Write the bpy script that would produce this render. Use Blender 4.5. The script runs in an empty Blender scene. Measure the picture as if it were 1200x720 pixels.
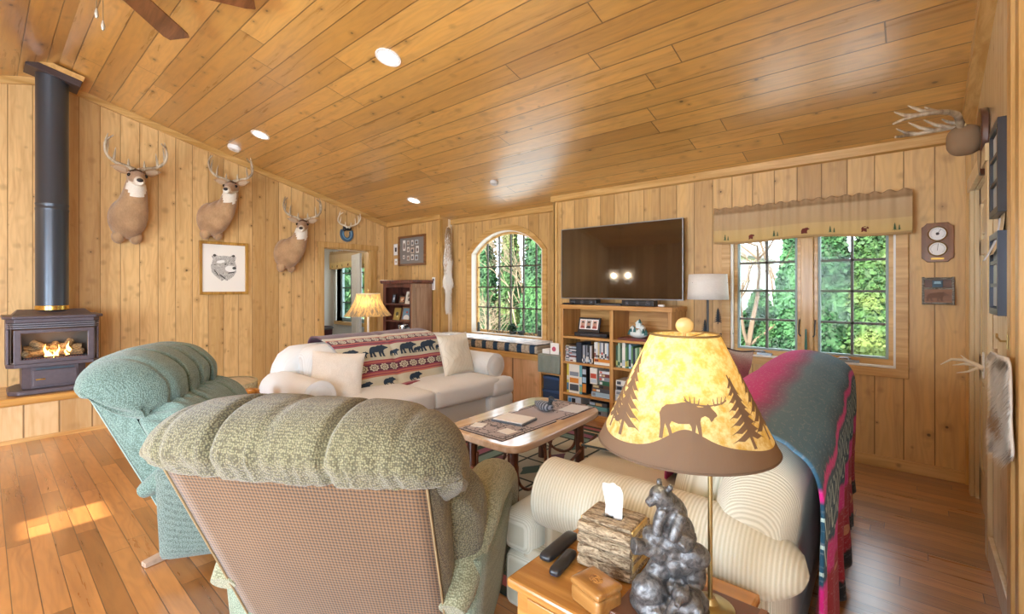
import bpy, bmesh, math, random
from math import sin, cos, pi, sqrt, radians as R
from mathutils import Vector as V, Matrix as M, noise as NZ
random.seed(7)
SC = bpy.context.scene
COL = SC.collection
# ---------------------------------------------------------------- helpers
def link(o, parent=None):
    COL.objects.link(o)
    if parent: o.parent = parent
    return o
def tag(o, label=None, cat=None, group=None, kind=None):
    if label: o['label'] = label
    if cat: o['category'] = cat
    if group: o['group'] = group
    if kind: o['kind'] = kind
    return o
def thing(name, label, cat, loc=(0,0,0), rz=0, group=None, rx=0, ry=0):
    o = bpy.data.objects.new(name, None); o.empty_display_size = .05
    link(o); o.location = loc; o.rotation_euler = (rx, ry, rz)
    return tag(o, label, cat, group)
def copy_tree(o, parent=None):
    c = o.copy(); COL.objects.link(c); c.parent = parent
    for ch in list(o.children): copy_tree(ch, c)
    return c
class MB:
    def __init__(s): s.v=[]; s.f=[]; s.m=[]; s.uv=[]; s.hasuv=False
    def add(s, vs, fs, mi=0, T=None, uvs=None):
        b=len(s.v)
        if T is not None: vs=[T@V(p) for p in vs]
        s.v += [tuple(p) for p in vs]
        for k,f in enumerate(fs):
            s.f.append([b+i for i in f]); s.m.append(mi)
            if uvs: s.uv.append([uvs[i] for i in f]); s.hasuv=True
            else: s.uv.append([(0,0)]*len(f))
        return s
    def box(s, x0,x1,y0,y1,z0,z1, mi=0, T=None):
        vs=[(x,y,z) for z in (z0,z1) for y in (y0,y1) for x in (x0,x1)]
        return s.add(vs,[(0,2,3,1),(4,5,7,6),(0,1,5,4),(2,6,7,3),(0,4,6,2),(1,3,7,5)],mi,T)
    def cbox(s, c, d, mi=0, T=None):
        return s.box(c[0]-d[0]/2,c[0]+d[0]/2,c[1]-d[1]/2,c[1]+d[1]/2,c[2]-d[2]/2,c[2]+d[2]/2,mi,T)
    def prism(s, pts, h0, h1, axis='z', mi=0, T=None, taper=1):
        n=len(pts)
        a=sum((pts[i][0]*pts[(i+1)%n][1]-pts[(i+1)%n][0]*pts[i][1]) for i in range(n))
        if a<0: pts=pts[::-1]
        def mk(p,h):
            return {'z':(p[0],p[1],h),'y':(p[0],-h,p[1]),'x':(h,p[0],p[1])}[axis]
        if axis=='y': h0,h1=-h1,-h0
        vs=[mk(p,h0) for p in pts]+[mk((p[0]*taper,p[1]*taper),h1) for p in pts]
        fs=[tuple(range(n))[::-1],tuple(range(n,2*n))]+[(i,(i+1)%n,n+(i+1)%n,n+i) for i in range(n)]
        return s.add(vs,fs,mi,T)
    def tube(s, pts, r, n=8, mi=0, T=None, cap=True, sq=1):
        pts=[V(p) for p in pts]; rs=r if isinstance(r,(list,tuple)) else [r]*len(pts)
        vs=[];fs=[];up=None
        for i,p in enumerate(pts):
            d=(pts[min(i+1,len(pts)-1)]-pts[max(i-1,0)])
            if d.length<1e-9: d=V((0,0,1))
            d.normalize()
            if up is None: up=V((0,0,1)) if abs(d.z)<.9 else V((0,1,0))
            a=d.cross(up)
            if a.length<1e-6: a=d.cross(V((1,0,0)))
            a.normalize(); b=a.cross(d); up=b
            for k in range(n):
                t=2*pi*k/n; vs.append(p+a*cos(t)*rs[i]+b*sin(t)*rs[i]*sq)
        for i in range(len(pts)-1):
            for k in range(n):
                fs.append((i*n+k,(i+1)*n+k,(i+1)*n+(k+1)%n,i*n+(k+1)%n))
        if cap:
            fs.append(tuple(range(n))); fs.append(tuple(range((len(pts)-1)*n,len(pts)*n))[::-1])
        return s.add(vs,fs,mi,T)
    def cyl(s, c, r, h, n=24, mi=0, r2=None, T=None):
        return s.lathe([(0,0),(r,0),(r if r2 is None else r2,h),(0,h)],c,n,mi,T)
    def lathe(s, prof, c=(0,0,0), n=24, mi=0, T=None, sx=1, sy=1):
        vs=[];fs=[]
        for r,z in prof:
            for k in range(n):
                t=2*pi*k/n; vs.append((c[0]+r*cos(t)*sx,c[1]+r*sin(t)*sy,c[2]+z))
        m=len(prof)
        for i in range(m-1):
            for k in range(n):
                a,b,c2,d=i*n+k,i*n+(k+1)%n,(i+1)*n+(k+1)%n,(i+1)*n+k
                fs.append((a,b,c2,d))
        return s.add(vs,fs,mi,T)
    def ell(s, c, r, n=16, m=10, mi=0, T=None, rot=None):
        vs=[];fs=[]
        if not isinstance(r,(tuple,list)): r=(r,r,r)
        for i in range(m+1):
            ph=pi*i/m
            for k in range(n):
                t=2*pi*k/n; p=V((r[0]*sin(ph)*cos(t),r[1]*sin(ph)*sin(t),-r[2]*cos(ph)))
                if rot: p=rot@p
                vs.append(p+V(c))
        for i in range(m):
            for k in range(n):
                fs.append((i*n+k,i*n+(k+1)%n,(i+1)*n+(k+1)%n,(i+1)*n+k))
        return s.add(vs,fs,mi,T)
    def grid(s, fn, nu, nv, mi=0, T=None, closeu=False, flip=False):
        vs=[];uv=[];fs=[]
        for j in range(nv+1):
            for i in range(nu+1):
                u,v=i/nu,j/nv; vs.append(fn(u,v)); uv.append((u,v))
        for j in range(nv):
            for i in range(nu):
                a=j*(nu+1)+i; f=(a,a+1,a+nu+2,a+nu+1)
                fs.append(f[::-1] if flip else f)
        return s.add(vs,fs,mi,T,uvs=uv)
    def soft(s, c, d, r=.05, bulge=(0,0,0), n=14, mi=0, T=None, disp=None):
        """rounded, bulging upholstery block"""
        h=[d[0]/2,d[1]/2,d[2]/2]; r=min(r,min(h)*.999)
        bm=bmesh.new(); bmesh.ops.create_cube(bm,size=2)
        bmesh.ops.subdivide_edges(bm,edges=bm.edges[:],cuts=n,use_grid_fill=True)
        vs=[]
        for v in bm.verts:
            p=v.co; q=[0,0,0]; e=[0,0,0]
            for k in range(3):
                w=p[k]*h[k]; lim=h[k]-r
                # concentrate the rows of vertices near the rounded edges
                t=abs(p[k]); t=t**.8
                w=math.copysign(t*h[k],p[k])
                q[k]=max(-lim,min(lim,w)); e[k]=w-q[k]
            E=V(e)
            if E.length>1e-9:
                mx=max(abs(x) for x in e); E=E.normalized()*mx
            o=V(q)+E
            for k in range(3):
                a,b=(k+1)%3,(k+2)%3
                ua,ub=o[a]/h[a],o[b]/h[b]
                o[k]+= bulge[k]*(o[k]/h[k])*max(0,1-ua*ua)**.6*max(0,1-ub*ub)**.6
            if disp: o=disp(o,p)
            vs.append(V(c)+o)
        fs=[[w.index for w in f.verts] for f in bm.faces]
        bm.verts.index_update()
        bm.free()
        return s.add(vs,fs,mi,T)
    def build(s, name, mats, parent=None, smooth=True, merge=True, ang=40, bevel=0, remesh=0, sub=0, solid=0):
        me=bpy.data.meshes.new(name); me.from_pydata(s.v,[],s.f)
        if not isinstance(mats,(list,tuple)): mats=[mats]
        for m in mats: me.materials.append(m)
        me.polygons.foreach_set('material_index',s.m)
        if s.hasuv:
            l=me.uv_layers.new(name='UVMap'); k=0
            flat=[c for f in s.uv for p in f for c in p]
            l.data.foreach_set('uv',flat)
        if merge and smooth and not s.hasuv:
            bm=bmesh.new(); bm.from_mesh(me); bmesh.ops.remove_doubles(bm,verts=bm.verts,dist=1e-5)
            bmesh.ops.recalc_face_normals(bm,faces=bm.faces); bm.to_mesh(me); bm.free()
        if smooth:
            me.polygons.foreach_set('use_smooth',[True]*len(me.polygons))
            if ang<180: me.set_sharp_from_angle(angle=R(ang))
        me.update()
        o=bpy.data.objects.new(name,me); link(o,parent)
        if bevel:
            b=o.modifiers.new('bevel','BEVEL'); b.width=bevel; b.segments=2; b.limit_method='ANGLE'; b.angle_limit=R(50)
        if solid:
            b=o.modifiers.new('solid','SOLIDIFY'); b.thickness=solid; b.offset=0
        if remesh:
            b=o.modifiers.new('remesh','REMESH'); b.mode='VOXEL'; b.voxel_size=remesh; b.use_smooth_shade=True
        if sub:
            b=o.modifiers.new('sub','SUBSURF'); b.levels=sub; b.render_levels=sub
        return o
def TR(x=0,y=0,z=0,rz=0,rx=0,ry=0,s=1):
    return M.Translation((x,y,z))@M.Rotation(rz,4,'Z')@M.Rotation(ry,4,'Y')@M.Rotation(rx,4,'X')@M.Scale(s,4)
def fbm(p,sc,o=3): return NZ.fractal(V(p)*sc,1.0,2.0,o)
# ---------------------------------------------------------------- node DSL
class NM:
    def __init__(s,name,**kw):
        s.mat=bpy.data.materials.new(name); s.mat.use_nodes=True
        s.nt=s.mat.node_tree; s.b=s.nt.nodes['Principled BSDF']; s.out=s.nt.nodes['Material Output']
        for k,v in kw.items(): s.set(k,v)
    def node(s,t,ins=None,**props):
        n=s.nt.nodes.new(t)
        for k,v in props.items(): setattr(n,k,v)
        for k,v in (ins or {}).items(): s.put(n.inputs[k],v)
        return n
    def put(s,sock,v):
        if isinstance(v,bpy.types.NodeSocket): s.nt.links.new(v,sock)
        else:
            if sock.type=='RGBA' and len(v)==3: v=(*v,1)
            sock.default_value=v
    def set(s,k,v):
        k={'color':'Base Color','rough':'Roughness','metal':'Metallic','spec':'Specular IOR Level','emit':'Emission Color','estr':'Emission Strength','trans':'Transmission Weight','alpha':'Alpha','coat':'Coat Weight','sheen':'Sheen Weight','coatr':'Coat Roughness','normal':'Normal','ior':'IOR'}.get(k,k)
        s.put(s.b.inputs[k],v)
    def m(s,op,a,b=0.0,c=0.0,clamp=False):
        n=s.node('ShaderNodeMath',operation=op,use_clamp=clamp)
        s.put(n.inputs[0],a); s.put(n.inputs[1],b)
        if op in('MULTIPLY_ADD','SMOOTH_MIN','WRAP','COMPARE'): s.put(n.inputs[2],c)
        return n.outputs[0]
    def pos(s,space='world'):
        if space=='world': o=s.node('ShaderNodeNewGeometry').outputs['Position']
        elif space=='uv': o=s.node('ShaderNodeTexCoord').outputs['UV']
        else: o=s.node('ShaderNodeTexCoord').outputs['Object']
        x=s.node('ShaderNodeSeparateXYZ',{0:o}); return o,x.outputs[0],x.outputs[1],x.outputs[2]
    def vec(s,x,y,z=0.0): return s.node('ShaderNodeCombineXYZ',{0:x,1:y,2:z}).outputs[0]
    def noise(s,v,scale=5,detail=4,rough=.55,dist=0,out='Fac'):
        return s.node('ShaderNodeTexNoise',{'Vector':v,'Scale':scale,'Detail':detail,'Roughness':rough,'Distortion':dist}).outputs[out]
    def white(s,v): return s.node('ShaderNodeTexWhiteNoise',{'Vector':v}).outputs
    def vor(s,v,scale,feature='F1',rnd=1): return s.node('ShaderNodeTexVoronoi',{'Vector':v,'Scale':scale,'Randomness':rnd},feature=feature).outputs
    def ramp(s,f,stops,interp='LINEAR'):
        n=s.node('ShaderNodeValToRGB',{'Fac':f}); e=n.color_ramp.elements; n.color_ramp.interpolation=interp
        while len(e)>1: e.remove(e[-1])
        e[0].position=stops[0][0]; e[0].color=(*stops[0][1],1)
        for p,c in stops[1:]:
            x=e.new(p); x.color=(*c,1)
        return n.outputs[0]
    def mix(s,f,a,b,mode='MIX'):
        n=s.node('ShaderNodeMix',data_type='RGBA',blend_type=mode,clamp_factor=True)
        s.put(n.inputs[0],f); s.put(n.inputs[6],a); s.put(n.inputs[7],b); return n.outputs[2]
    def sstep(s,x,a,b):
        n=s.node('ShaderNodeMapRange',interpolation_type='SMOOTHSTEP')
        s.put(n.inputs['Value'],x); s.put(n.inputs['From Min'],a); s.put(n.inputs['From Max'],b); return n.outputs[0]
    def bump(s,h,strength=.3,dist=.01):
        s.set('normal',s.node('ShaderNodeBump',{'Height':h,'Strength':strength,'Distance':dist}).outputs[0]); return s
def hx(h):  # sRGB hex -> linear
    h=h.lstrip('#'); return tuple(((int(h[i:i+2],16)/255+.055)/1.055)**2.4 if int(h[i:i+2],16)>10 else int(h[i:i+2],16)/3295 for i in(0,2,4))
_pc={}
def plain(col,rough=.6,metal=0,name=None,**kw):
    key=(col,rough,metal,tuple(sorted(kw.items())))
    if key in _pc: return _pc[key]
    n=NM(name or 'paint_'+str(len(_pc)),color=hx(col) if isinstance(col,str) else col,rough=rough,metal=metal,**kw)
    o,_,_,_=n.pos('obj'); f=n.noise(o,40,3); n.bump(f,.08,.002)
    _pc[key]=n.mat; return n.mat
def planks(name,c,l,width,off,base,dark,light,plen=0,rough=.45,knots=.5,coat=0,groove=.035,space='world',gdark=.35,kscale=1.0,streak=.35,tone=.5,coatr=.16):
    """knotty boards: c = axis across the boards, l = axis along them"""
    n=NM(name); P=n.pos(space); C=P[1+'xyz'.index(c)]; L=P[1+'xyz'.index(l)]
    cc=n.m('DIVIDE',n.m('SUBTRACT',C,off),width); idx=n.m('FLOOR',cc); fr=n.m('SUBTRACT',cc,idx)
    r1=n.white(n.vec(idx,3.1,0))['Value']
    if plen:
        ll=n.m('ADD',n.m('DIVIDE',L,plen),n.m('MULTIPLY',r1,7.3)); li=n.m('FLOOR',ll); lf=n.m('SUBTRACT',ll,li)
    else: li=0.0
    wn=n.white(n.vec(idx,li,1.7)); r2=wn['Value']
    sh=n.m('MULTIPLY',r2,37.0)
    L2=n.m('ADD',L,sh)
    # grain
    gv=n.vec(n.m('MULTIPLY',C,14.0),n.m('MULTIPLY',L2,.9),r2)
    warp=n.noise(n.vec(n.m('MULTIPLY',C,5.0),n.m('MULTIPLY',L2,1.1),r2),1,2)
    g1=n.noise(gv,1.5,5,.6,.6)
    ring=n.m('FRACT',n.m('MULTIPLY',n.m('ADD',warp,n.m('MULTIPLY',C,1.1)),11.0))
    ring=n.m('ABSOLUTE',n.m('SUBTRACT',ring,.5))
    ring=n.sstep(ring,.12,.5)
    col=n.mix(n.m('MULTIPLY',g1,1.0),dark,light)
    col=n.mix(n.sstep(g1,.35,.7),col,base)
    tn=n.ramp(r2,[(0,tuple(x*(1-tone*.45) for x in (1,.93,.82))),(.5,(1,1,1)),(1,tuple(1+tone*.22*k for k in (1,1.05,1.3)))])
    col=n.mix(1.0,col,tn,'MULTIPLY')
    col=n.mix(n.m('MULTIPLY',ring,streak),col,n.mix(.5,dark,col),'MIX')
    # knots
    kc=n.m('MULTIPLY',n.m('SUBTRACT',fr,.5),1.0)
    kv=n.vec(n.m('ADD',cc,n.m('MULTIPLY',n.noise(P[0],6,1),.15)),n.m('MULTIPLY',L2,5.6/kscale),0.0)
    v=n.vor(kv,1.6); sz=n.m('MULTIPLY_ADD',n.node('ShaderNodeSeparateColor',{0:v['Color']}).outputs[0],.12,.03)
    keep=n.m('GREATER_THAN',n.node('ShaderNodeSeparateColor',{0:v['Color']}).outputs[1],1-knots)
    k=n.m('MULTIPLY',n.m('SUBTRACT',1.0,n.sstep(v['Distance'],n.m('MULTIPLY',sz,.5),sz)),keep)
    halo=n.m('MULTIPLY',n.m('SUBTRACT',1.0,n.sstep(v['Distance'],sz,n.m('MULTIPLY',sz,3.4))),keep)
    col=n.mix(n.m('MULTIPLY',halo,.38),col,tuple(x*.62 for x in dark))
    col=n.mix(n.m('MULTIPLY',k,.86),col,tuple(x*.16 for x in dark))
    # grooves
    e=n.m('MINIMUM',fr,n.m('SUBTRACT',1.0,fr)); gr=n.m('SUBTRACT',1.0,n.sstep(e,groove*.35,groove))
    if plen:
        gw=groove*width/plen
        e2=n.m('MINIMUM',lf,n.m('SUBTRACT',1.0,lf)); g2=n.m('SUBTRACT',1.0,n.sstep(e2,gw*.35,gw)); gr=n.m('MAXIMUM',gr,g2)
    col=n.mix(n.m('MULTIPLY',gr,.85),col,tuple(x*gdark for x in dark))
    n.set('color',col); n.set('rough',n.m('MULTIPLY_ADD',g1,.18,rough-.09))
    if coat: n.set('coat',coat); n.set('coatr',coatr); n.set('Coat IOR',2.1)
    hgt=n.m('SUBTRACT',n.m('MULTIPLY',g1,.05),n.m('ADD',gr,n.m('MULTIPLY',k,.1)))
    n.bump(hgt,.55,.006)
    return n.mat
def wood(name,base,dark,axis='z',rough=.4,sc=1,coat=0,knots=0,space='obj'):
    n=NM(name); P=n.pos(space); s={'x':(1.2,18,18),'y':(18,1.2,18),'z':(18,18,1.2)}[axis]
    v=n.vec(*[n.m('MULTIPLY',P[i+1],s[i]*sc) for i in range(3)])
    g=n.noise(v,1,5,.6,.7); g2=n.noise(v,.35,2)
    col=n.mix(n.sstep(g,.3,.72),dark,base); col=n.mix(n.m('MULTIPLY',n.sstep(g2,.45,.75),.4),col,dark)
    if knots:
        v2=n.vor(P[0],knots); k=n.m('SUBTRACT',1.0,n.sstep(v2['Distance'],.03,.09)); col=n.mix(n.m('MULTIPLY',k,.75),col,tuple(x*.2 for x in dark))
    n.set('color',col); n.set('rough',rough)
    if coat: n.set('coat',coat); n.set('coatr',.12)
    n.bump(g,.12,.003); return n.mat
def fabric(name,base,dark,scale=160,rough=.9,bs=.5,kind='weave',sheen=.25,var=.25):
    n=NM(name); P=n.pos('obj')
    big=n.noise(P[0],3,3)
    if kind=='weave':
        a=n.m('SINE',n.m('MULTIPLY',n.m('ADD',P[1],n.m('ADD',P[2],P[3])),scale*2.2)); b=n.m('SINE',n.m('MULTIPLY',n.m('SUBTRACT',n.m('ADD',P[1],P[2]),P[3]),scale*2.2))
        h=n.m('MULTIPLY_ADD',n.m('MULTIPLY',a,b),.5,.5)
    elif kind=='dots':
        vo=n.vor(P[0],scale,rnd=.6); h=n.m('SUBTRACT',1.0,n.m('MULTIPLY',vo['Distance'],1.25))
    elif kind=='uvdots':
        Q=n.pos('uv'); a=n.m('MULTIPLY',Q[1],2*pi*36); b=n.m('MULTIPLY',Q[2],2*pi*36); h=n.m('MULTIPLY_ADD',n.m('MULTIPLY',n.m('SINE',n.m('ADD',a,b)),n.m('SINE',n.m('SUBTRACT',a,b))),.5,.5)
    elif kind=='rib':
        a=n.m('SINE',n.m('MULTIPLY',n.m('ADD',P[1],n.m('MULTIPLY',P[3],.0)),scale*2.0)); b=n.noise(P[0],scale*3,2)
        h=n.m('ADD',n.m('MULTIPLY_ADD',a,.36,.4),n.m('MULTIPLY',b,.3))
    else: h=n.noise(P[0],scale*2,3)
    f=n.m('ADD',n.m('MULTIPLY',n.sstep(h,.15,.75),1-var),n.m('MULTIPLY',n.sstep(big,.3,.7),var))
    n.set('color',n.mix(f,dark,base)); n.set('rough',rough); n.set('sheen',sheen)
    n.bump(h,bs,.004); return n.mat
# smoothed outline helper
def arc(cx,cy,r,a0,a1,n,ry=None):
    ry=r if ry is None else ry
    return [(cx+r*cos(R(a0+(a1-a0)*i/n)),cy+ry*sin(R(a0+(a1-a0)*i/n))) for i in range(n+1)]
def rrect(x0,x1,y0,y1,r,n=5):
    return arc(x1-r,y1-r,r,0,90,n)+arc(x0+r,y1-r,r,90,180,n)+arc(x0+r,y0+r,r,180,270,n)+arc(x1-r,y0+r,r,270,360,n)
def tess(poly,cut=0):
    """triangulate a 2D outline -> (verts, tris)"""
    bm=bmesh.new(); vs=[bm.verts.new((p[0],p[1],0)) for p in poly]
    f=bm.faces.new(vs); bmesh.ops.triangulate(bm,faces=[f])
    for _ in range(cut): bmesh.ops.subdivide_edges(bm,edges=bm.edges[:],cuts=1); bmesh.ops.triangulate(bm,faces=bm.faces[:])
    bm.verts.index_update()
    out=([tuple(v.co[:2]) for v in bm.verts],[[v.index for v in f.verts] for f in bm.faces]); bm.free(); return out
def decal(mb,polys,fn,cut=0,mi=0):
    """map flat outlines onto a surface fn(x,y)->point"""
    for p in polys:
        vs,fs=tess(p,cut); mb.add([fn(*q) for q in vs],fs,mi)
    return mb
# silhouettes in a unit-high box, x to the right
BEAR=[(.0,.52),(.06,.66),(.2,.8),(.4,.86),(.62,.86),(.78,.95),(.95,.93),(1.08,.96),(1.13,1.0),(1.17,.93),(1.26,.86),(1.33,.8),(1.48,.72),(1.49,.63),(1.34,.6),(1.2,.56),(1.1,.48),(1.06,.3),(1.1,.06),(1.17,.0),(.98,.0),(.92,.2),(.86,.34),(.82,.1),(.86,.0),(.7,.0),(.68,.2),(.68,.38),(.5,.36),(.36,.38),(.36,.2),(.44,.05),(.42,.0),(.26,.0),(.22,.22),(.16,.34),(.12,.14),(.14,.0),(-.04,.0),(-.02,.2),(-.04,.36)]
MOOSE=[(.0,.0),(.02,.22),(.01,.4),(-.01,.52),(.04,.64),(.14,.72),(.3,.75),(.46,.8),(.6,.82),(.72,.78),(.8,.72),(.9,.72),(.98,.76),(1.0,.8),(1.04,.76),(1.1,.68),(1.18,.6),(1.2,.54),(1.14,.5),(1.1,.44),(1.06,.42),(1.02,.5),(.94,.54),(.86,.5),(.84,.42),(.86,.3),(.88,.0),(.81,.0),(.8,.2),(.76,.36),(.74,.2),(.76,.02),(.69,.02),(.66,.3),(.62,.36),(.4,.34),(.26,.38),(.22,.3),(.27,.16),(.3,.04),(.23,.04),(.18,.2),(.12,.32),(.1,.2),(.08,.0)]
def antler2d(x,y,s,flip=1):
    out=[]
    base=[(0,0),(.16,.02),(.3,.04),(.42,.1)]
    def seg(a,b,w):
        dx,dy=b[0]-a[0],b[1]-a[1]; l=sqrt(dx*dx+dy*dy); nx,ny=-dy/l*w,dx/l*w
        return [(a[0]+nx,a[1]+ny),(a[0]-nx,a[1]-ny),(b[0]-nx*.5,b[1]-ny*.5),(b[0]+nx*.5,b[1]+ny*.5)]
    for a,b in zip(base[:-1],base[1:]): out.append(seg(a,b,.022))
    for t in((.16,.02,.14,.14),(.23,.03,.23,.16),(.3,.04,.32,.17),(.37,.07,.42,.17)): out.append(seg(t[:2],t[2:],.014))
    return [[(x+px*s*flip,y+py*s) for px,py in q] for q in out]
def pine2d(x,y,w,h,tiers=7):
    out=[[(x-w*.04,y),(x+w*.04,y),(x+w*.02,y+h*.3),(x-w*.02,y+h*.3)]]
    for i in range(tiers):
        t=i/tiers; yy=y+h*(.12+.86*t*.96); ww=w*.5*(1-t)**.8+w*.05
        top=yy+h*1.5/tiers if i<tiers-1 else y+h
        out.append([(x,top),(x-ww*.45,yy+h*.05),(x-ww,yy-h*.03),(x-ww*.4,yy),(x,yy+h*.02),(x+ww*.4,yy),(x+ww,yy-h*.03),(x+ww*.45,yy+h*.05)])
    return out
# ---------------------------------------------------------------- the room
XL,XR,YB,YF=-6.85,.30,4.60,-3.2
RY,SL=.5,.268
def ceil_z(y): return 2.50+SL*(YB-y) if y>=RY else 2.50+SL*(YB-RY)-SL*(RY-y)
PINE=(hx('dcb578'),hx('b58545'),hx('e9c890'))
PINB=(hx('d2a968'),hx('a97c40'),hx('e0bd84'))
W_left=planks('pine_boards_left','y','z',.1745,.174,*PINE,rough=.45,knots=.72,gdark=.5,groove=.026)
W_back=planks('pine_boards_back','x','z',.1745,-1.11,*PINB,rough=.45,knots=.55,gdark=.5,groove=.026)
W_right=planks('pine_boards_right_glare','y','z',.1745,.05,hx('e8d2a6'),hx('c9a068'),hx('f0e0bc'),rough=.4,knots=.4,coat=.9,coatr=.2,gdark=.5,groove=.026)  # lighter boards: window glare on the right wall put into the colour
W_ceil=planks('pine_ceiling_boards','y','x',.178,.06,hx('d9a450'),hx('a56f28'),hx('e8bd70'),plen=2.9,rough=.3,knots=.75,coat=1.0,coatr=.30,groove=.03,kscale=1.4)
W_floor=planks('hardwood_floor','y','x',.088,0,hx('bb7d40'),hx('854d20'),hx('cc9050'),plen=1.1,rough=.3,knots=.04,coat=1.0,coatr=.27,groove=.03,gdark=.3,tone=.9)
TRIM=wood('pine_trim',hx('dbb272'),hx('b98c48'),'x',rough=.42,coat=.15,knots=3,space='world')
TRIMZ=wood('pine_trim_upright',hx('dbb272'),hx('b98c48'),'z',rough=.42,coat=.15,knots=3,space='world')
def struct(name,mb,mat,**k): return tag(mb.build(name,mat,**k),kind='structure')
def hole_wall(name,mat,a0,a1,topf,holes,plane,ax,th,flip=False):
    """wall in the x (ax='x') or y (ax='y') direction, with openings [(a0,a1,z0,z1)], sloped top by topf(a)"""
    cuts=sorted(set([a0,a1]+[h[0] for h in holes]+[h[1] for h in holes]+([RY] if ax=='y' and a0<RY<a1 else [])))
    mb=MB()
    def quadprism(u0,u1,z0,z1,zt0=None,zt1=None):
        za,zb=(z1 if zt0 is None else zt0),(z1 if zt1 is None else zt1)
        p0,p1=plane,plane+th
        if ax=='x': vs=[(u0,p0,z0),(u1,p0,z0),(u1,p1,z0),(u0,p1,z0),(u0,p0,za),(u1,p0,zb),(u1,p1,zb),(u0,p1,za)]
        else: vs=[(p0,u0,z0),(p0,u1,z0),(p1,u1,z0),(p1,u0,z0),(p0,u0,za),(p0,u1,zb),(p1,u1,zb),(p1,u0,za)]
        mb.add(vs,[(0,3,2,1),(4,5,6,7),(0,1,5,4),(1,2,6,5),(2,3,7,6),(3,0,4,7)])
    for u0,u1 in zip(cuts[:-1],cuts[1:]):
        hs=sorted([h for h in holes if h[0]<=u0+1e-6 and h[1]>=u1-1e-6],key=lambda h:h[2])
        z=0
        for h in hs:
            if h[2]>z+1e-4: quadprism(u0,u1,z,h[2])
            z=h[3]
        quadprism(u0,u1,z,0,topf(u0),topf(u1))
    return struct(name,mb,mat,smooth=False,merge=False)
# floor and ceiling
struct('floor',MB().box(XL-.1,3.2,YF-.1,YB+.35,-.1,0),W_floor,smooth=False)
PALEW=planks('pine_boards_daylit','y','z',.1745,4.62,hx('efe0c4'),hx('d9c096'),hx('f6ecd8'),rough=.4,knots=.3)  # bay side boards paled to paint in the daylight falling on them
mb=MB(); BY=4.86
def slab(y0,y1,x0=XL-.15,x1=XR+.25):
    z0,z1=ceil_z(y0),ceil_z(y1)
    mb.add([(x0,y0,z0),(x1,y0,z0),(x1,y1,z1),(x0,y1,z1),(x0,y0,z0+.12),(x1,y0,z0+.12),(x1,y1,z1+.12),(x0,y1,z1+.12)],[(0,3,2,1),(4,5,6,7),(0,1,5,4),(1,2,6,5),(2,3,7,6),(3,0,4,7)])
slab(RY,BY+.15); slab(YF-.15,RY); slab(YF-.15,YF-.1,XL-.15,3.3)
ceiling=struct('ceiling',mb,W_ceil,smooth=False)
top=lambda u:ceil_z(YB)+.08
# back wall, with the bay on the left of the television and the window on its right
BX0,BX1=-5.437,-3.32
hole_wall('wall_back',W_back,XL-.1,XR+.1,top,[(-1.29,-.108,.775,1.93),(BX0,BX1,0,2.6)],YB,'x',.14)
# bay: side walls and a wall with an arched opening
def arch_z(x,x0,x1,zs,zt):
    t=(x-(x0+x1)/2)/((x1-x0)/2); t=max(-1,min(1,t)); return zs+(zt-zs)*sqrt(max(0,1-t*t*.93))*1.0 if abs(t)<1 else zs
AX0,AX1,AZ0,AZS,AZT=-4.985,-3.66,.735,1.90,2.20
def arch_pts(x0,x1,z0,zs,zt,n=20):
    c=(x0+x1)/2; w=(x1-x0)/2; h=zt-zs; r=(w*w+h*h)/(2*h); cy=zt-r; a=math.asin(w/r)
    return [(c+r*sin(a-2*a*i/n),cy+r*cos(a-2*a*i/n)) for i in range(n+1)]+[(x0,z0),(x1,z0)]
def ring_prism(mb,outer,inner,y0,y1,mi=0):
    n=len(outer); o0=[(p[0],y0,p[1]) for p in outer]; i0=[(p[0],y0,p[1]) for p in inner]
    o1=[(p[0],y1,p[1]) for p in outer]; i1=[(p[0],y1,p[1]) for p in inner]
    vs=o0+i0+o1+i1; fs=[]
    for k in range(n):
        j=(k+1)%n
        fs+=[(k,j,n+j,n+k),(2*n+k,3*n+k,3*n+j,2*n+j),(k,2*n+k,2*n+j,j),(n+k,n+j,3*n+j,3*n+k)]
    mb.add(vs,fs,mi)
mb=MB(); inner=arch_pts(AX0,AX1,AZ0,AZS,AZT)
n=20; zc=ceil_z(BY)+.1
outer=[(BX1-(BX1-BX0)*i/n,zc) for i in range(n+1)]+[(BX0,0),(BX1,0)]
ring_prism(mb,outer,inner,4.82,4.96)
struct('wall_bay',mb,W_back,smooth=False)
struct('wall_bay_left',MB().box(BX0-.12,BX0,YB+.141,4.96,0,2.55).box(BX0-.12,BX0,YB-.0,YB+.141,0,.01),PALEW,smooth=False)
struct('wall_bay_right',MB().box(BX1,BX1+.12,YB+.141,4.96,0,2.55),W_right,smooth=False)
# left wall, door opening to the bedroom
hole_wall('wall_left',W_left,YF-.1,YB+.1,lambda u:ceil_z(u)+.08,[(3.453,4.25,0,2.02)],XL-.14,'y',.14)
# right wall: door recess, closed by the door itself; the front part of the room carries tall windows
hole_wall('wall_right',W_right,YF-.1,YB+.1,lambda u:ceil_z(u)+.08,[(3.46,4.34,0,2.04),(-2.9,-.6,.5,2.15)],XR,'y',.14)
# front wall behind the camera: a small high sidelight lets the sun strip in
hole_wall('wall_front',planks('pine_boards_front','x','z',.1745,0,*PINE,rough=.45,knots=.5),XL-.1,XR+.1,lambda u:ceil_z(YF)+.08,[(-4.03,-3.68,2.14,2.52),(-3.2,-1.0,.5,2.1)],YF-.14,'x',.14)
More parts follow.
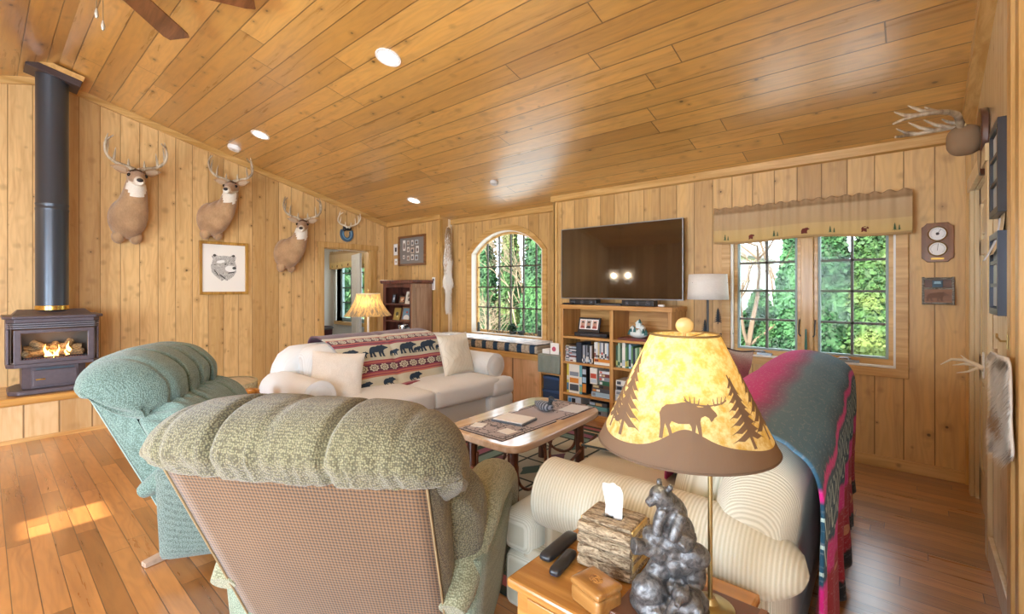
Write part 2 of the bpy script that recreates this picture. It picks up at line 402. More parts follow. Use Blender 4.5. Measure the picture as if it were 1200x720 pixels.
# trims
mb=MB()
def rake(x0,x1,ya,yb,h=.075):
    for a,b in ((ya,RY),(RY,yb)):
        za,zb=ceil_z(a),ceil_z(b)
        mb.add([(x0,a,za-h),(x1,a,za-h),(x1,b,zb-h),(x0,b,zb-h),(x0,a,za),(x1,a,za),(x1,b,zb),(x0,b,zb)],[(0,3,2,1),(4,5,6,7),(0,1,5,4),(1,2,6,5),(2,3,7,6),(3,0,4,7)])
rake(XL,XL+.03,YF,YB); struct('trim_1',mb,wood('pine_trim_rake',hx('dbb272'),hx('b98c48'),'y',rough=.42,coat=.15,knots=3,space='world'),smooth=False)
mb=MB(); rake(XR-.06,XR,YF,YB,.1); struct('trim_2',mb,bpy.data.materials['pine_trim_rake'],smooth=False)
zt=ceil_z(YB)
def crown(x0,x1,y,z): return MB().add([(x0,y,z-.07),(x1,y,z-.07),(x1,y-.035,z-.06),(x0,y-.035,z-.06),(x0,y,z+.03),(x1,y,z+.03),(x1,y-.035,z+.03),(x0,y-.035,z+.03)],[(0,1,2,3),(7,6,5,4),(3,2,6,7),(0,3,7,4),(2,1,5,6),(1,0,4,5)])
struct('trim_3',crown(BX1-.03,XR,YB,zt),TRIM,smooth=False)
struct('trim_4',crown(XL,BX0,YB,zt),TRIM,smooth=False)
struct('trim_5',crown(BX0,BX1,4.82,ceil_z(4.82)),TRIM,smooth=False)
struct('trim_6',MB().box(BX0-.012,BX0+.012,YB-.014,YB+.02,0,zt-.06).box(BX0-.06,BX0,YB-.014,YB,0,zt-.06),TRIMZ,smooth=False)
struct('trim_7',MB().box(BX1-.014,BX1+.014,YB-.014,YB+.14,0,zt-.06).box(BX1,BX1+.055,YB-.014,YB,0,zt-.06),TRIMZ,smooth=False)
struct('trim_8',MB().box(XR-.03,XR,YB-.03,YB,0,zt-.06),TRIMZ,smooth=False)
struct('baseboard_back',MB().box(BX1+.06,XR-.03,YB-.018,YB,0,.088).box(XL,BX0-.06,YB-.018,YB,0,.088),TRIM,smooth=False,bevel=.004)
struct('baseboard_left',MB().box(XL,XL+.018,.9,3.35,0,.088).box(XL,XL+.018,4.36,YB,0,.088),bpy.data.materials['pine_trim_rake'],smooth=False)
PALE=wood('glare_paled_pine',hx('d8c39a'),hx('c2a777'),'z',rough=.35,coat=.3,space='world')  # pine paled to paint in window glare along the right wall
struct('baseboard_right',MB().box(XR-.02,XR,YF,3.36,0,.13),PALE,smooth=False,bevel=.004)
# door casing, left wall
struct('trim_9',MB().box(XL,XL+.025,3.359,3.453,0,2.1).box(XL,XL+.025,4.25,4.369,0,2.1).box(XL,XL+.032,3.34,4.39,2.02,2.105)
   .box(XL-.14,XL+.001,3.453,3.47,0,2.02).box(XL-.14,XL+.001,4.235,4.25,0,2.02).box(XL-.14,XL+.001,3.453,4.25,2.005,2.02),TRIMZ,smooth=False,bevel=.004)
# right wall door with its casing and frame
struct('trim_10',MB().box(XR-.022,XR,3.37,3.46,0,2.13).box(XR-.022,XR,4.34,4.42,0,2.13).box(XR-.03,XR,3.36,4.43,2.04,2.13).box(XR,XR+.05,3.46,3.475,0,2.04).box(XR,XR+.05,4.325,4.34,0,2.04),PALE,smooth=False,bevel=.004)
struct('trim_11',MB().box(XR-.022,XR,2.60,2.70,0,3.1).box(XR-.022,XR,2.42,2.5,0,3.1),TRIMZ,smooth=False,bevel=.004)
mb=MB(); dx=XR+.02
mb.box(dx+.012,dx+.04,3.476,4.324,.01,2.035)
yy=(3.476,3.586,3.855,3.945,4.214,4.324); 
for a,b in((0,1),(2,3),(4,5)): mb.box(dx,dx+.02,yy[a],yy[b],.01,2.035)
for z0,z1 in((.01,.24),(.80,.96),(1.60,1.70),(1.93,2.035)): mb.box(dx,dx+.02,3.5,4.3,z0,z1)
for a,b in((1,2),(3,4)):
    for z0,z1 in((.24,.80),(.96,1.60),(1.70,1.93)): mb.box(dx+.004,dx+.02,yy[a]+.03,yy[b]-.03,z0+.03,z1-.03)
dr=struct('door_1',mb,PALE,smooth=False,bevel=.004)
# bedroom beyond the left door
GREY=plain('c9c6bd',.8,name='grey_bedroom_paint')
struct('wall_bedroom',MB().box(-9.25,-9.1,1.5,4.95,0,2.5).box(-9.2,-6.99,1.4,1.5,0,2.5).box(-9.2,-8.95,4.8,4.95,0,2.5).box(-7.72,-6.99,4.8,4.95,0,2.5).box(-8.95,-7.72,4.8,4.95,0,.72).box(-8.95,-7.72,4.8,4.95,2.0,2.5),GREY,smooth=False)
struct('floor_bedroom',MB().box(-9.2,-6.95,1.45,4.9,-.1,0),plain('8a7a66',.9,name='bedroom_carpet'),smooth=False)
struct('ceiling_bedroom',MB().box(-9.2,-6.99,1.45,4.9,2.5,2.6),plain('e8e6e0',.8,name='bedroom_ceiling_paint'),smooth=False)
# ---------------------------------------------------------------- windows
GLASS=NM('window_glass'); nt=GLASS.nt
tr=GLASS.node('ShaderNodeBsdfTransparent',{0:(.97,.985,.98,1)}); gl=GLASS.node('ShaderNodeBsdfGlossy',{'Roughness':.02})
fr=GLASS.node('ShaderNodeFresnel',{'IOR':1.18}); mx=GLASS.node('ShaderNodeMixShader'); geo=GLASS.node('ShaderNodeNewGeometry')
ff=GLASS.m('MULTIPLY',fr.outputs[0],GLASS.m('SUBTRACT',1.0,geo.outputs['Backfacing'])); nt.links.new(ff,mx.inputs[0]); nt.links.new(tr.outputs[0],mx.inputs[1]); nt.links.new(gl.outputs[0],mx.inputs[2]); nt.links.new(mx.outputs[0],GLASS.out.inputs[0])
GLASS=GLASS.mat
MUNT=plain('4d463b',.5,name='bronze_muntin'); SASHG=plain('8fa2a0',.5,name='grey_sash_gasket'); WHITE=plain('e9e6de',.5,name='daylit_reveal')  # the reveal's white paints in daylight on the window jambs
METAL=plain('8d9296',.35,.8,name='crank_metal')
def empty_struct(name,loc=(0,0,0)):
    o=bpy.data.objects.new(name,None); o.empty_display_size=.05; link(o); o.location=loc; return tag(o,kind='structure')
# window_1 : arched window in the bay
w1=empty_struct('window_1')
mb=MB(); ring_prism(mb,arch_pts(AX0-.10,AX1+.07,AZ0-.085,AZS,AZT+.085),arch_pts(AX0,AX1,AZ0,AZS,AZT),4.80,4.822); mb.build('casing',TRIM,w1,smooth=False)
mb=MB(); ring_prism(mb,arch_pts(AX0+.001,AX1-.001,AZ0+.001,AZS,AZT-.001),arch_pts(AX0+.012,AX1-.012,AZ0+.012,AZS,AZT-.012),4.80,4.93); mb.build('window_reveal',plain('f2ebdd',.45,name='daylit_arch_reveal'),w1,smooth=False)  # near-white colour paints daylight onto the arched reveal
mb=MB(); ring_prism(mb,arch_pts(AX0+.012,AX1-.012,AZ0+.012,AZS,AZT-.012),arch_pts(AX0+.045,AX1-.045,AZ0+.045,AZS,AZT-.045),4.895,4.93); mb.build('window_frame',TRIM,w1,smooth=False)
mb=MB(); vs=arch_pts(AX0+.04,AX1-.04,AZ0+.04,AZS,AZT-.04); mb.prism([(p[0],p[1]) for p in vs],4.910,4.914,'y'); mb.build('pane',GLASS,w1,smooth=False)
def archtop(x,off=.04):
    c=(AX0+AX1)/2; w=(AX1-AX0)/2; h=AZT-AZS; r=(w*w+h*h)/(2*h); cy=AZT-r; return cy+sqrt(r*r-(x-c)**2)-off
mb=MB()
for x in(-4.75,-4.519,-4.299,-4.064,-3.841): mb.box(x-.009,x+.009,4.898,4.925,AZ0+.04,archtop(x))
for z in(1.70,1.405,1.11): mb.box(AX0+.04,AX1-.04,4.898,4.925,z-.009,z+.009)
mb.build('muntin_grid',MUNT,w1,smooth=False)
def rectring(mb,x0,x1,z0,z1,w,y0,y1,w2=None,mi=0):
    w2=w if w2 is None else w2
    ring_prism(mb,[(x0,z0),(x1,z0),(x1,z1),(x0,z1)],[(x0+w,z0+w2),(x1-w,z0+w2),(x1-w,z1-w2),(x0+w,z1-w2)],y0,y1,mi); return mb
# window_2 : double casement
w2=empty_struct('window_2')
rectring(MB(),-1.372,-.034,.705,2.0,.078,YB-.022,YB-.001,.069).build('casing',TRIM,w2,smooth=False,bevel=.004)
rectring(MB(),-1.289,-.109,.776,1.929,.014,YB-.024,YB+.14).build('window_reveal',WHITE,w2,smooth=False)
MB().box(-.735,-.645,YB+.0,YB+.12,.79,1.915).build('mullion',TRIMZ,w2,smooth=False,bevel=.004)
for a,b in((-1.275,-.735),(-.645,-.123)):
    mb=MB(); y0,y1=YB+.03,YB+.075
    rectring(mb,a,b,.79,1.915,.03,y0,y1,.045)
    s=mb.build('sash',TRIM,w2,smooth=False,bevel=.003)
    a+=.03;b-=.03
    rectring(MB(),a,b,.835,1.875,.018,y0+.005,y1-.005).build('gasket',SASHG,s,smooth=False)
    a+=.018;b-=.018
    MB().box(a,b,y0+.03,y0+.034,.853,1.857).build('pane',GLASS,s,smooth=False)
    mb=MB(); c=(a+b)/2; mb.box(c-.009,c+.009,y0+.015,y0+.045,.853,1.857)
    for z in(1.107,1.366,1.62): mb.box(a,b,y0+.015,y0+.045,z-.009,z+.009)
    mb.build('muntin_grid',MUNT,s,smooth=False)
    MB().box(c-.07,c+.05,YB+.0,YB+.03,.79,.812).cyl((c-.02,YB+.012,.812),.016,.014,12).tube([(c-.02,YB+.01,.826),(c-.08,YB+.008,.822),(c-.09,YB+.008,.812)],.006).build('crank_handle',METAL,s)
for x in(-.747,-.633): MB().tube([(x,YB+.025,1.12),(x,YB-.005,1.08),(x,YB-.01,1.0),(x+.012*(1 if x<-.69 else -1),YB-.005,.98)],.006).build('latch',plain('5c5a52',.4,.7),w2)
# window_3 : bedroom window
w3=empty_struct('window_3')
MB().box(-8.97,-8.95,4.78,4.95,.70,2.0).box(-7.72,-7.70,4.78,4.95,.70,2.0).build('window_reveal',WHITE,w3,smooth=False)
MB().box(-9.0,-7.68,4.76,4.95,.655,.72).build('window_sill',TRIM,w3,smooth=False)
mb=MB()
mb.box(-8.95,-8.88,4.88,4.93,.72,2.0).box(-8.27,-8.20,4.88,4.93,.72,2.0).box(-7.79,-7.72,4.88,4.93,.72,2.0).box(-8.95,-7.72,4.88,4.93,.72,.79); mb.build('window_frame',SASHG,w3,smooth=False)
MB().box(-8.88,-7.79,4.9,4.904,.79,2.0).build('pane',GLASS,w3,smooth=False)
mb=MB()
for x in(-8.57,-7.99): mb.box(x-.01,x+.01,4.89,4.92,.79,2.0)
for z in(1.1,1.4,1.7): mb.box(-8.88,-7.79,4.89,4.92,z-.01,z+.01)
mb.build('muntin_grid',MUNT,w3,smooth=False)
# windows of the front part of the room
for i,(x0,x1,z0,z1) in enumerate([(-4.03,-3.68,2.14,2.52),(-3.2,-1.0,.5,2.1)]):
    w=empty_struct('window_%d'%(4+i)); f=.03
    MB().box(x0,x0+f,YF-.12,YF,z0,z1).box(x1-f,x1,YF-.12,YF,z0,z1).box(x0,x1,YF-.12,YF,z0,z0+f).box(x0,x1,YF-.12,YF,z1-f,z1).build('window_frame',TRIMZ,w,smooth=False)
    if i: MB().box((x0+x1)/2-.03,(x0+x1)/2+.03,YF-.1,YF-.02,z0,z1).build('mullion',TRIMZ,w,smooth=False)
    MB().box(x0+f,x1-f,YF-.07,YF-.066,z0+f,z1-f).build('pane',GLASS,w,smooth=False)
w=empty_struct('window_6')
MB().box(XR,XR+.12,-2.9,-2.86,.5,2.15).box(XR,XR+.12,-.64,-.6,.5,2.15).box(XR,XR+.12,-2.9,-.6,.5,.54).box(XR,XR+.12,-2.9,-.6,2.11,2.15).box(XR+.02,XR+.1,-1.78,-1.72,.5,2.15).build('window_frame',TRIMZ,w,smooth=False)
MB().box(XR+.06,XR+.064,-2.86,-.64,.54,2.11).build('pane',GLASS,w,smooth=False)
# ---------------------------------------------------------------- camera, world, light
cd=bpy.data.cameras.new('camera'); cam=bpy.data.objects.new('camera',cd); link(cam); SC.camera=cam
cd.sensor_width=36; cd.lens=36*541.8/1200; cd.shift_y=-22/1200; cd.clip_start=.02; cd.clip_end=200
cam.location=(0,0,1.39); cam.rotation_euler=(R(90),0,R(41.058))
w=bpy.data.worlds.new('world'); SC.world=w; w.use_nodes=True
bg=w.node_tree.nodes['Background']; bg.inputs[0].default_value=(.78,.89,1,1); bg.inputs[1].default_value=7.0
def area(name,loc,rot,sx,sy,e,col=(1,1,1)):
    d=bpy.data.lights.new(name,'AREA'); d.shape='RECTANGLE'; d.size=sx; d.size_y=sy; d.energy=e; d.color=col
    o=bpy.data.objects.new(name,d); link(o); o.location=loc; o.rotation_euler=rot; return o
area('fill_front_window',(-2.1,YF+.02,1.35),(R(90),0,0),2.1,1.5,235,(.68,.83,1))  # added area light just inside the unseen window, fills the room
area('fill_side_window',(XR-.02,-1.75,1.35),(0,R(90),0),1.5,2.1,200,(.68,.83,1))  # second added fill light, inside the unseen side window
sd=bpy.data.lights.new('sun','SUN'); sd.energy=20; sd.angle=R(.6); sd.color=(1,.93,.8); so=bpy.data.objects.new('sun',sd); link(so)
so.rotation_euler=(R(90-33),0,0)
SC.view_settings.view_transform='Standard'; SC.view_settings.look='None'; SC.view_settings.gamma=1; SC.view_settings.exposure=-.08
SC.view_settings.use_curve_mapping=False
# ---------------------------------------------------------------- outside
struct('ground',MB().box(-45,20,YB+4.4,60,-.5,-.4),plain('6f7d49',.95,name='lawn'),smooth=False)
struct('ground_bounce_slab',MB().box(-14,6,4.97,YB+4.4,-.5,-.35),plain('e9e6df',.8,name='bounce_concrete'),smooth=False)  # unseen pale slab added to bounce daylight up to the ceiling
def leafmat(name,a,b,c):
    n=NM(name); P=n.pos('world'); f=n.noise(P[0],9,3); g=n.noise(P[0],1.3,2)
    col=n.mix(n.sstep(f,.35,.65),hx(a),hx(b)); col=n.mix(n.sstep(g,.45,.65),col,hx(c)); n.set('color',col); n.set('rough',.7)
    n.set('Subsurface Weight',0.0); return n.mat
LEAF=[leafmat('cedar_green','102c16','244e28','3c6636'),leafmat('cedar_lime','1c3a18','3b5e2a','5a6a30'),leafmat('spruce_green','102e1e','26502e','3c6e3c')]
BARK=plain('6b5a4a',.9,name='grey_bark'); PBARK=plain('8f7c66',.9,name='pale_bark')
def foliage(mb,n,fn,s0,s1):
    for _ in range(n):
        p,nr=fn(); s=random.uniform(s0,s1)
        a=nr.cross(V((random.gauss(0,1),random.gauss(0,1),random.gauss(0,1)))).normalized(); b=(nr+V((random.gauss(0,.5),random.gauss(0,.5),random.gauss(0,.5)))).normalized().cross(a)
        d=(b*.9+nr*.5); q=p+d*s
        mb.add([p-a*s*.18,p+d*s*.5-a*s*.5,q,p+d*s*.5+a*s*.5,p+a*s*.18],[(0,1,2,3,4)])
def evergreen(x,y,h,r,n,mat,label,s0=.07,s1=.16):
    t=thing('evergreen_shrub',label,'shrub',(x,y,-.42),0,'evergreens outside the windows')
    mb=MB(); sd=random.uniform(0,99)
    def fn():
        u=random.random()**.8; z=h*u; th=random.uniform(0,2*pi)
        rr=r*(1-u**1.6*.85)*(.82+.25*NZ.noise(V((cos(th)*2,sin(th)*2,z*1.6+sd))))*random.uniform(.75,1.03)
        return V((cos(th)*rr,sin(th)*rr,z)),V((cos(th),sin(th),.35)).normalized()
    foliage(mb,n,fn,s0,s1)
    mb.lathe([(r*.62,0),(r*.62,h*.4),(r*.42,h*.7),(0.01,h*.93)],n=10)
    mb.build('foliage',mat,t,smooth=False); MB().tube([(0,0,0),(0,0,h*.5),(0,0,h*.9)],[r*.12,r*.09,.02],7).build('trunk',BARK,t)
    return t
def branch(mb,p,d,l,r,dep,spread=.55,up=.15):
    n=4; pts=[p]; q=V(p); dd=V(d).normalized()
    for i in range(n):
        dd=(dd+V((random.gauss(0,.13),random.gauss(0,.13),random.gauss(0,.08)+up*.2))).normalized(); q=q+dd*l/n; pts.append(q.copy())
    mb.tube(pts,[r*(1-.5*i/n) for i in range(n+1)],5 if dep>1 else 4,cap=False)
    if dep:
        for k in range(random.choice((3,4))):
            b=pts[random.choice((2,3,4))]; nd=(dd+V((random.gauss(0,spread),random.gauss(0,spread),random.gauss(0,spread*.6)+up))).normalized()
            branch(mb,b,nd,l*random.uniform(.55,.8),r*.5,dep-1,spread,up)
def bare_tree(x,y,h,label,mat,stems=1,spread=.55,dep=4,lean=0,r=.07):
    t=thing('bare_tree',label,'tree',(x,y,-.42),0,'leafless trees outside the windows'); mb=MB()
    for k in range(stems): branch(mb,(random.gauss(0,.1*(stems>1)*2),random.gauss(0,.1),0),(random.gauss(0,.25)*(stems>1)+lean,random.gauss(0,.1),1),h*.42,r*random.uniform(.7,1),dep,spread)
    mb.build('branches',mat,t); return t
# hedge seen through the casement
for i,(x,y,h,r,m,lab) in enumerate([
 (-2.55,8.7,1.5,.55,0,'low green cedar shrub at the left edge of the casement view'),
 (-1.95,8.5,1.75,.5,0,'short green cedar under the bare branches in the casement view'),
 (-1.45,8.6,2.9,.5,2,'tall dark green cedar behind the window mullion'),
 (-.95,8.4,3.3,.5,0,'tall green cedar filling the left of the right-hand sash'),
 (-.45,8.3,3.2,.52,1,'lime green cedar in the middle of the right-hand sash'),
 (.05,8.3,2.9,.52,0,'green cedar at the right edge of the casement view'),
 (.6,8.3,3.0,.52,2,'dark green cedar beyond the right edge of the casement')]):
    evergreen(x,y,h,r,9000,LEAF[m],lab,.03,.075)
for i,(x,y,h,r,m,lab) in enumerate([
 (-10.3,9.8,4.6,.75,2,'dark evergreen at the far left of the arched window view'),
 (-9.45,9.6,4.8,.6,0,'green evergreen in the left quarter of the arched window'),
 (-8.7,9.9,4.2,.5,1,'light green evergreen left of the twiggy tree in the arched window'),
 (-8.6,13.0,5.6,1.9,2,'broad distant evergreen behind the twiggy trees of the arched window'),
 (-7.25,9.3,4.6,.55,0,'green evergreen at the right of the arched window view'),
 (-6.3,9.3,4.7,.55,1,'lime green evergreen beyond the right edge of the arched window')]):
    evergreen(x,y,h,r,6500,LEAF[m],lab,.04,.10)
for i,(x,y,h,r,m,lab) in enumerate([(-17.2,9.6,4.6,1.0,0,'green evergreen in the left of the bedroom window'),(-15.4,9.6,5,.9,1,'lime evergreen in the right of the bedroom window'),(-13.8,9.8,5,.9,2,'dark evergreen seen past the bedroom door edge')]):
    evergreen(x,y,h,r,2200,LEAF[m],lab,.12,.26)
bare_tree(-2.25,8.2,4.2,'bare branching tree in the left-hand sash of the casement',BARK,2,.6,4,.0)
bare_tree(-1.7,9.6,4.6,'bare tree behind the cedars by the casement mullion',BARK,1,.55,4)
bare_tree(-7.75,9.5,4.4,'pale twiggy bush in the middle of the arched window',PBARK,5,.45,4,0,.035)
bare_tree(-8.5,9.0,2.0,'low tangle of bare twigs at the foot of the arched window view',PBARK,6,.9,3,0,.02)
# neighbour's house with pale siding
t=thing('neighbour_house','pale sided house behind the bare tree','house',(-7.5,17,-.4))
sid=NM('pale_siding'); P=sid.pos('obj'); f=sid.m('FRACT',sid.m('MULTIPLY',P[3],7)); sid.set('color',sid.mix(sid.sstep(f,0,.12),hx('a5a39d'),hx('dcdad4'))); sid.set('rough',.7)
MB().box(-3,3,0,5,0,3.0).prism([(-3,3.0),(3,3.0),(0,4.6)],0,5,'y').build('wall',sid.mat,t,smooth=False)
[MB().box(a,a+.7,-.03,0,1.2,2.3).build('window',plain('4a5560',.2),t,smooth=False) for a in(-1,1)]
MB().add([(-3.3,-.2,2.85),(0,-.2,4.75),(0,5.2,4.75),(-3.3,5.2,2.85),(3.3,-.2,2.85),(3.3,5.2,2.85)],[(0,1,2,3),(1,4,5,2)]).build('roof',plain('6b6660',.9),t,smooth=False,solid=.1)
# ---------------------------------------------------------------- upholstery
def spline(pts,n,closed=True):
    m=len(pts); out=[]
    for i in range(n):
        t=i/n*m if closed else i/(n-1)*(m-1); k=int(t); f=t-k
        if not closed and k>=m-1: k=m-2; f=1
        g=lambda j:V(pts[j%m]) if closed else V(pts[max(0,min(m-1,j))])
        a,b,c,d=g(k-1),g(k),g(k+1),g(k+2)
        out.append(.5*((2*b)+(c-a)*f+(2*a-5*b+4*c-d)*f*f+(3*b-a-3*c+d)*f**3))
    return out
def puff(mb,x0,x1,prof,nu=90,nv=56,end=.22,seams=(),fine=.0,finek=60,hem=(),wr=.012,seed=0,crown=0,mi=0,T=None,bow=0,pw=2.6,anc=None):
    """stuffed roll: closed (y,z) profile carried along x; seams = pinched x positions; hem = profile fractions that are gathered"""
    P=spline(prof,nv); cy=sum(p[0] for p in P)/nv; cz=sum(p[1] for p in P)/nv
    if anc: cy,cz=anc
    vs=[];fs=[]
    for i in range(nu+1):
        u=-1+2*i/nu; x=x0+(x1-x0)*(i/nu)
        a=max(0,1-(abs(u))**(1/end*1.0 if end<.5 else 2)); a=a**(1/pw)
        for j,p in enumerate(P):
            k=a
            f=j/nv
            for sx,sd,sw in seams: k-= sd*math.exp(-((x-sx-.0)/sw)**2)
            hm=0
            for h0,hw in hem:
                dd=abs(f-h0); dd=min(dd,1-dd); hm=max(hm,math.exp(-(dd/hw)**2))
            g=NZ.noise(V((x*finek*.35+seed,f*5,seed)))+.6*NZ.noise(V((x*finek+seed,f*9,3.3)))
            k+=fine*hm*(-abs(g)*1.6+.25)
            k+=wr*NZ.noise(V((x*5+seed,p[0]*9,p[1]*9)))
            yy=cy+(p[0]-cy)*k; zz=cz+(p[1]-cz)*k+crown*(1-u*u)*(1 if p[1]>cz else .25)
            vs.append((x,yy-bow*u*u,zz))
    for i in range(nu):
        for j in range(nv):
            fs.append((i*nv+j,(i+1)*nv+j,(i+1)*nv+(j+1)%nv,i*nv+(j+1)%nv))
    fs.append(tuple(range(nv))); fs.append(tuple(range(nu*nv,(nu+1)*nv))[::-1])
    return mb.add(vs,fs,mi,T)
def recliner(label,loc,heading,fab,panel,wel,bpanel,armf,armp):
    t=thing('recliner',label,'recliner',loc,heading)
    yb=lambda z:-.37+(.88-z)*.47        # rear face of the reclined back
    # outer back panel
    mb=MB(); n=10
    def pan(u,v):
        z=.10+.80*v; w=.345+.045*v; return ((2*u-1)*w, yb(z)-.012*sin(pi*u)*sin(pi*v), z)
    mb.grid(pan,16,16,flip=False)
    bp=mb.build('back_panel',bpanel,t)
    bp.modifiers.new('solid','SOLIDIFY').thickness=.012
    for s in(-1,1):
        MB().tube([(s*(.345+.045*v),yb(.10+.80*v)-.002,.10+.80*v) for v in [i/12 for i in range(13)]],.0035,6).build('piping',wel,bp)
    # side strips of the back shell
    for s in(-1,1):
        mb=MB(); pts=[]
        for v in [i/10 for i in range(11)]:
            z=.12+.76*v; w=(.347+.045*v)*s
            pts.append([(w,yb(z)+.006,z),(w+s*.012,yb(z)+.05,z),(w+s*.004,yb(z)+.13,z)])
        vs=[p for q in pts for p in q]; fs=[]
        for i in range(10):
            for j in range(2): a=i*3+j; fs.append((a,a+1,a+4,a+3) if s>0 else (a,a+3,a+4,a+1))
        mb.add(vs,fs)
        mb.build('back_frame',fab,t)
    # stuffed back, three rolls
    mb=MB()
    puff(mb,-.475,.475,[(-.43,.885),(-.47,.95),(-.42,1.03),(-.30,1.062),(-.16,1.03),(-.06,.93),(-.05,.82),(-.10,.74),(-.20,.74),(-.30,.80),(-.36,.865)],nu=150,nv=72,end=.21,anc=(-.37,.90),seams=((-.17,.16,.012),(.15,.16,.012),(-.02,.05,.02),(.33,.04,.016),(-.34,.05,.014)),fine=.20,finek=34,hem=((.0,.10),(.64,.08),(.93,.07)),wr=.02,crown=.016,seed=loc[0]*7,bow=-.03,pw=2.0)
    mb.build('head_cushion',fab,t)
    mb=MB()
    puff(mb,-.46,.46,[(-.19,.80),(-.06,.84),(.05,.79),(.11,.70),(.12,.58),(.10,.48),(.03,.43),(-.06,.44),(-.11,.55),(-.16,.70)],nu=130,nv=56,end=.12,seams=((-.16,.09,.014),(.16,.09,.014)),fine=.17,finek=32,hem=((.05,.09),(.6,.09)),seed=loc[0]*3+2)
    mb.build('back_cushion',fab,t)
    mb=MB()
    puff(mb,-.36,.36,[(-.18,.60),(-.04,.62),(.08,.56),(.14,.47),(.10,.40),(-.04,.36),(-.14,.42)],nu=90,nv=44,end=.12,seams=((-.15,.07,.014),(.15,.07,.014)),fine=.07,finek=40,hem=((.05,.06),(.6,.07)),seed=5)
    mb.build('lumbar_cushion',fab,t)
    # seat
    MB().soft((0,.25,.40),(.56,.54,.20),.07,(0,.02,.035),12).build('seat',fab,t)
    MB().soft((0,.535,.29),(.55,.10,.36),.045,(0,.02,0),10).build('footrest',fab,t)
    # arms: side panel, pad that rolls over the front, rear end of the pad
    for s in(-1,1):
        x=s*.385
        def lean(o,p):
            o=V(o); o.x+=s*.03*(o.z/.25); return o
        a=MB().soft((x,.21,.31),(.12,.60,.46),.03,(.012,0,0),10,disp=lean).build('arm',armp,t)
        pts=[(x+s*.004,-.16,.42),(x+s*.008,-.10,.46),(x+s*.012,.02,.55),(x+s*.014,.15,.61),(x+s*.014,.33,.608),(x+s*.014,.44,.585),(x+s*.012,.505,.52),(x+s*.010,.53,.42),(x+s*.008,.535,.30),(x+s*.006,.525,.16)]
        P=spline(pts,40,False); rr=[]
        for i,p in enumerate(P):
            f=i/39; r=.092*min(1,.45+.55*(f/.3) if f<.3 else 1)*(1-.12*max(0,(f-.6)/.4)); r*=1+.03*NZ.noise(V((f*30,s,loc[0]))); rr.append(max(.02,r))
        MB().tube([tuple(p) for p in P],rr,22,sq=.80).build('arm_pad',armf,a)
    # swivel base
    b=MB().cyl((0,.08,.045),.20,.05,24).build('base',plain('6d5a48',.5),t)
    for k in range(4):
        a=pi/4+k*pi/2; d=V((cos(a),sin(a),0)); q=V((-sin(a),cos(a),0)); c=V((0,.08,0))
        mb=MB(); e=c+d*.40
        pts=[c+q*.035,c-q*.035,e-q*.022,e+q*.022]
        mb.add([(p.x,p.y,.003) for p in pts]+[(pts[0].x,pts[0].y,.06),(pts[1].x,pts[1].y,.06),(pts[2].x,pts[2].y,.025),(pts[3].x,pts[3].y,.025)],[(0,1,2,3)[::-1],(4,5,6,7),(0,1,5,4),(1,2,6,5),(2,3,7,6),(3,0,4,7)])
        mb.build('foot',wood('bleached_foot_wood',hx('c0a692'),hx('9a7f6a'),'x') if k==0 and 'bleached_foot_wood' not in bpy.data.materials else bpy.data.materials['bleached_foot_wood'],b,smooth=False)
    return t
OLIVE=fabric('olive_chenille',hx('8a8462'),hx('433e2b'),180,kind='dots',bs=.6)
OLIVEB=fabric('olive_woven_back',hx('8a683f'),hx('36250f'),250,kind='dots',bs=.35,var=.12)
TEAL=fabric('sage_teal_chenille',hx('80998f'),hx('485c54'),180,kind='dots',bs=.5)
TEALB=fabric('sage_woven_side',hx('7f9087'),hx('424f49'),250,kind='dots',bs=.35,var=.12)
WEL=plain('8f7a58',.8,name='welt_cord'); WELT=plain('8fa29a',.8,name='welt_cord_teal')
recliner('olive corduroy recliner with its tan woven back to the viewer',(-1.463,.86,0),R(31.5),OLIVE,OLIVEB,WEL,fabric('olive_woven_back_panel',hx('7a5a38'),hx('33241a'),1,kind='uvdots',bs=.3,var=.12),fabric('pale_sage_arm_pad',hx('a9a98a'),hx('6a6a50'),180,kind='dots',bs=.5),fabric('pale_sage_arm_side',hx('97a28c'),hx('5a6656'),250,kind='dots',bs=.35))
recliner('sage blue green recliner turned sideways beside the gas stove hearth',(-3.017,.854,0),R(-33),TEAL,TEALB,WELT,fabric('sage_woven_back_panel',hx('7f9087'),hx('424f49'),1,kind='uvdots',bs=.3,var=.12),TEAL,TEALB)
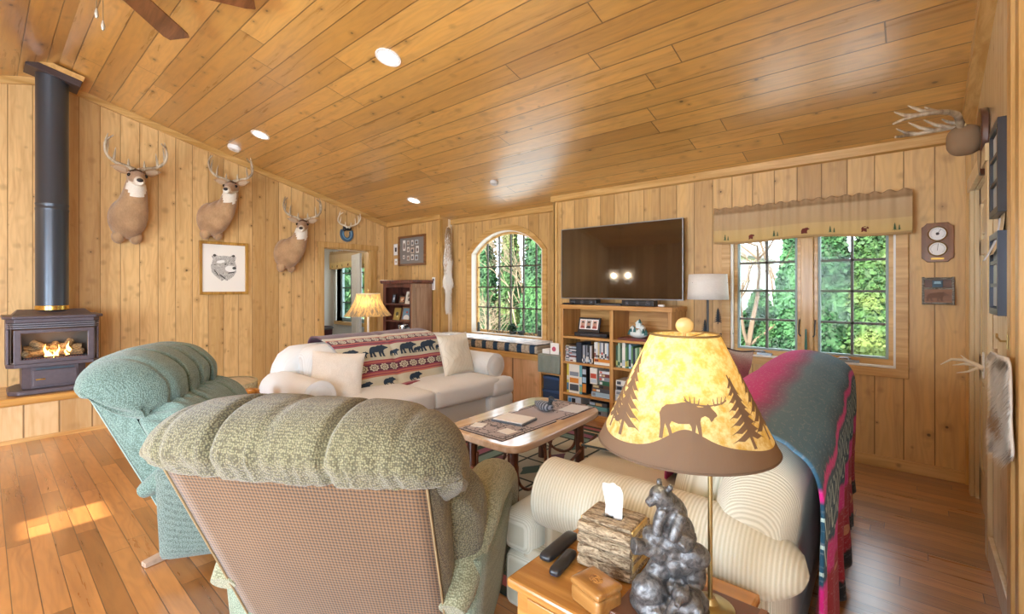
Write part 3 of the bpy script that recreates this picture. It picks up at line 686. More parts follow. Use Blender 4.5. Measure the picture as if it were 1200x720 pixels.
# ------------------------------------------------ sofas
def sofa(label,loc,heading,fab,skirt,L,seats,group=None,blz=.90,rib=None):
    t=thing('sofa',label,'sofa',loc,heading,group); h=L/2; aw=.27
    # base with skirt
    MB().soft((0,.0,.20),(L-.10,.90,.32),.03,(0,.01,0),10).build('base',skirt,t)
    # back
    def camel(o,p):
        o=V(o)
        if o.z>0:
            e=max(0,abs(o.x)/(h-.07)-.80)/.20; o.z-=.16*e*e
        o.y-= .06*max(0,o.z)/.4
        return o
    MB().soft((0,-.36,.55),(L-.14,.22,.66),.10,(0,.02,.02),18,disp=camel).build('back',fab,t)
    w=(L-.14-.34)/seats
    for k in range(seats):
        x=-(L-.14-.34)/2+w*(k+.5)
        c=MB().soft((x,-.19,.66),(w-.005,.19,.42),.08,(0,.03,.02),12,disp=lambda o,p:V((o.x,o.y-.22*o.z,o.z+.02*(1-(o.x/(w/2))**2)))).build('back_cushion',fab,t)
    # seat cushions
    for k in range(seats):
        x=-(L-.14-.34)/2+w*(k+.5); ext=0
        x0,x1=x-w/2,x+w/2
        if k==0: x0-=.0
        mb=MB().soft((x,.16,.41),(w-.006,.76,.17),.035,(0,.015,.03),14)
        if k in(0,seats-1):
            e=-1 if k==0 else 1; mb.soft((x+e*(w/2+.03),.47,.39),(.34,.17,.165),.05,(0,.01,.01),8)
            mb.soft((x+e*(w/2+.03),.455,.20),(.34,.15,.22),.03,(0,.01,.01),8)
        c=mb.build('seat_cushion',fab,t)
        for zz in(.475,.345):
            MB().tube([(x-w/2+.02,-.15,zz),(x-w/2+.012,.5,zz),(x-w/2+.03,.535,zz),(x+w/2-.03,.535,zz),(x+w/2-.012,.5,zz),(x+w/2-.02,-.15,zz)],.005,6).build('piping',fab,c)
    # rolled arms
    for s in(-1,1):
        x=s*(h-.14)
        a=MB().soft((x,-.04,.30),(.18,.78,.54),.04,(.01,0,0),10).build('arm',skirt,t)
        mb=MB(); prof=[]
        pts=[(x+s*.015,-.42,.50),(x+s*.015,-.38,.555),(x+s*.015,-.2,.572),(x+s*.015,.1,.572),(x+s*.015,.29,.572),(x+s*.015,.345,.572),(x+s*.015,.365,.572)]
        P=spline(pts,30,False); rr=[]
        for i,p in enumerate(P):
            f=i/29; r=.132
            if f<.1: r*=(.6+.4*sqrt(f/.1))
            if f>.93: r*=sqrt(max(.0,1-((f-.93)/.07)**2*.55))
            rr.append(r)
        mb.tube([tuple(p) for p in P],rr,30); ap=mb.build('arm_roll',rib or fab,a)
        # pleated scroll on the arm front
        mb=MB()
        mb.lathe([(.0,.012),(.05,.012),(.09,.004),(.104,-.006)],n=40,T=M.Translation((x+s*.015,.365,.572))@M.Rotation(R(-90),4,'X'))
        mb.build('arm_scroll',fab,ap)
    for sx in(-1,1):
        for sy in(-1,1): MB().lathe([(0,0),(.02,0),(.032,.05),(0,.05)],(sx*(h-.12),sy*.36,0),14).build('foot',plain('4b3423',.4),t)
    return t
CREAM=fabric('cream_sofa_cloth',hx('e6e8e8'),hx('d0d1d0'),420,kind='rib',bs=.15,var=.2)
CREAMS=fabric('cream_sofa_skirt',hx('dfdfdc'),hx('c9c9c4'),420,kind='rib',bs=.15,var=.2)
BEIGE=fabric('ribbed_beige_cloth',hx('dbd9ca'),hx('bdbaa6'),600,kind='rib',bs=.45,var=.1)
BEIGES=fabric('ribbed_beige_skirt',hx('d4cdb8'),hx('b5ab92'),210,kind='rib',bs=.45,var=.1)
def ribY(name,a,b,sc):
    n=NM(name); P=n.pos('obj'); s=n.m('SINE',n.m('MULTIPLY',P[2],sc)); h=n.m('MULTIPLY_ADD',s,.5,.5); k=n.m('ADD',n.m('MULTIPLY',h,.85),n.m('MULTIPLY',n.noise(P[0],160,2),.25))
    n.set('color',n.mix(k,b,a)); n.set('rough',.9); n.set('sheen',.25); n.bump(k,.3,.004); return n.mat
RIBARM=ribY('ribbed_arm_cloth',hx('dddccd'),hx('c3c1ab'),520)
RIBW=ribY('ribbed_white_arm_cloth',hx('e6e8e8'),hx('cfd1d0'),420)
sofa('cream two seat sofa under a bear patterned blanket facing the coffee table',(-3.68,2.60,0),R(-90),CREAM,CREAMS,2.16,2,rib=RIBW)
sofa('ribbed beige sofa in the foreground with a magenta blanket over its back',(-.80,2.63,0),R(92.4),BEIGE,BEIGES,2.46,2,rib=RIBARM)
# ---------------------------------------------------------------- throws and pillows
def path_fn(path):
    P=spline(path,200,False); L=[0]
    for a,b in zip(P[:-1],P[1:]): L.append(L[-1]+(b-a).length)
    T=L[-1]
    def f(s):                       # s in metres along the path
        s=max(0,min(T-1e-6,s)); lo=0
        import bisect
        i=max(0,min(len(P)-2,bisect.bisect_right(L,s)-1)); k=(s-L[i])/max(1e-9,L[i+1]-L[i]); p=P[i].lerp(P[i+1],k); d=(P[i+1]-P[i]).normalized()
        return p,V((d[1],-d[0],0)) if len(d)==3 else V((d[1],-d[0]))
    return f,T
def stripes(n,v,stops): return n.ramp(v,stops,'CONSTANT')
# bear blanket, in the cream sofa's own frame
pf,PT=path_fn([(-.545,.66,0),(-.550,.86,0),(-.50,.935,0),(-.40,.945,0),(-.28,.93,0),(-.17,.905,0),(-.075,.83,0),(-.01,.70,0),(.03,.58,0),(.06,.515,0),(.15,.508,0)])
S0=.585   # crest
def bl1(x,s,off=0.0):
    p,nr=pf(s); w=.006*NZ.noise(V((x*5,s*5,1.3)))+.004*sin(x*19+s*3)
    if s>.3 and abs(x-.03)<.08: w-=.016*math.exp(-((x-.03)/.03)**2)
    return (x,p[0]-nr[0]*(w+off),p[1]-nr[1]*(w+off)) if False else (x,p[0]+nr[0]*0+ (w+off)*.8,p[1]+(w+off)*.55)
n=NM('bear_blanket_weave'); P=n.pos('uv'); U,Vv=P[1],P[2]
cream,plum,rose,oran,navy=hx('c6c2ac'),hx('4c1a36'),hx('93384c'),hx('b86e58'),hx('24364a')
k=(PT-S0)/PT
def vs_(t): return (S0+t*(PT-S0))/PT
stops=[(0,plum),(vs_(-.12),cream),(vs_(0),oran),(vs_(.03),plum),(vs_(.125),oran),(vs_(.145),rose),(vs_(.165),plum),(vs_(.18),rose),(vs_(.21),cream),(vs_(.46),rose),(vs_(.48),oran),(vs_(.50),rose),(vs_(.52),plum),(vs_(.63),rose),(vs_(.65),oran),(vs_(.665),rose),(vs_(.69),oran),(vs_(.71),cream),(vs_(.90),rose)]
col=stripes(n,Vv,stops)
def medal(vc,per,hh):
    a=n.m('MULTIPLY',n.m('SUBTRACT',n.m('FRACT',n.m('MULTIPLY',U,per)),.5),2.0); b=n.m('DIVIDE',n.m('SUBTRACT',Vv,vc),hh)
    r=n.m('SQRT',n.m('ADD',n.m('MULTIPLY',a,a),n.m('MULTIPLY',b,b))); th=n.m('ARCTAN2',b,a)
    pet=n.m('MULTIPLY',n.m('COSINE',n.m('MULTIPLY',th,8.0)),.10)
    ring=n.m('COMPARE',n.m('ADD',r,pet),.66,.16); ctr=n.m('COMPARE',r,.22,.12)
    return n.m('MAXIMUM',ring,ctr)
for vc,per,hh in((vs_(.075),14,.055*k),(vs_(.575),10,.06*k)):
    inb=n.m('COMPARE',Vv,vc,hh*.9); col=n.mix(n.m('MULTIPLY',medal(vc,per,hh),inb),col,cream)
n.set('color',n.mix(n.m('MULTIPLY',n.noise(n.vec(n.m('MULTIPLY',U,90),n.m('MULTIPLY',Vv,260)),1,2),.18),col,hx('8a6f66'))); n.set('rough',.95); n.set('sheen',.3)
n.bump(n.noise(n.vec(n.m('MULTIPLY',U,160),n.m('MULTIPLY',Vv,160)),1,2),.4,.004)
T1=TR(-3.68,2.60,0,rz=R(-90)); bt=thing('bear_blanket','woven blanket with rows of black bears draped over the cream sofa back','blanket',(-3.68,2.60,0),R(-90))
xa=lambda s:.62-.13*max(0,(s-S0))/(PT-S0); xb=lambda s:-.56+.04*max(0,(s-S0))/(PT-S0)
MB().grid(lambda u,v:bl1(xa(v*PT)+(xb(v*PT)-xa(v*PT))*u,v*PT),80,70).build('cloth',n.mat,bt,solid=.012)
NAVY=plain('2b3b4c',.95,name='navy_wool')
def bearrow(s0,items,lo=-9,hi=9):
    for x,h in items:
        pol=[(x-px*h*1.12,s0-pz*h) for px,pz in BEAR]
        pol=[(min(xa(q[1])-.01,max(xb(q[1])+.01,q[0])),min(q[1],PT-.02)) for q in pol]
        decal(MB(),[pol],lambda a,b:bl1(a,b,.011),0).build('woven_bear',NAVY,bt,smooth=False)
W=PT-S0
bearrow(S0+W*.42,[(.56,.10),(.405,.062),(.29,.125),(.075,.062),(-.04,.125),(-.20,.062),(-.29,.125),(-.47,.06)][:8])
bearrow(S0+W*.885,[(.44,.075),(.21,.085),(-.08,.095)])
# plaid and pictograph blanket, in the beige sofa's own frame
qf,QT=path_fn([(.07,.52,0),(.01,.66,0),(-.04,.80,0),(-.14,.915,0),(-.29,.955,0),(-.44,.93,0),(-.535,.86,0),(-.555,.70,0),(-.535,.45,0),(-.52,.25,0),(-.51,.03,0)])
def bl2(u,v):
    x0=-1.06+.46*max(0,1-v/.30)**1.3; x=x0+(1.06-x0)*u+.02*sin(v*7); s=v*(QT-.12*u-.02*sin(u*23)); p,nr=qf(s); k=max(0,(s-.85)/(QT-.85))
    w=.012*NZ.noise(V((x*3,s*4,2.7)))+ k*(.028*sin(x*17+.6*sin(x*5))+.012*sin(x*41))
    if s<.8: w=w*.6+.006
    return (x+.03*k*sin(x*9),p[0]-max(0,k)**.5*(w+.03*k)+(w if k<=0 else 0)*.5,p[1]+(w if k<=0 else 0))
n=NM('magenta_blanket_weave'); P=n.pos('uv'); U,Vv=P[1],P[2]
mag,teal,dteal,red,blk,pk=hx('cc2088'),hx('4a7896'),hx('16465e'),hx('9c1e30'),hx('17191d'),hx('d65ca4')
vj=n.m('ADD',Vv,n.m('MULTIPLY',n.m('SUBTRACT',n.noise(n.vec(n.m('MULTIPLY',U,130),n.m('MULTIPLY',Vv,12)),1,1),.5),.018))
col=n.ramp(vj,[(0,mag),(.10,pk),(.2,mag),(.36,mag),(.40,hx('8a4f7c')),(.43,hx('5f86a0')),(.50,teal),(.545,dteal),(.55,mag),(.562,mag),(.57,dteal),(.70,dteal),(.71,mag),(.765,mag),(.775,red),(.95,red),(.955,blk)])
a=n.m('ABSOLUTE',n.m('SUBTRACT',n.m('FRACT',n.m('MULTIPLY',U,30)),.5)); b=n.m('FRACT',n.m('MULTIPLY',Vv,22))
arrow=n.m('MULTIPLY',n.m('COMPARE',n.m('ADD',a,n.m('MULTIPLY',b,.5)),.5,.07),n.m('COMPARE',Vv,.635,.055)); col=n.mix(arrow,col,hx('a9c0bd'))
vv=n.vor(n.vec(n.m('MULTIPLY',U,16),n.m('MULTIPLY',Vv,17)),1.0,rnd=.5); m=n.m('MULTIPLY',n.m('COMPARE',vv['Distance'],.22,.07),n.m('COMPARE',Vv,.865,.07)); col=n.mix(n.m('MULTIPLY',m,.8),col,hx('c98a62'))
col=n.mix(n.m('MULTIPLY',n.m('COMPARE',n.noise(n.vec(n.m('MULTIPLY',U,50),n.m('MULTIPLY',Vv,130)),1,2),.62,.03),.12),col,hx('d9d5d8'))
n.set('color',col); n.set('rough',.95); n.set('sheen',.08); n.bump(n.noise(n.vec(n.m('MULTIPLY',U,300),n.m('MULTIPLY',Vv,200)),1,2),.5,.005)
b2=thing('magenta_blanket','magenta, teal and dark red patterned blanket hanging over the beige sofa back','blanket',(-.80,2.63,0),R(92.4))
MB().grid(bl2,150,110).build('cloth',n.mat,b2,solid=.01)
# pillows
def pillow(name,label,T,w,h,t,mat,loc,rot,edge=None):
    def side(sg):
        def f(u,v):
            a,b=2*u-1,2*v-1; k=((1-abs(a)**2.6)*(1-abs(b)**2.6)); k=max(0,k)**.55
            x=a*w/2*(1-.07*(1-b*b)*abs(a)); z=b*h/2*(1-.07*(1-a*a)*abs(b))
            wr=.05*NZ.noise(V((a*2.2,b*2.2,sg*3+w*9)))+.02*NZ.noise(V((a*6,b*6,sg)))
            return (x,sg*t/2*k*(1+wr*3),z)
        return f
    mb=MB(); mb.grid(side(-1),36,36); mb.grid(side(1),36,36,flip=True)
    o=mb.build(name,mat); o.location=loc; o.rotation_euler=rot; tag(o,label,'pillow'); 
    if edge:
        pts=[]
        for i in range(97):
            q=i/96*4; sd=int(q)%4; f=q-int(q); f=min(1,f); a,b={0:(-1+2*f,-1),1:(1,-1+2*f),2:(1-2*f,1),3:(-1,1-2*f)}[sd]
            pts.append((a*w/2*(1-.07*(1-b*b)*abs(a)),0,b*h/2*(1-.07*(1-a*a)*abs(b))))
        MB().tube(pts,.006,6).build('piping',edge,o)
    return o
SATIN=fabric('white_quilted_satin',hx('ece8e0'),hx('d5cfc6'),90,rough=.5,kind='n',bs=.2)
n=NM('cream_vine_brocade'); P=n.pos('obj'); wv=n.m('SINE',n.m('ADD',n.m('MULTIPLY',P[1],62),n.m('MULTIPLY',n.m('SINE',n.m('MULTIPLY',P[3],26)),2.0)))
m=n.m('COMPARE',wv,.0,.10); n.set('color',n.mix(n.m('MULTIPLY',m,.55),hx('e7e2d2'),hx('b9b19a'))); n.set('rough',.6); BROC=n.mat
n=NM('tan_circle_brocade'); P=n.pos('obj'); v=n.vor(P[0],13,rnd=.2); m=n.m('COMPARE',n.m('FRACT',n.m('MULTIPLY',v['Distance'],5.0)),.5,.14); n.set('color',n.mix(n.m('MULTIPLY',m,.5),hx('cbbba2'),hx('a08d72'))); n.set('rough',.6); TANP=n.mat
pillow('throw_pillow','shiny white quilted pillow leaning on the near arm of the cream sofa',None,.42,.42,.15,SATIN,(-3.58,1.92,.665),(R(-24),R(6),R(62)))
pillow('throw_pillow','cream vine patterned pillow at the far end of the cream sofa',None,.44,.42,.15,BROC,(-3.55,3.20,.715),(R(-16),0,R(96)),SATIN)
pillow('throw_pillow','tan circle patterned pillow at the far end of the beige sofa',None,.50,.46,.16,TANP,(-.98,3.38,.76),(R(20),R(8),R(84)),plain('4a3a2c',.8))
pillow('throw_pillow','flat pale grey green cushion lying on the beige sofa seat',None,.62,.50,.10,fabric('grey_green_quilt',hx('c6c2a6'),hx('a19c82'),120,kind='n',bs=.3),(-1.05,2.38,.552),(R(90),R(0),R(4)),plain('2f4148',.8))
# ---------------------------------------------------------------- rug
n=NM('rug_weave'); P=n.pos('world'); X,Y=P[1],P[2]
c=.34; a=n.m('FRACT',n.m('DIVIDE',n.m('SUBTRACT',X,-3.05),c)); b=n.m('FRACT',n.m('DIVIDE',n.m('SUBTRACT',Y,1.55),c))
ia=n.m('FLOOR',n.m('DIVIDE',n.m('SUBTRACT',X,-3.05),c)); ib=n.m('FLOOR',n.m('DIVIDE',n.m('SUBTRACT',Y,1.55),c))
par=n.m('MODULO',n.m('ADD',ia,ib),2.0); a2=n.m('SUBTRACT',a,.5); b2_=n.m('SUBTRACT',b,.5)
d=n.m('ADD',n.m('MULTIPLY',n.m('ABSOLUTE',a2),1.9),n.m('MULTIPLY',n.m('ABSOLUTE',b2_),1.1)); wz=n.m('MULTIPLY',n.noise(P[0],30,1),.12)
leaf=n.m('LESS_THAN',n.m('ADD',d,wz),.46)
colr=n.mix(leaf,hx('b9b29c'),n.mix(par,hx('6e4a58'),hx('4f6660')))
ln=n.m('LESS_THAN',n.m('MINIMUM',n.m('MINIMUM',a,n.m('SUBTRACT',1,a)),n.m('MINIMUM',b,n.m('SUBTRACT',1,b))),.03); colr=n.mix(ln,colr,hx('2e3b38'))
e=n.m('MINIMUM',n.m('MINIMUM',n.m('SUBTRACT',X,-3.05),n.m('SUBTRACT',-1.0,X)),n.m('MINIMUM',n.m('SUBTRACT',Y,1.55),n.m('SUBTRACT',4.0,Y)))
bc=n.ramp(n.m('DIVIDE',e,.5),[(0,hx('2c3a3a')),(.08,hx('a5636c')),(.2,hx('38504c')),(.30,hx('c8bca2')),(.36,hx('38504c')),(.5,hx('8f5a76')),(.66,hx('2c3a3a')),(.72,hx('6f8a84')),(.9,hx('2c3a3a'))],'CONSTANT')
colr=n.mix(n.m('LESS_THAN',e,.48),colr,bc); n.set('color',colr); n.set('rough',.95); n.bump(n.noise(P[0],260,2),.5,.004)
tag(MB().box(-3.05,-1.0,1.55,4.0,.001,.012).build('area_rug',n.mat,smooth=False,bevel=.003),'patterned area rug in plum, green and cream under the coffee table','rug')
# ---------------------------------------------------------------- coffee table
BIRCH=wood('pale_birch_top',hx('e3cbb2'),hx('c9a888'),'y',rough=.16,coat=.6); DKLOG=wood('dark_peeled_log',hx('7b4426'),hx('3c1f14'),'z',rough=.35,coat=.3,knots=14)
TWIG=wood('bent_twig',hx('8a4e2e'),hx('4d2a1a'),'x',rough=.5)
ct=thing('coffee_table','log legged coffee table with a rounded pale birch slab top','table',(-2.1,2.6,.012))
def sm(pts,n): return [(p[0],p[1]) for p in spline([(a,b,0) for a,b in pts],n)]
out=sm([(-.33,-.42),(-.28,-.50),(-.18,-.545),(.0,-.56),(.22,-.56),(.31,-.53),(.345,-.46),(.345,-.30),(.325,.0),(.31,.25),(.29,.44),(.25,.54),(.16,.595),(-.05,.60),(-.25,.60),(-.34,.56),(-.385,.46),(-.38,.25),(-.36,.0),(-.345,-.25)],70)
MB().prism(out,.395,.44,'z').build('tabletop',BIRCH,ct,bevel=.008)
for i,(x,y) in enumerate([(-.11,-.46),(.22,-.43),(-.20,.42),(.17,.40)]):
    l=MB().tube([(x,y,0),(x+.004,y,.15),(x,y-.003,.3),(x,y,.397)],[.036,.033,.034,.037],14).build('leg',DKLOG,ct)
    MB().ell((x+.033*(1 if i%2 else -.2),y-.03,.2),(.012,.012,.016),8,6).build('knot',plain('c98a4c',.4),l)
def loop(cx,cy,cz,r,a0,a1,ax,rr=.008,rz=None):
    pts=[]
    for i in range(25):
        t=R(a0+(a1-a0)*i/24); u=r*cos(t); v=(rz or r)*sin(t)
        pts.append((cx+u,cy,cz+v) if ax=='x' else (cx,cy+u,cz+v))
    return pts
for q in (loop(.05,-.45,.25,.13,-200,20,'x',rz=.14),loop(.20,-.22,.22,.15,-190,100,'y',rz=.16),loop(.19,.16,.24,.17,60,300,'y',rz=.17),loop(-.16,-.22,.22,.15,-100,90,'y'),loop(-.02,.41,.24,.15,-200,20,'x'),
          [(.30,-.50,.12),(.15,-.47,.14),(-.02,-.48,.19),(-.2,-.50,.24)],[(.19,.0,.06),(.20,.2,.10),(.19,.42,.16),(.21,.58,.22)]):
    MB().tube(q,.010,8).build('twig_brace',TWIG,ct)
n=NM('lodge_runner_cloth'); P=n.pos('obj'); e=n.m('MINIMUM',n.m('SUBTRACT',.205,n.m('ABSOLUTE',P[1])),n.m('SUBTRACT',.54,n.m('ABSOLUTE',P[2])))
g=n.noise(P[0],14,3); ln=n.m('COMPARE',g,.5,.018); base=n.mix(n.m('MULTIPLY',ln,n.m('GREATER_THAN',n.m('ABSOLUTE',P[2]),.2)),hx('b5aeb2'),hx('4e4f58'))
base=n.mix(n.m('COMPARE',e,.03,.006),base,hx('53545c')); base=n.mix(n.m('LESS_THAN',e,.008),base,hx('484a52')); n.set('color',base); n.set('rough',.8)
zz=.4525
tag(MB().prism([(-.2,-.54),(.2,-.54),(.205,.02),(.17,.06),(.21,.10),(.2,.54),(-.2,.54),(-.205,.1),(-.17,.05),(-.205,0)],0,.003).build('table_runner',n.mat,smooth=False),'grey lodge runner spread along the birch coffee table','table runner').location=(-2.10,2.63,zz)
def obj_at(o,loc,rz=0,label=None,cat=None,group=None): o.location=loc; o.rotation_euler=(0,0,rz); return tag(o,label,cat,group)
BLUEG=plain('5f666e',.4,name='slate_cover'); PAPER=plain('f2f1ee',.6,name='white_paper')
nb=thing('notebook','white page topped notebook on the coffee table nearest the recliner','notebook',(-2.13,2.47,zz+.004),R(8))
MB().cbox((0,0,.007),(.26,.20,.014)).build('cover',BLUEG,nb,smooth=False,bevel=.003); MB().cbox((0,0,.0165),(.235,.18,.005)).build('pages',PAPER,nb,smooth=False)
ske=plain('8e9196',.7)
obj_at(MB().cbox((0,0,.0015),(.09,.09,.003)).build('paper_napkin',PAPER,smooth=False),(-2.24,2.23,zz+.004),R(20),'white square napkin at the near left corner of the runner','napkin')
obj_at(MB().cbox((0,0,.0015),(.10,.09,.003)).build('paper_napkin',PAPER,smooth=False),(-2.0,2.25,zz+.004),R(-5),'white square napkin at the near right corner of the runner','napkin')
obj_at(MB().cbox((0,0,.001),(.16,.22,.002)).build('paper_sheet',plain('dfe2e4',.6),smooth=False),(-1.99,3.02,zz+.004),R(6),'pale printed sheet at the far end of the runner','paper')
# duck decoy
dk=thing('duck_decoy','dark carved duck decoy sitting on the coffee table','figurine',(-2.13,2.82,zz+.004),R(-100))
DUCK=plain('5a6370',.5,name='duck_slate'); n=NM('duck_barred'); P=n.pos('obj'); n.set('color',n.mix(n.m('GREATER_THAN',n.m('SINE',n.m('MULTIPLY',P[2],260)),.1),hx('3d4450'),hx('8c939c'))); n.set('rough',.5)
mb=MB(); prof=[(-.10,.010,.052),(-.085,.022,.045),(-.05,.043,.040),(0,.052,.037),(.045,.047,.036),(.075,.028,.038),(.085,.008,.042)]
vs=[];fs=[];N=18
for y,r,cz in prof:
    for k in range(N): t=2*pi*k/N; vs.append((r*cos(t),y,max(.002,cz+r*.72*sin(t))))
for i in range(len(prof)-1):
    for k in range(N): fs.append((i*N+k,i*N+(k+1)%N,(i+1)*N+(k+1)%N,(i+1)*N+k))
fs+=[tuple(range(N))[::-1],tuple(range((len(prof)-1)*N,len(prof)*N))]; mb.add(vs,fs); mb.build('body',n.mat,dk)
hd=MB().tube([(0,.055,.055),(0,.066,.075),(0,.07,.092)],[.022,.017,.016],12).ell((0,.077,.103),(.019,.027,.02),14,10).build('head',plain('2f3b44',.35),dk)
MB().soft((0,.112,.098),(.018,.035,.009),.004,n=4).build('bill',plain('4b5560',.4),hd)
# ---------------------------------------------------------------- end table with its lamp
YW=wood('honey_oak',hx('d09a54'),hx('a26e34'),'x',rough=.25,coat=.5); ez=.56
et=thing('end_table','honey oak end table in the foreground beside the beige sofa arm','table',(-.60,1.20,0))
MB().box(-.285,.285,-.21,.19,ez-.028,ez).build('tabletop',YW,et,smooth=False,bevel=.008)
MB().box(-.26,.26,-.19,.17,ez-.13,ez-.03).build('apron',YW,et,smooth=False,bevel=.003)
dw=MB().box(-.22,.22,-.196,-.188,ez-.12,ez-.04).build('drawer',YW,et,smooth=False,bevel=.002); MB().ell((0,-.208,ez-.08),(.014,.014,.014),12,8).build('knob',plain('b58a3c',.3,.9),dw)
for x in(-.24,.24):
    for y in(-.17,.15): MB().box(x-.022,x+.022,y-.022,y+.022,0,ez-.13).build('leg',YW,et,smooth=False,bevel=.004)
MB().box(-.24,.24,-.17,.15,.16,.18).build('shelf',YW,et,smooth=False,bevel=.003)
# leather runner/tray
tr_=obj_at(MB().box(-.155,.155,-.13,.13,0,.012).build('leather_mat',plain('6f4a36',.35,name='brown_leather'),smooth=False,bevel=.003),(-.43,1.175,ez+.001),0,'brown leather mat under the bear statue and lamp on the end table','mat')
MB().box(.135,.15,-.128,.128,.0125,.0145).build('stitched_edge',plain('8c6248',.4),tr_,smooth=False)
zm=ez+.0135
# lamp
BRASS=plain('b9a878',.28,.9,name='antique_brass')
lp=thing('table_lamp','tall brass lamp with a parchment shade cut with moose and pine trees','lamp',(-.393,1.22,zm))
ba=MB().lathe([(0,0),(.055,0),(.058,.006),(.05,.012),(.02,.018),(.012,.03),(0,.03)],n=32).build('base',BRASS,lp)
Lx,Ly=-.048,-.046    # shade axis relative to the post, pulled over by the bent neck
sh0,sh1=.427,.70       # heights of the shade rims above the mat
po=MB().tube([(0,0,.02),(0,0,.375),(-.004,-.004,.395),(-.030,-.029,.43),(Lx+.006,Ly+.006,.455),(Lx,Ly,.47),(Lx,Ly,.66)],.0058,12).build('pole',BRASS,lp)
R0,R1=.213,.083
n=NM('parchment_shade'); P=n.pos('obj'); f=n.noise(P[0],38,5,.7); f2=n.noise(P[0],9,3)
pc=n.mix(n.sstep(f,.35,.65),hx('dcb95f'),hx('f6e7b0')); n.set('color',pc); n.set('rough',.7)
trn=n.node('ShaderNodeBsdfTranslucent',{0:pc}); mxs=n.node('ShaderNodeMixShader',{0:.55}); n.nt.links.new(n.b.outputs[0],mxs.inputs[1]); n.nt.links.new(trn.outputs[0],mxs.inputs[2]); n.nt.links.new(mxs.outputs[0],n.out.inputs[0]); PARCH=n.mat
def cone(a,h,off=0):    # a angle, h 0..1 up the shade
    r=R0+(R1-R0)*h+off; return (Lx+r*cos(a),Ly+r*sin(a),sh0+(sh1-sh0)*h)
mb=MB(); mb.grid(lambda u,v:cone(2*pi*u,v),72,14); sh=mb.build('lamp_shade',PARCH,lp)
BR=NM('brown_stencil',color=hx('8a7460'),rough=.8); t2=BR.node('ShaderNodeBsdfTranslucent',{0:(*hx('96806a'),1)}); m2=BR.node('ShaderNodeMixShader',{0:.45}); BR.nt.links.new(BR.b.outputs[0],m2.inputs[1]); BR.nt.links.new(t2.outputs[0],m2.inputs[2]); BR.nt.links.new(m2.outputs[0],BR.out.inputs[0]); BR=BR.mat
# direction of the shade's side that faces the middle of the room's right end
A0=math.atan2(-(1.22+Ly),-(-.393+Lx))
SLH=sqrt((sh1-sh0)**2+(R0-R1)**2)
def onshade(x,y):       # x metres round the shade from its front, y metres up the slope
    h=y/SLH; r=R0+(R1-R0)*h*.9; return cone(A0+x/r,h,.0012)
mb=MB()
# ground line
def hill(x): return .045+.034*math.exp(-((x-.0)/.06)**2)+.012*sin(x*14+1)
N=150; xs=[-pi*R0+2*pi*R0*i/N for i in range(N+1)]
vs=[];fs=[]
for x in xs:
    for k in range(4): vs.append(cone(A0+x/R0,(hill(x)*k/3)/SLH,.0012))
for i in range(N):
    for k in range(3): a=i*4+k; fs.append((a,a+4,a+5,a+1))
mb.add(vs,fs)
def sil(polys): 
    for p in polys:
        decal(mb,[p],onshade,1)
ms=.105; mx0,my0=-.055,.064
sil([[(mx0+px*ms,my0+py*ms) for px,py in MOOSE]])
for q in antler2d(mx0+.96*ms,my0+.74*ms,ms*1.15,1): sil([q])
for q in antler2d(mx0+.99*ms,my0+.74*ms,ms*1.15,-1): sil([q])
def fir(x,y,w,h,lean=0):
    out=[[(x-w*.05,y),(x+w*.05,y),(x+w*.02+lean*h,y+h),(x-w*.02+lean*h,y+h)]]
    for i in range(8):
        t=i/8; yy=y+h*(.16+.80*t); ww=w*.5*(1-t)**.75+w*.04; xc=x+lean*(yy-y)
        for s in(-1,1): out.append([(xc,yy+h*.115),(xc+s*ww*.55,yy+h*.01),(xc+s*ww,yy-h*.065),(xc+s*ww*.72,yy-h*.035),(xc+s*ww*.4,yy-h*.05),(xc,yy+h*.01)])
    return out
for x,y,w,h,l in [(-.165,.045,.115,.215,.10),(-.222,.05,.10,.17,.16),(.165,.045,.10,.165,-.35),(.240,.05,.11,.215,-.30),(.34,.05,.08,.2,0),(-.34,.05,.08,.2,0),(.48,.05,.08,.18,0),(-.48,.05,.08,.18,0)]:
    for q in fir(x,y,w,h,l): sil([q])
mb.build('stencil_scene',BR,sh,smooth=False)
for r_,z_ in((R0,sh0),(R1,sh1)): MB().tube([(Lx+r_*cos(2*pi*i/64),Ly+r_*sin(2*pi*i/64),z_) for i in range(65)],.0028,6).build('shade_rim',BR if r_>.1 else plain('7a6138',.6),sh)
mb=MB()
for k in range(3): a=A0+k*2*pi/3+.4; mb.tube([(Lx,Ly,sh1-.012),(Lx+R1*cos(a),Ly+R1*sin(a),sh1-.002)],.0016,6)
mb.build('shade_spider',BRASS,sh)
MB().tube([(Lx,Ly,.66),(Lx,Ly,.705)],.004,8).ell((Lx,Ly,.722),(.022,.007,.020),20,12,rot=M.Rotation(A0+pi/2+.1,3,'Z')).build('finial',plain('c9a86a',.3,name='finial_wood'),lp)
BULB=NM('lamp_bulb',color=(1,.9,.75),emit=(1,.84,.60),estr=7).mat
MB().lathe([(0,0),(.012,0),(.014,.02),(.028,.05),(.03,.065),(.022,.085),(0,.095)],(Lx+.02,Ly,.515),20).build('bulb',BULB,lp)
MB().cyl((Lx+.02,Ly,.49),.014,.03,16).build('socket',BRASS,lp)
def point(name,loc,e,col,r=.04):
    d=bpy.data.lights.new(name,'POINT'); d.energy=e; d.color=col; d.shadow_soft_size=r; o=bpy.data.objects.new(name,d); link(o); o.location=loc; return o
point('lamp_light',(-.393+Lx-.025,1.22+Ly,zm+.57),1.45,(1,.86,.62),.03)
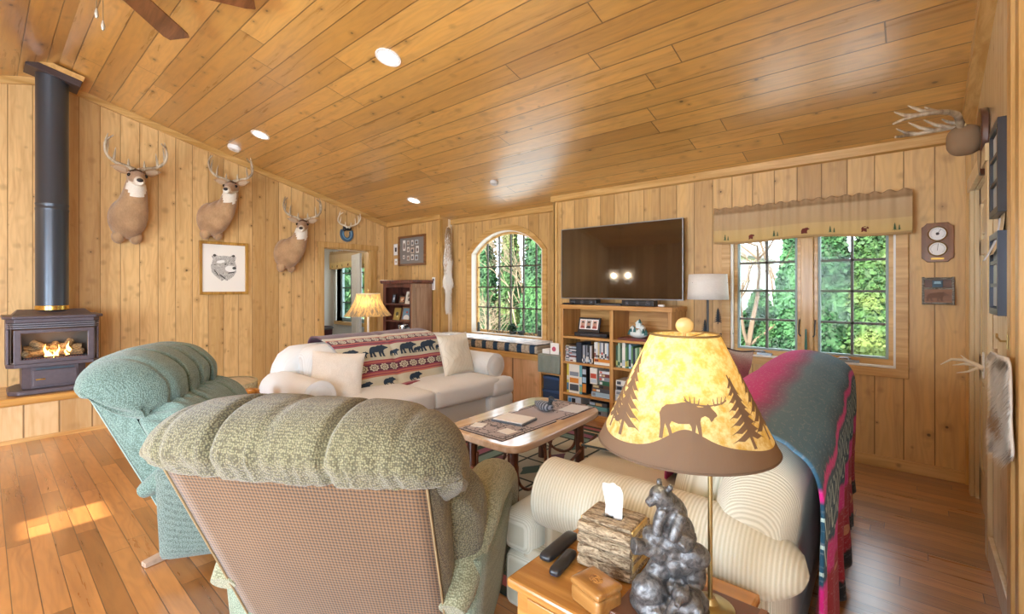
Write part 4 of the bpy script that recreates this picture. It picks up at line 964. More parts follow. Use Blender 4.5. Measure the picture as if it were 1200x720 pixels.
# ---------------------------------------------------------------- things on the end table
def barkm(name,a,b): 
    n=NM(name); P=n.pos('obj'); g=n.noise(P[0],150,4,.7); g2=n.noise(n.vec(n.m('MULTIPLY',P[1],.22),P[2],P[3]),110,4,.65,1.2); h=n.m('ADD',n.m('MULTIPLY',g2,.85),n.m('MULTIPLY',g,.3))
    n.set('color',n.mix(n.sstep(h,.42,.72),b,a)); n.set('rough',.95); n.bump(h,1.0,.012); return n.mat
TBARK=barkm('cedar_bark',hx('cdb99a'),hx('6b563f'))
tb=thing('tissue_box','bark covered log cabin tissue box with a tissue standing up from it','tissue box',(-.685,1.255,ez+.001),R(4))
mb=MB(); CUT=wood('cut_log_end',hx('e6cf8e'),hx('b89350'),'x',rough=.6)
for k in range(4):
    z=.017+k*.0335
    for s in(-1,1):
        pts=[(-.082,s*.063,z),(-.04,s*.064,z+.001),(.0,s*.062,z),(.04,s*.064,z),(.082,s*.063,z)]; MB().tube(pts,[.016,.0175,.017,.018,.016],12).build('log_slat',TBARK,tb)
        MB().tube([(s*.068,-.06,z+.0),(s*.069,0,z),(s*.068,.06,z)],[.0165,.017,.0165],10).build('log_slat',TBARK,tb)
for s in(-1,1): MB().box(s*.080-.003,s*.080+.003,-.055,.055,.006,.140).build('end_panel',CUT,tb,smooth=False,bevel=.002)
MB().box(-.078,.078,-.06,-.022,.132,.145).box(-.078,.078,.022,.06,.132,.145).box(-.078,-.03,-.022,.022,.132,.145).box(.03,.078,-.022,.022,.132,.145).build('bark_lid',TBARK,tb,smooth=False,bevel=.004)
MB().grid(lambda u,v:((.029-.004*sin(v*5))*(1.0+.5*v*(1-v))*(2*u-1)-.002,.006*sin(u*7+v*4)+.004*sin(u*17),.135+.105*v-.006*(2*u-1)**2-.008*u*v),16,16).build('tissue',plain('ffffff',.8,name='tissue_paper'),tb,solid=.001)
BLK=plain('26282c',.35,name='black_plastic'); BLK2=plain('3a3c42',.4,name='dark_button')
for i,(x,y,l,w,rz,lab) in enumerate([(-.850,1.205,.175,.042,R(96),'black glasses case shaped remote lying at the table edge'),(-.790,1.140,.130,.034,R(92),'smaller black remote with a blue tip beside the tissue box')]):
    t=thing('remote_control',lab,'remote',(x,y,ez+.001),rz-R(90) if False else 0)
    t.rotation_euler=(0,0,R(4 if i==0 else 9))
    MB().soft((0,0,.012),(w,l,.022),.010,(.003,.003,.003),8).build('body',BLK,t)
    if i==0: MB().soft((-.004,-.035,.0235),(.016,.02,.003),.0014,n=4).build('power_patch',plain('8b95a5',.3),t)
    else:
        MB().soft((0,-l/2+.004,.011),(.022,.012,.014),.005,n=4).build('tip',plain('3a5fd0',.3),t)
        MB().soft((0,.02,.0245),(.016,.04,.004),.0018,n=4).build('button_pad',BLK2,t)
HB=wood('carved_honey_wood',hx('bd8c4e'),hx('8c6030'),'x',rough=.3,coat=.4)
cb=thing('carved_box','small honey wood box with a carved oval lid on the end table','box',(-.632,1.062,ez+.001),R(-14))
MB().soft((0,0,.022),(.105,.088,.044),.010,n=8).build('body',HB,cb); ld=MB().soft((0,0,.053),(.108,.091,.018),.008,(0,0,.002),8).build('lid',HB,cb)
n=NM('relief_carving'); P=n.pos('obj'); g=n.noise(P[0],85,4,.6,1.5); n.set('color',n.mix(n.sstep(g,.42,.58),hx('8f5a22'),hx('dca257'))); n.set('rough',.4); n.bump(g,1,.01)
MB().ell((0,0,.0605),(.040,.031,.004),24,8).build('carved_relief',n.mat,ld)
# bear statue
n=NM('pewter_bronze'); P=n.pos('obj'); g=n.noise(P[0],60,5,.7,.8); g2=n.noise(P[0],14,3)
n.set('color',n.mix(n.sstep(g,.25,.8),hx('3a3a3c'),hx('8f9193'))); n.set('metal',.55); n.set('rough',.33); n.bump(g,.5,.005); PEW=n.mat
bs=thing('bear_statue','dark pewter statue of a bear seated on a gnarled stump with a second bear below','statue',(-.473,1.150,zm),R(22))
tex=bpy.data.textures.new('statue_clouds','CLOUDS'); tex.noise_scale=.018; tex.noise_depth=3
def rough_it(o,st=.006):
    m=o.modifiers.new('disp','DISPLACE'); m.texture=tex; m.strength=st; m.texture_coords='LOCAL'
mb=MB()
mb.lathe([(0,0),(.092,0),(.098,.012),(.092,.028),(.06,.045),(0,.05)],n=28,sy=.8)
mb.ell((-.045,-.03,.055),(.045,.034,.042)).ell((.05,-.035,.05),(.045,.03,.036)).ell((.02,.02,.05),(.06,.05,.04))
mb.tube([(-.06,-.02,.02),(-.045,-.01,.07),(-.015,0,.11),(.01,0,.15),(.03,.0,.175)],[.022,.026,.03,.036,.03],12)
mb.tube([(.0,.0,.13),(-.03,-.02,.155),(-.062,-.035,.165),(-.085,-.045,.168)],[.034,.024,.018,.022],12)
mb.tube([(.0,0,.12),(.05,0,.135),(.085,.0,.155)],[.04,.034,.026],12)
mb.ell((.055,-.005,.15),(.045,.035,.032)).ell((.0,.0,.175),(.05,.04,.03)).ell((-.03,-.01,.185),(.035,.03,.026)).ell((.06,0,.10),(.03,.03,.045))
st=mb.build('stump',PEW,bs,remesh=.0042,smooth=True); rough_it(st,.0045)
mb=MB()  # sitting bear on top
mb.ell((.018,.0,.205),(.045,.040,.045)).ell((.010,-.004,.245),(.036,.034,.045)).ell((-.002,-.01,.272),(.030,.029,.030))
mb.tube([(-.002,-.012,.285),(-.02,-.022,.292),(-.034,-.032,.288)],[.028,.026,.02],14).ell((-.022,-.024,.297),(.025,.024,.023)).tube([(-.034,-.034,.289),(-.050,-.045,.279)],[.015,.010],12)
for s,(ex,ey) in enumerate([(-.026,.002),(.0,-.026)]): mb.ell((ex+.004,ey-.004,.321),(.008,.008,.009),10,8)
mb.tube([(-.012,-.03,.262),(-.024,-.042,.235),(-.026,-.046,.205)],[.016,.014,.012],12).tube([(.03,-.025,.255),(.018,-.045,.225),(.008,-.052,.200)],[.017,.014,.012],12)
mb.tube([(.045,-.01,.20),(.040,-.035,.195),(.028,-.052,.185)],[.024,.021,.015],12).tube([(.0,.02,.20),(-.02,-.0,.19),(-.035,-.02,.185)],[.022,.018,.013],12)
bb=mb.build('seated_bear',PEW,bs,remesh=.0034); rough_it(bb,.0022)
mb=MB()  # bear at the foot
mb.ell((.045,-.055,.055),(.035,.030,.038)).ell((.03,-.07,.085),(.022,.021,.022)).tube([(.025,-.085,.082),(.018,-.10,.075)],[.012,.008],10)
mb.ell((.018,-.066,.104),(.006,.006,.007),8,6).ell((.042,-.066,.104),(.006,.006,.007),8,6)
mb.tube([(.02,-.06,.06),(.0,-.08,.035),(-.01,-.085,.02)],[.014,.012,.01],10).tube([(.065,-.07,.06),(.07,-.085,.035),(.065,-.09,.02)],[.014,.012,.01],10)
lb=mb.build('lower_bear',PEW,bs,remesh=.0034); rough_it(lb,.003)
# ---------------------------------------------------------------- log side table, post, feather lamp
LOGY=wood('varnished_honey_log',hx('e0a04a'),hx('a35f22'),'z',rough=.25,coat=.5,knots=9); BARKG=barkm('pale_slab_bark',hx('c9bd98'),hx('9b8d66'))
lt=thing('log_side_table','slab topped log side table between the sage recliner and cream sofa','table',(-4.34,1.375,0))
sl=sm([(.225*(1+.05*sin(3*a+1))*cos(a),.20*(1+.05*sin(3*a+1))*sin(a)) for a in [i*pi/6 for i in range(12)]],48)
MB().prism(sl,.535,.605,'z').build('tabletop',wood('slab_wood',hx('cfc0a0'),hx('a89878'),'x',rough=.3,coat=.4),lt,bevel=.006)
mb=MB(); ou=[(p[0]*1.05,p[1]*1.05,.532+.006*sin(i)) for i,p in enumerate(sl)]; up=[(p[0]*1.045,p[1]*1.045,.609) for p in sl]; inn=[(p[0]*.93,p[1]*.93,.609) for p in sl]; m_=len(sl)
mb.add(ou+up+inn,[(i,(i+1)%m_,m_+(i+1)%m_,m_+i) for i in range(m_)]+[(m_+i,m_+(i+1)%m_,2*m_+(i+1)%m_,2*m_+i) for i in range(m_)]); mb.build('bark_rim',BARKG,lt)
MB().grid(lambda u,v:((-.238+.004*v)*cos((u-.5)*.9+.55),(-.215)*sin((u-.5)*.9+.55),.530+.072*v*(1-(2*u-1)**4)+.003),14,6).build('peeled_patch',LOGY,lt,solid=.004)
MB().tube([(0,0,.0),(.0,0,.15),(.01,0,.35),(.0,0,.54)],[.085,.05,.045,.055],16).build('trunk_leg',LOGY,lt)
for a in(.3,1.5,2.8,4.0,5.3): MB().tube([(0,0,.30),(.08*cos(a),.08*sin(a),.18),(.16*cos(a),.16*sin(a),.06),(.20*cos(a),.20*sin(a),.02)],[.035,.034,.03,.022],10).build('root_foot',LOGY,lt)
wp=thing('log_post','short honey varnished log post in front of the cream sofa arm','post',(-3.70,1.30,0))
MB().tube([(0,0,0),(0,0,.2),(.005,0,.45),(.0,0,.58),(.0,0,.635),(0,0,.648)],[.075,.06,.052,.064,.066,.045],20).build('shaft',LOGY,wp)
# table behind the sofa (holds the feather lamp)
st=thing('lamp_table','small round dark table behind the cream sofa','table',(-4.80,2.96,0))
MB().lathe([(0,.60),(.24,.60),(.24,.625),(0,.625)],n=32).build('tabletop',plain('4b3120',.35,name='dark_table_wood'),st); MB().tube([(0,0,.02),(0,0,.6)],[.03,.025],12).build('pedestal',plain('4b3120',.35),st); MB().lathe([(0,0),(.17,0),(.15,.03),(0,.04)],n=24).build('base',plain('4b3120',.35),st)
fl=thing('feather_lamp','small lamp with a bell shaped feather patterned shade behind the cream sofa','lamp',(-4.80,2.96,.626))
MB().soft((0,0,.09),(.20,.20,.18),.08,n=10,disp=lambda o,p:V(o)*(1+.12*NZ.noise(V(o)*30))).build('base',plain('b9b7ac',.9,name='fuzzy_grey_base'),fl)
MB().tube([(0,0,.17),(0,0,.50)],.012,10).build('pole',plain('cfc8bb',.4),fl); MB().tube([(0,0,.5),(0,0,.735)],.004,8).ell((0,0,.745),.014,10,8).build('finial',BRASS,fl)
n=NM('feather_shade'); P=n.pos('obj'); th=n.m('ARCTAN2',P[2],P[1]); g=n.noise(n.vec(n.m('MULTIPLY',th,6.0),n.m('MULTIPLY',P[3],9.0),0.0),1.5,5,.7,.6)
pc=n.mix(n.sstep(g,.38,.62),hx('8f8476'),hx('e8c98a')); n.set('color',pc); n.set('rough',.8); trn=n.node('ShaderNodeBsdfTranslucent',{0:pc}); mxs=n.node('ShaderNodeMixShader',{0:.5}); n.nt.links.new(n.b.outputs[0],mxs.inputs[1]); n.nt.links.new(trn.outputs[0],mxs.inputs[2]); n.nt.links.new(mxs.outputs[0],n.out.inputs[0])
mb=MB()
def bell(u,v): 
    r=.135+.135*(1-v)**1.7; sq=1+.05*cos(8*pi*u); return (r*sq*cos(2*pi*u),r*sq*sin(2*pi*u),.445+.255*v)
mb.grid(bell,64,16); s_=mb.build('lamp_shade',n.mat,fl); MB().tube([bell(i/48,1) for i in range(49)],.006,6).build('shade_rim',plain('d8cfae',.6),s_)
MB().ell((0,0,.57),(.028,.028,.04),14,10).build('bulb',NM('feather_bulb',color=(1,.8,.5),emit=(1,.68,.30),estr=12).mat,fl)
point('feather_lamp_light',(-4.80+.045,2.96-.04,1.20),3,(1,.66,.28),.03)
# floor lamp behind the beige sofa
dl=thing('floor_lamp','floor lamp with a white linen drum shade left of the casement window','lamp',(-1.40,4.28,0))
n=NM('white_linen'); P=n.pos('obj'); g=n.noise(n.vec(n.m('MULTIPLY',P[1],60),n.m('MULTIPLY',P[2],60),n.m('MULTIPLY',P[3],220)),1,3); n.set('color',n.mix(g,hx('d9d6cc'),hx('f4f2ec'))); n.set('rough',.85); LIN=n.mat
mb=MB(); mb.grid(lambda u,v:((.172-.012*v)*cos(2*pi*u),(.172-.012*v)*sin(2*pi*u),1.29+.225*v),56,3); mb.build('lamp_shade',LIN,dl,solid=.003)
MB().tube([(0,0,.03),(0,0,1.40)],.011,12).build('pole',plain('4c4a48',.35,.6),dl); MB().lathe([(0,0),(.14,0),(.14,.02),(.03,.035),(0,.04)],n=32).build('base',plain('4c4a48',.35,.6),dl)
mb=MB()
for k in range(3): a=k*2*pi/3; mb.tube([(0,0,1.40),(.168*cos(a),.168*sin(a),1.44)],.002,5)
mb.build('shade_spider',plain('4c4a48',.35,.6),dl)
# ---------------------------------------------------------------- television and bookcase
SCREEN=NM('tv_glass',color=(.006,.006,.007),rough=.07,spec=.8,coat=1.0,coatr=.03).mat
tv=thing('television','large flat black television on the wall above the bookcase','television',(-2.425,4.52,1.27))
MB().box(-.72,.72,-.02,.02,0,.81).build('case',plain('1b1c1f',.4,name='tv_case'),tv,smooth=False,bevel=.004)
MB().box(-.71,.71,-.0225,-.0205,.012,.80).build('screen',SCREEN,tv,smooth=False)
mb=MB(); ring_prism(mb,[(-.722,-.002),(.722,-.002),(.722,.812),(-.722,.812)],[(-.713,.010),(.713,.010),(.713,.803),(-.713,.803)],-.024,-.018); mb.build('bezel',plain('9a9da0',.3,.7),tv,smooth=False)
MB().box(-.2,.2,.02,.078,.25,.55).build('wall_bracket',BLK,tv,smooth=False)
OAK=wood('bookcase_pine',hx('d9a866'),hx('b27c3f'),'z',rough=.4,coat=.2); OAKX=wood('bookcase_pine_shelf',hx('d9a866'),hx('b27c3f'),'x',rough=.4,coat=.2)
bk=thing('bookcase','pine bookcase with six open compartments under the television','bookcase',(-2.334,4.22,0))
def wrl(x): return x+2.334
x0,x1=-.627,.627; D=.36
MB().box(x0,x0+.035,0,D,0,1.165).build('side_panel',OAK,bk,smooth=False,bevel=.003); MB().box(x1-.035,x1,0,D,0,1.165).build('side_panel',OAK,bk,smooth=False,bevel=.003)
MB().box(-.02,.02,0,D-.01,.06,1.165).build('divider',OAK,bk,smooth=False,bevel=.003)
MB().box(x0-.01,x1+.01,-.012,D,1.165,1.21).build('top',OAKX,bk,smooth=False,bevel=.004)
for z in(.045,.235,.575,.855):
    for a,b in((x0+.035,-.02),(.02,x1-.035)): MB().box(a,b,.0,D-.01,z-.012,z+.012).build('shelf',OAKX,bk,smooth=False,bevel=.002)
MB().box(x0+.035,x1-.035,.005,.03,0,.034).build('plinth',OAKX,bk,smooth=False); MB().box(x0+.01,x1-.01,D-.01,D,0,1.165).build('back_board',OAKX,bk,smooth=False)
def put(o,x,y,z,rz=0): o.location=(x,y,z); o.rotation_euler=(0,0,rz); return o
CC={}
def ccol(h): 
    if h not in CC: CC[h]=plain(h,.35)
    return CC[h]
CREAMP=plain('e6dfcd',.7,name='page_edges')
def casebox(name,w,d,h,cols,vertical=True):
    """spine faces -y; colour bands on the spine"""
    mb=MB(); mb.box(-w/2,w/2,0,d,0,h,0)
    k=len(cols)-1
    rnd=random.Random(int(w*9999+h*77777+sum(ord(c[2]) for c in cols)))
    if vertical:
        z=h*.08
        for i in range(1,k+1):
            hh=h*rnd.uniform(.12,.3); 
            if z+hh>h*.95: break
            mb.box(-w*.42,w*.42,-.0012,0,z,z+hh,i); z+=hh+h*rnd.uniform(.03,.1)
    else:
        x=-w*.44
        for i in range(1,k+1):
            ww=w*rnd.uniform(.15,.35)
            if x+ww>w*.46: break
            mb.box(x,x+ww,-.0012,0,h*.2,h*.8,i); x+=ww+w*rnd.uniform(.02,.08)
    return mb.build(name,[ccol(c) for c in cols],smooth=False,merge=False)
CN={'2e3848':'navy','d9dadb':'white','8a9099':'grey','7a3b34':'maroon','b9c4cf':'pale blue','4a4f57':'dark grey','c9b98c':'tan','3f5c4a':'dark green','9fb79c':'sage','e7e3d8':'cream','33644a':'green','5f8a5c':'leaf green','c24f3a':'red','d8c24e':'yellow','3e7fa8':'blue','6fb0b8':'teal','d98a3a':'orange','222428':'black','5c4637':'brown','a7c4d8':'light blue','b0b46a':'olive'}
ORD=['first','second','third','fourth','fifth','sixth','seventh','eighth','ninth','tenth','eleventh','twelfth','thirteenth']
fy=4.245
def row(xa,xb,z,items,name,cat,where,group,lean=0):
    x=xa
    for i,(w,h,c,c2) in enumerate(items):
        if x+w>xb: break
        o=casebox(name,w-.001,.20 if name=='book' else .14,h,[c]+c2); put(o,x+w/2,fy,z)
        tag(o,f'{CN[c]} {name.replace("_"," ")}, {ORD[i]} from the left {where}',cat,group); x+=w
    return x
def stack(xc,z,items,name,cat,where,group,y=fy):
    for i,(w,h,c,c2) in enumerate(items):
        o=casebox(name,w,.20,h-.001,[c]+c2,False); put(o,xc+random.uniform(-.004,.004),y,z); tag(o,f'{CN[c]} {name.replace("_"," ")}, {ORD[i]} from the bottom {where}',cat,group); z+=h
    return z
S1,S2,S3,S4=.868,.588,.248,.058
# second shelf left: discs and books
stack(-2.845,S2,[(.135,.026,'e7e3d8',['8a9099','7a3b34']),(.135,.022,'d9dadb',['4a4f57']),(.135,.02,'7a3b34',['d9dadb','2e3848']),(.135,.016,'b9c4cf',['2e3848']),(.135,.016,'8a9099',['d9dadb','c24f3a']),(.135,.016,'2e3848',['d9dadb','b9c4cf']),(.135,.016,'d9dadb',['c24f3a','222428']),(.135,.016,'4a4f57',['e7e3d8']),(.135,.016,'b9c4cf',['5c4637','e7e3d8']),(.135,.016,'5c4637',['c9b98c'])],'disc_case','disc case','of the second shelf left stack','stacked disc cases')
row(-2.772,-2.70,S2,[(.065,.215,'2e3848',['2e3848'])],'book','book','after the disc stack on the second shelf','book beside the disc stack')
row(-2.70,-2.55,S2,[(.017,.19,'4a4f57',['d9dadb']),(.017,.19,'b9c4cf',['2e3848','e7e3d8']),(.017,.19,'2e3848',['b9c4cf']),(.017,.19,'8a9099',['e7e3d8']),(.017,.195,'222428',['d9dadb','8a9099']),(.017,.19,'4a4f57',['a7c4d8']),(.017,.19,'d9dadb',['222428']),(.017,.19,'5c4637',['e7e3d8'])],'disc_case','disc case','of the mid second shelf row','upright disc cases')
z_=stack(-2.455,S2,[(.19,.028,'e7e3d8',['d9dadb']),(.19,.034,'d98a3a',['7a3b34'])],'book','book','of two lying under upright discs','books lying on the second shelf')
row(-2.548,-2.36,z_,[(.021,.17,'e7e3d8',['7a3b34','8a9099']),(.021,.175,'d9dadb',['4a4f57']),(.021,.17,'c9b98c',['5c4637']),(.021,.175,'8a9099',['e7e3d8']),(.021,.17,'d9dadb',['222428','c24f3a']),(.021,.172,'4a4f57',['d9dadb']),(.021,.17,'e7e3d8',['2e3848']),(.021,.17,'b9c4cf',['7a3b34'])],'disc_case','disc case','of the row on two lying books','disc cases above the lying books')
# third shelf left: games
row(-2.895,-2.60,S3,[(.028,.315,'d8c24e',['3e7fa8','e7e3d8']),(.135,.312,'e7e3d8',['4a4f57','d98a3a','8a9099','222428']),(.034,.31,'6fb0b8',['b0b46a','e7e3d8']),(.055,.305,'222428',['d98a3a','a7c4d8','b9c4cf'])],'game_box','game box','of the third shelf tall boxes','tall game boxes')
z_=stack(-2.465,S3,[(.23,.05,'a7c4d8',['8a9099']),(.22,.04,'4a4f57',['d98a3a','e7e3d8']),(.22,.04,'5c4637',['c9b98c','222428'])],'game_box','game box','of the third shelf flat pile','piled game boxes')
row(-2.60,-2.50,z_,[(.085,.17,'e7e3d8',['b9c4cf','c24f3a'])],'game_box','game box','standing on the third shelf flat pile','white game box')
stack(-2.425,z_,[(.135,.045,'33644a',['d9dadb']),(.13,.04,'8a9099',['c24f3a','e7e3d8']),(.13,.035,'7a3b34',['e7e3d8','c9b98c']),(.13,.03,'d9dadb',['c24f3a'])],'game_box','game box','of the stack above the flat pile','small stacked game boxes')
# bottom shelf left
stack(-2.80,S4,[(.17,.06,'222428',['8a9099']),(.17,.09,'b9c4cf',['3e7fa8','222428'])],'game_box','game box','at the bottom shelf left','bottom shelf left boxes')
stack(-2.51,S4,[(.24,.05,'8a9099',['e7e3d8','222428']),(.24,.04,'6fb0b8',['33644a']),(.22,.045,'4a4f57',['a7c4d8','c9b98c'])],'game_box','game box','at the bottom shelf middle','bottom shelf middle boxes')
# second shelf right: books
row(-2.295,-1.76,S2,[(.022,.22,'3f5c4a',['b0b46a']),(.026,.245,'9fb79c',['33644a']),(.022,.20,'3f5c4a',['e7e3d8']),(.034,.25,'e7e3d8',['b9c4cf']),(.018,.21,'5f8a5c',['d8c24e']),(.02,.24,'33644a',['b0b46a']),(.026,.245,'a7c4d8',['222428']),(.02,.22,'5f8a5c',['e7e3d8']),(.024,.20,'2e3848',['6fb0b8']),(.02,.21,'9fb79c',['222428']),(.024,.215,'5f8a5c',['d9dadb']),(.022,.22,'c9b98c',['5c4637']),(.024,.21,'33644a',['d8c24e'])],'book','book','among the second shelf right-hand books','upright green books')
stack(-2.20,S3,[(.2,.055,'b9c4cf',['d9dadb']),(.2,.05,'d9dadb',['8a9099']),(.19,.05,'8a9099',['222428']),(.19,.055,'e7e3d8',['4a4f57'])],'game_box','game box','of the third shelf right-hand pile','pale boxes on the right')
# top shelf left: digital frame on a player
pl=thing('disc_player','black disc player on the top shelf of the bookcase','player',(-2.62,4.30,S1)); MB().box(-.20,.20,-.02,.20,0,.042).build('case',BLK,pl,smooth=False,bevel=.003); MB().box(-.12,.12,-.0215,-.02,.012,.03).build('tray_door',BLK2,pl,smooth=False)
pf_=thing('photo_frame','black frame with three small family photos on the disc player','photo frame',(-2.66,4.30,S1+.043)); pf_.rotation_euler=(R(-14),0,0)
MB().box(-.135,.135,0,.018,0,.165).build('frame',BLK,pf_,smooth=False,bevel=.003); MB().box(-.115,.115,-.001,0,.035,.145).build('mount',PAPER,pf_,smooth=False)
SK=plain('c08a72',.5); DK=plain('3d2f2a',.6); RD=plain('a14a42',.6)
for k in range(3):
    x=-.075+k*.075; pic=MB().box(x-.03,x+.03,-.002,-.001,.045,.135).build('photo',plain('d8b8a8' if k!=1 else 'b9a79b',.5),pf_,smooth=False)
    MB().prism([(x+.017*cos(a)-.002,.095+.022*sin(a)) for a in [i*pi/8 for i in range(16)]],-.003,-.002,'y').build('face',SK,pic,smooth=False)
    MB().prism([(x-.028,.046),(x+.028,.046),(x+.018,.075),(x-.018,.075)],-.003,-.002,'y').build('clothes',RD if k!=1 else DK,pic,smooth=False); MB().prism([(x+.018*cos(a),.105+.018*sin(a)) for a in [i*pi/8 for i in range(9)]],-.0035,-.003,'y').build('hair',DK,pic,smooth=False)
put(tag(casebox('book',.30,.22,.022,['7a3b34','5c4637'],False),'maroon album lying under the ceramic village on the top shelf','book'),-2.12,4.24,S1)
cv=thing('ceramic_village','white and teal ceramic winter village ornament on the top shelf','ornament',(-2.10,4.36,S1+.023)); GZ=plain('e3ebe6',.2,name='white_glaze'); GT=plain('4a7a78',.25,name='teal_glaze')
mb=MB(); mb.ell((0,0,.04),(.10,.07,.045)); 
for x,y,z,s in((-.055,-.02,.07,.035),(.05,-.02,.075,.038),(0,0,.115,.042),(-.03,-.04,.05,.03),(.03,-.05,.05,.03)):
    mb.box(x-s*.6,x+s*.6,y-s*.5,y+s*.5,z-.02,z+s*.7); mb.prism([(x-s*.75,z+s*.7),(x+s*.75,z+s*.7),(x,z+s*1.5)],y-s*.6,y+s*.6,'y')
mb.build('village',GZ,cv,remesh=.005)
mb=MB()
for x,y,z,h in((-.085,-.03,.03,.06),(.09,-.03,.03,.07),(-.02,-.055,.06,.05),(.02,-.02,.15,.045),(.07,-.05,.05,.05),(-.06,-.05,.06,.04)): mb.lathe([(h*.34,0),(h*.2,h*.4),(h*.26,h*.4),(0,h)],(x,y,z),10)
mb.build('pine_trees',GT,cv)
put(tag(MB().box(-.025,.025,0,.008,0,.085).build('card',PAPER,smooth=False,bevel=.001),'small white card at the right of the top shelf','card'),-1.80,4.30,S1)
# speakers on top
for i,(x,nm) in enumerate([(-2.72,'left'),(-2.08,'right')]):
    s=thing('speaker',f'black three driver speaker under the {nm} end of the television','speaker',(x,4.33,1.211))
    MB().box(-.17,.17,-.05,.05,0,.058).build('case',BLK,s,smooth=False,bevel=.006)
    for k in range(3): MB().lathe([(.024,0),(.022,.004),(.014,-.002),(.006,.003),(0,.004)],n=20,T=M.Translation((-.11+.11*k,-.0505,.029))@M.Rotation(R(90),4,'X')).build('driver',plain('565a60',.3,.3),s)
rc=put(MB().soft((0,0,.010),(.13,.10,.018),.008,n=6).build('set_top_box',BLK),-2.88,4.28,1.211); tag(rc,'small black box at the left end of the bookcase top','box')
rb=thing('cable_box','flat silver edged receiver between the speakers','receiver',(-2.40,4.35,1.211)); MB().box(-.15,.15,-.09,.06,0,.022).build('case',BLK,rb,smooth=False,bevel=.003); MB().box(-.15,.15,-.0915,-.09,.004,.009).build('trim_strip',METAL,rb,smooth=False)
put(tag(MB().soft((0,0,.012),(.06,.04,.022),.01,n=5).build('seashell',PAPER),'small white shell on the bookcase top by the television corner','shell'),-1.83,4.28,1.211)
# ---------------------------------------------------------------- window seat in the bay
SEATP=planks('seat_front_pine','x','z',.45,-3.31,hx('dcb48c'),hx('b98a5c'),hx('e6c49c'),rough=.45,knots=.8,space='world')
ws=thing('pine_bench','knotty pine window bench built into the bay','bench',(0,0,0))
MB().box(BX0+.004,-3.335,4.33,4.815,0,.53).build('chest',SEATP,ws,smooth=False,bevel=.003); MB().box(BX0+.004,-3.315,4.30,4.816,.53,.60).build('lid',TRIM,ws,smooth=False,bevel=.004)
n=NM('moose_print_cushion'); P=n.pos('world'); c=n.m('FRACT',n.m('DIVIDE',P[1],.20)); m=n.m('GREATER_THAN',c,.62); mm=n.noise(n.vec(n.m('MULTIPLY',P[1],30),0,n.m('MULTIPLY',P[3],40)),1,3)
sp=n.m('GREATER_THAN',mm,.52); front=n.mix(m,n.mix(n.m('MULTIPLY',sp,.5),hx('b9ad98'),hx('6b6258')),hx('25415c')); ck=n.noise(n.vec(n.m('MULTIPLY',P[1],14),n.m('MULTIPLY',P[2],14),0),1,3)
n.set('color',front); n.set('rough',.9); CUSHF=n.mat
n=NM('pale_camo_top'); P=n.pos('world'); g=n.noise(P[0],13,3); n.set('color',n.mix(n.m('MULTIPLY',n.sstep(g,.48,.56),.5),hx('eef0f2'),hx('8fa0b4'))); n.set('rough',.8); CUSHT=n.mat
cu=tag(MB().soft((-4.385,4.545,.655),(2.06,.48,.105),.03,(0,0,.012),16).build('seat_cushion',[CUSHF]),'long moose print seat cushion on the window bench','cushion')
tc=MB().grid(lambda u,v:(-5.405+2.04*u,4.306+.475*v,.7175+.010*(1-(2*u-1)**4)*(1-(2*v-1)**4)+.003*NZ.noise(V((u*14,v*4,0)))),60,16).build('top_cover',CUSHT,cu,solid=.004)
# grey cloth, cards, stool and navy box in the gap
tt=thing('side_stand','low pine stand between the window bench and bookcase','stand',(-3.13,4.40,0))
for x in(-.145,.135): MB().box(x-.012,x+.012,-.14,.17,0,.60).build('side_panel',OAK,tt,smooth=False,bevel=.002)
MB().box(-.133,.123,-.13,.17,.40,.418).build('shelf',OAKX,tt,smooth=False); MB().box(-.133,.123,-.13,.17,.02,.038).build('bottom_shelf',OAKX,tt,smooth=False); MB().box(-.157,.147,-.145,.175,.60,.62).build('top',OAKX,tt,smooth=False,bevel=.002)
tag(MB().grid(lambda u,v:(-3.285+.31*u, 4.235+.30*min(1,max(0,(1-v)*1.9-.9)) if v<.526 else 4.235-.006*sin(u*19)-.004, .628 if v<.526 else .628-.20*((v-.526)/.474)),30,30).build('table_cloth',fabric('grey_green_tweed',hx('9aa296'),hx('5f6a62'),150,kind='n'),solid=.008),'grey green tweed cloth over the stand beside the bookcase','cloth')
put(tag(MB().box(-.06,.06,0,.003,0,.13).prism([(.028*cos(a)-.01,.06+.028*sin(a)) for a in [i*pi/6 for i in range(12)]],-.0012,0,'y',1).build('greeting_card',[PAPER,plain('c8546e',.6)],smooth=False,merge=False),'white greeting card with a pink flower on the tweed cloth','card'),-3.10,4.30,.634)
put(tag(MB().box(-.05,.05,0,.12,0,.05).build('tissue_packet',PAPER,smooth=False,bevel=.004),'white packet lying beside the pink flower card','packet'),-3.22,4.29,.634)
for i,(z,w,h,lab) in enumerate([(.039,.24,.19,'navy blue storage box at the bottom of the stand'),(.231,.22,.15,'navy blue storage box stacked under the stand shelf')]):
    s=thing('storage_box',lab,'box',(-3.135,4.41,z),0,None); MB().box(-w/2,w/2,-.13,.13,0,h-.035).build('body',plain('263d5c',.5,name='navy_card'),s,smooth=False,bevel=.004); MB().box(-w/2-.004,w/2+.004,-.134,.134,h-.035,h-.002).build('lid',plain('33507a',.5,name='navy_lid'),s,smooth=False,bevel=.004)
put(tag(casebox('book',.2,.2,.04,['5c4637','c24f3a'],False),'brown book on the stand shelf above the navy boxes','book'),-3.135,4.28,.419)
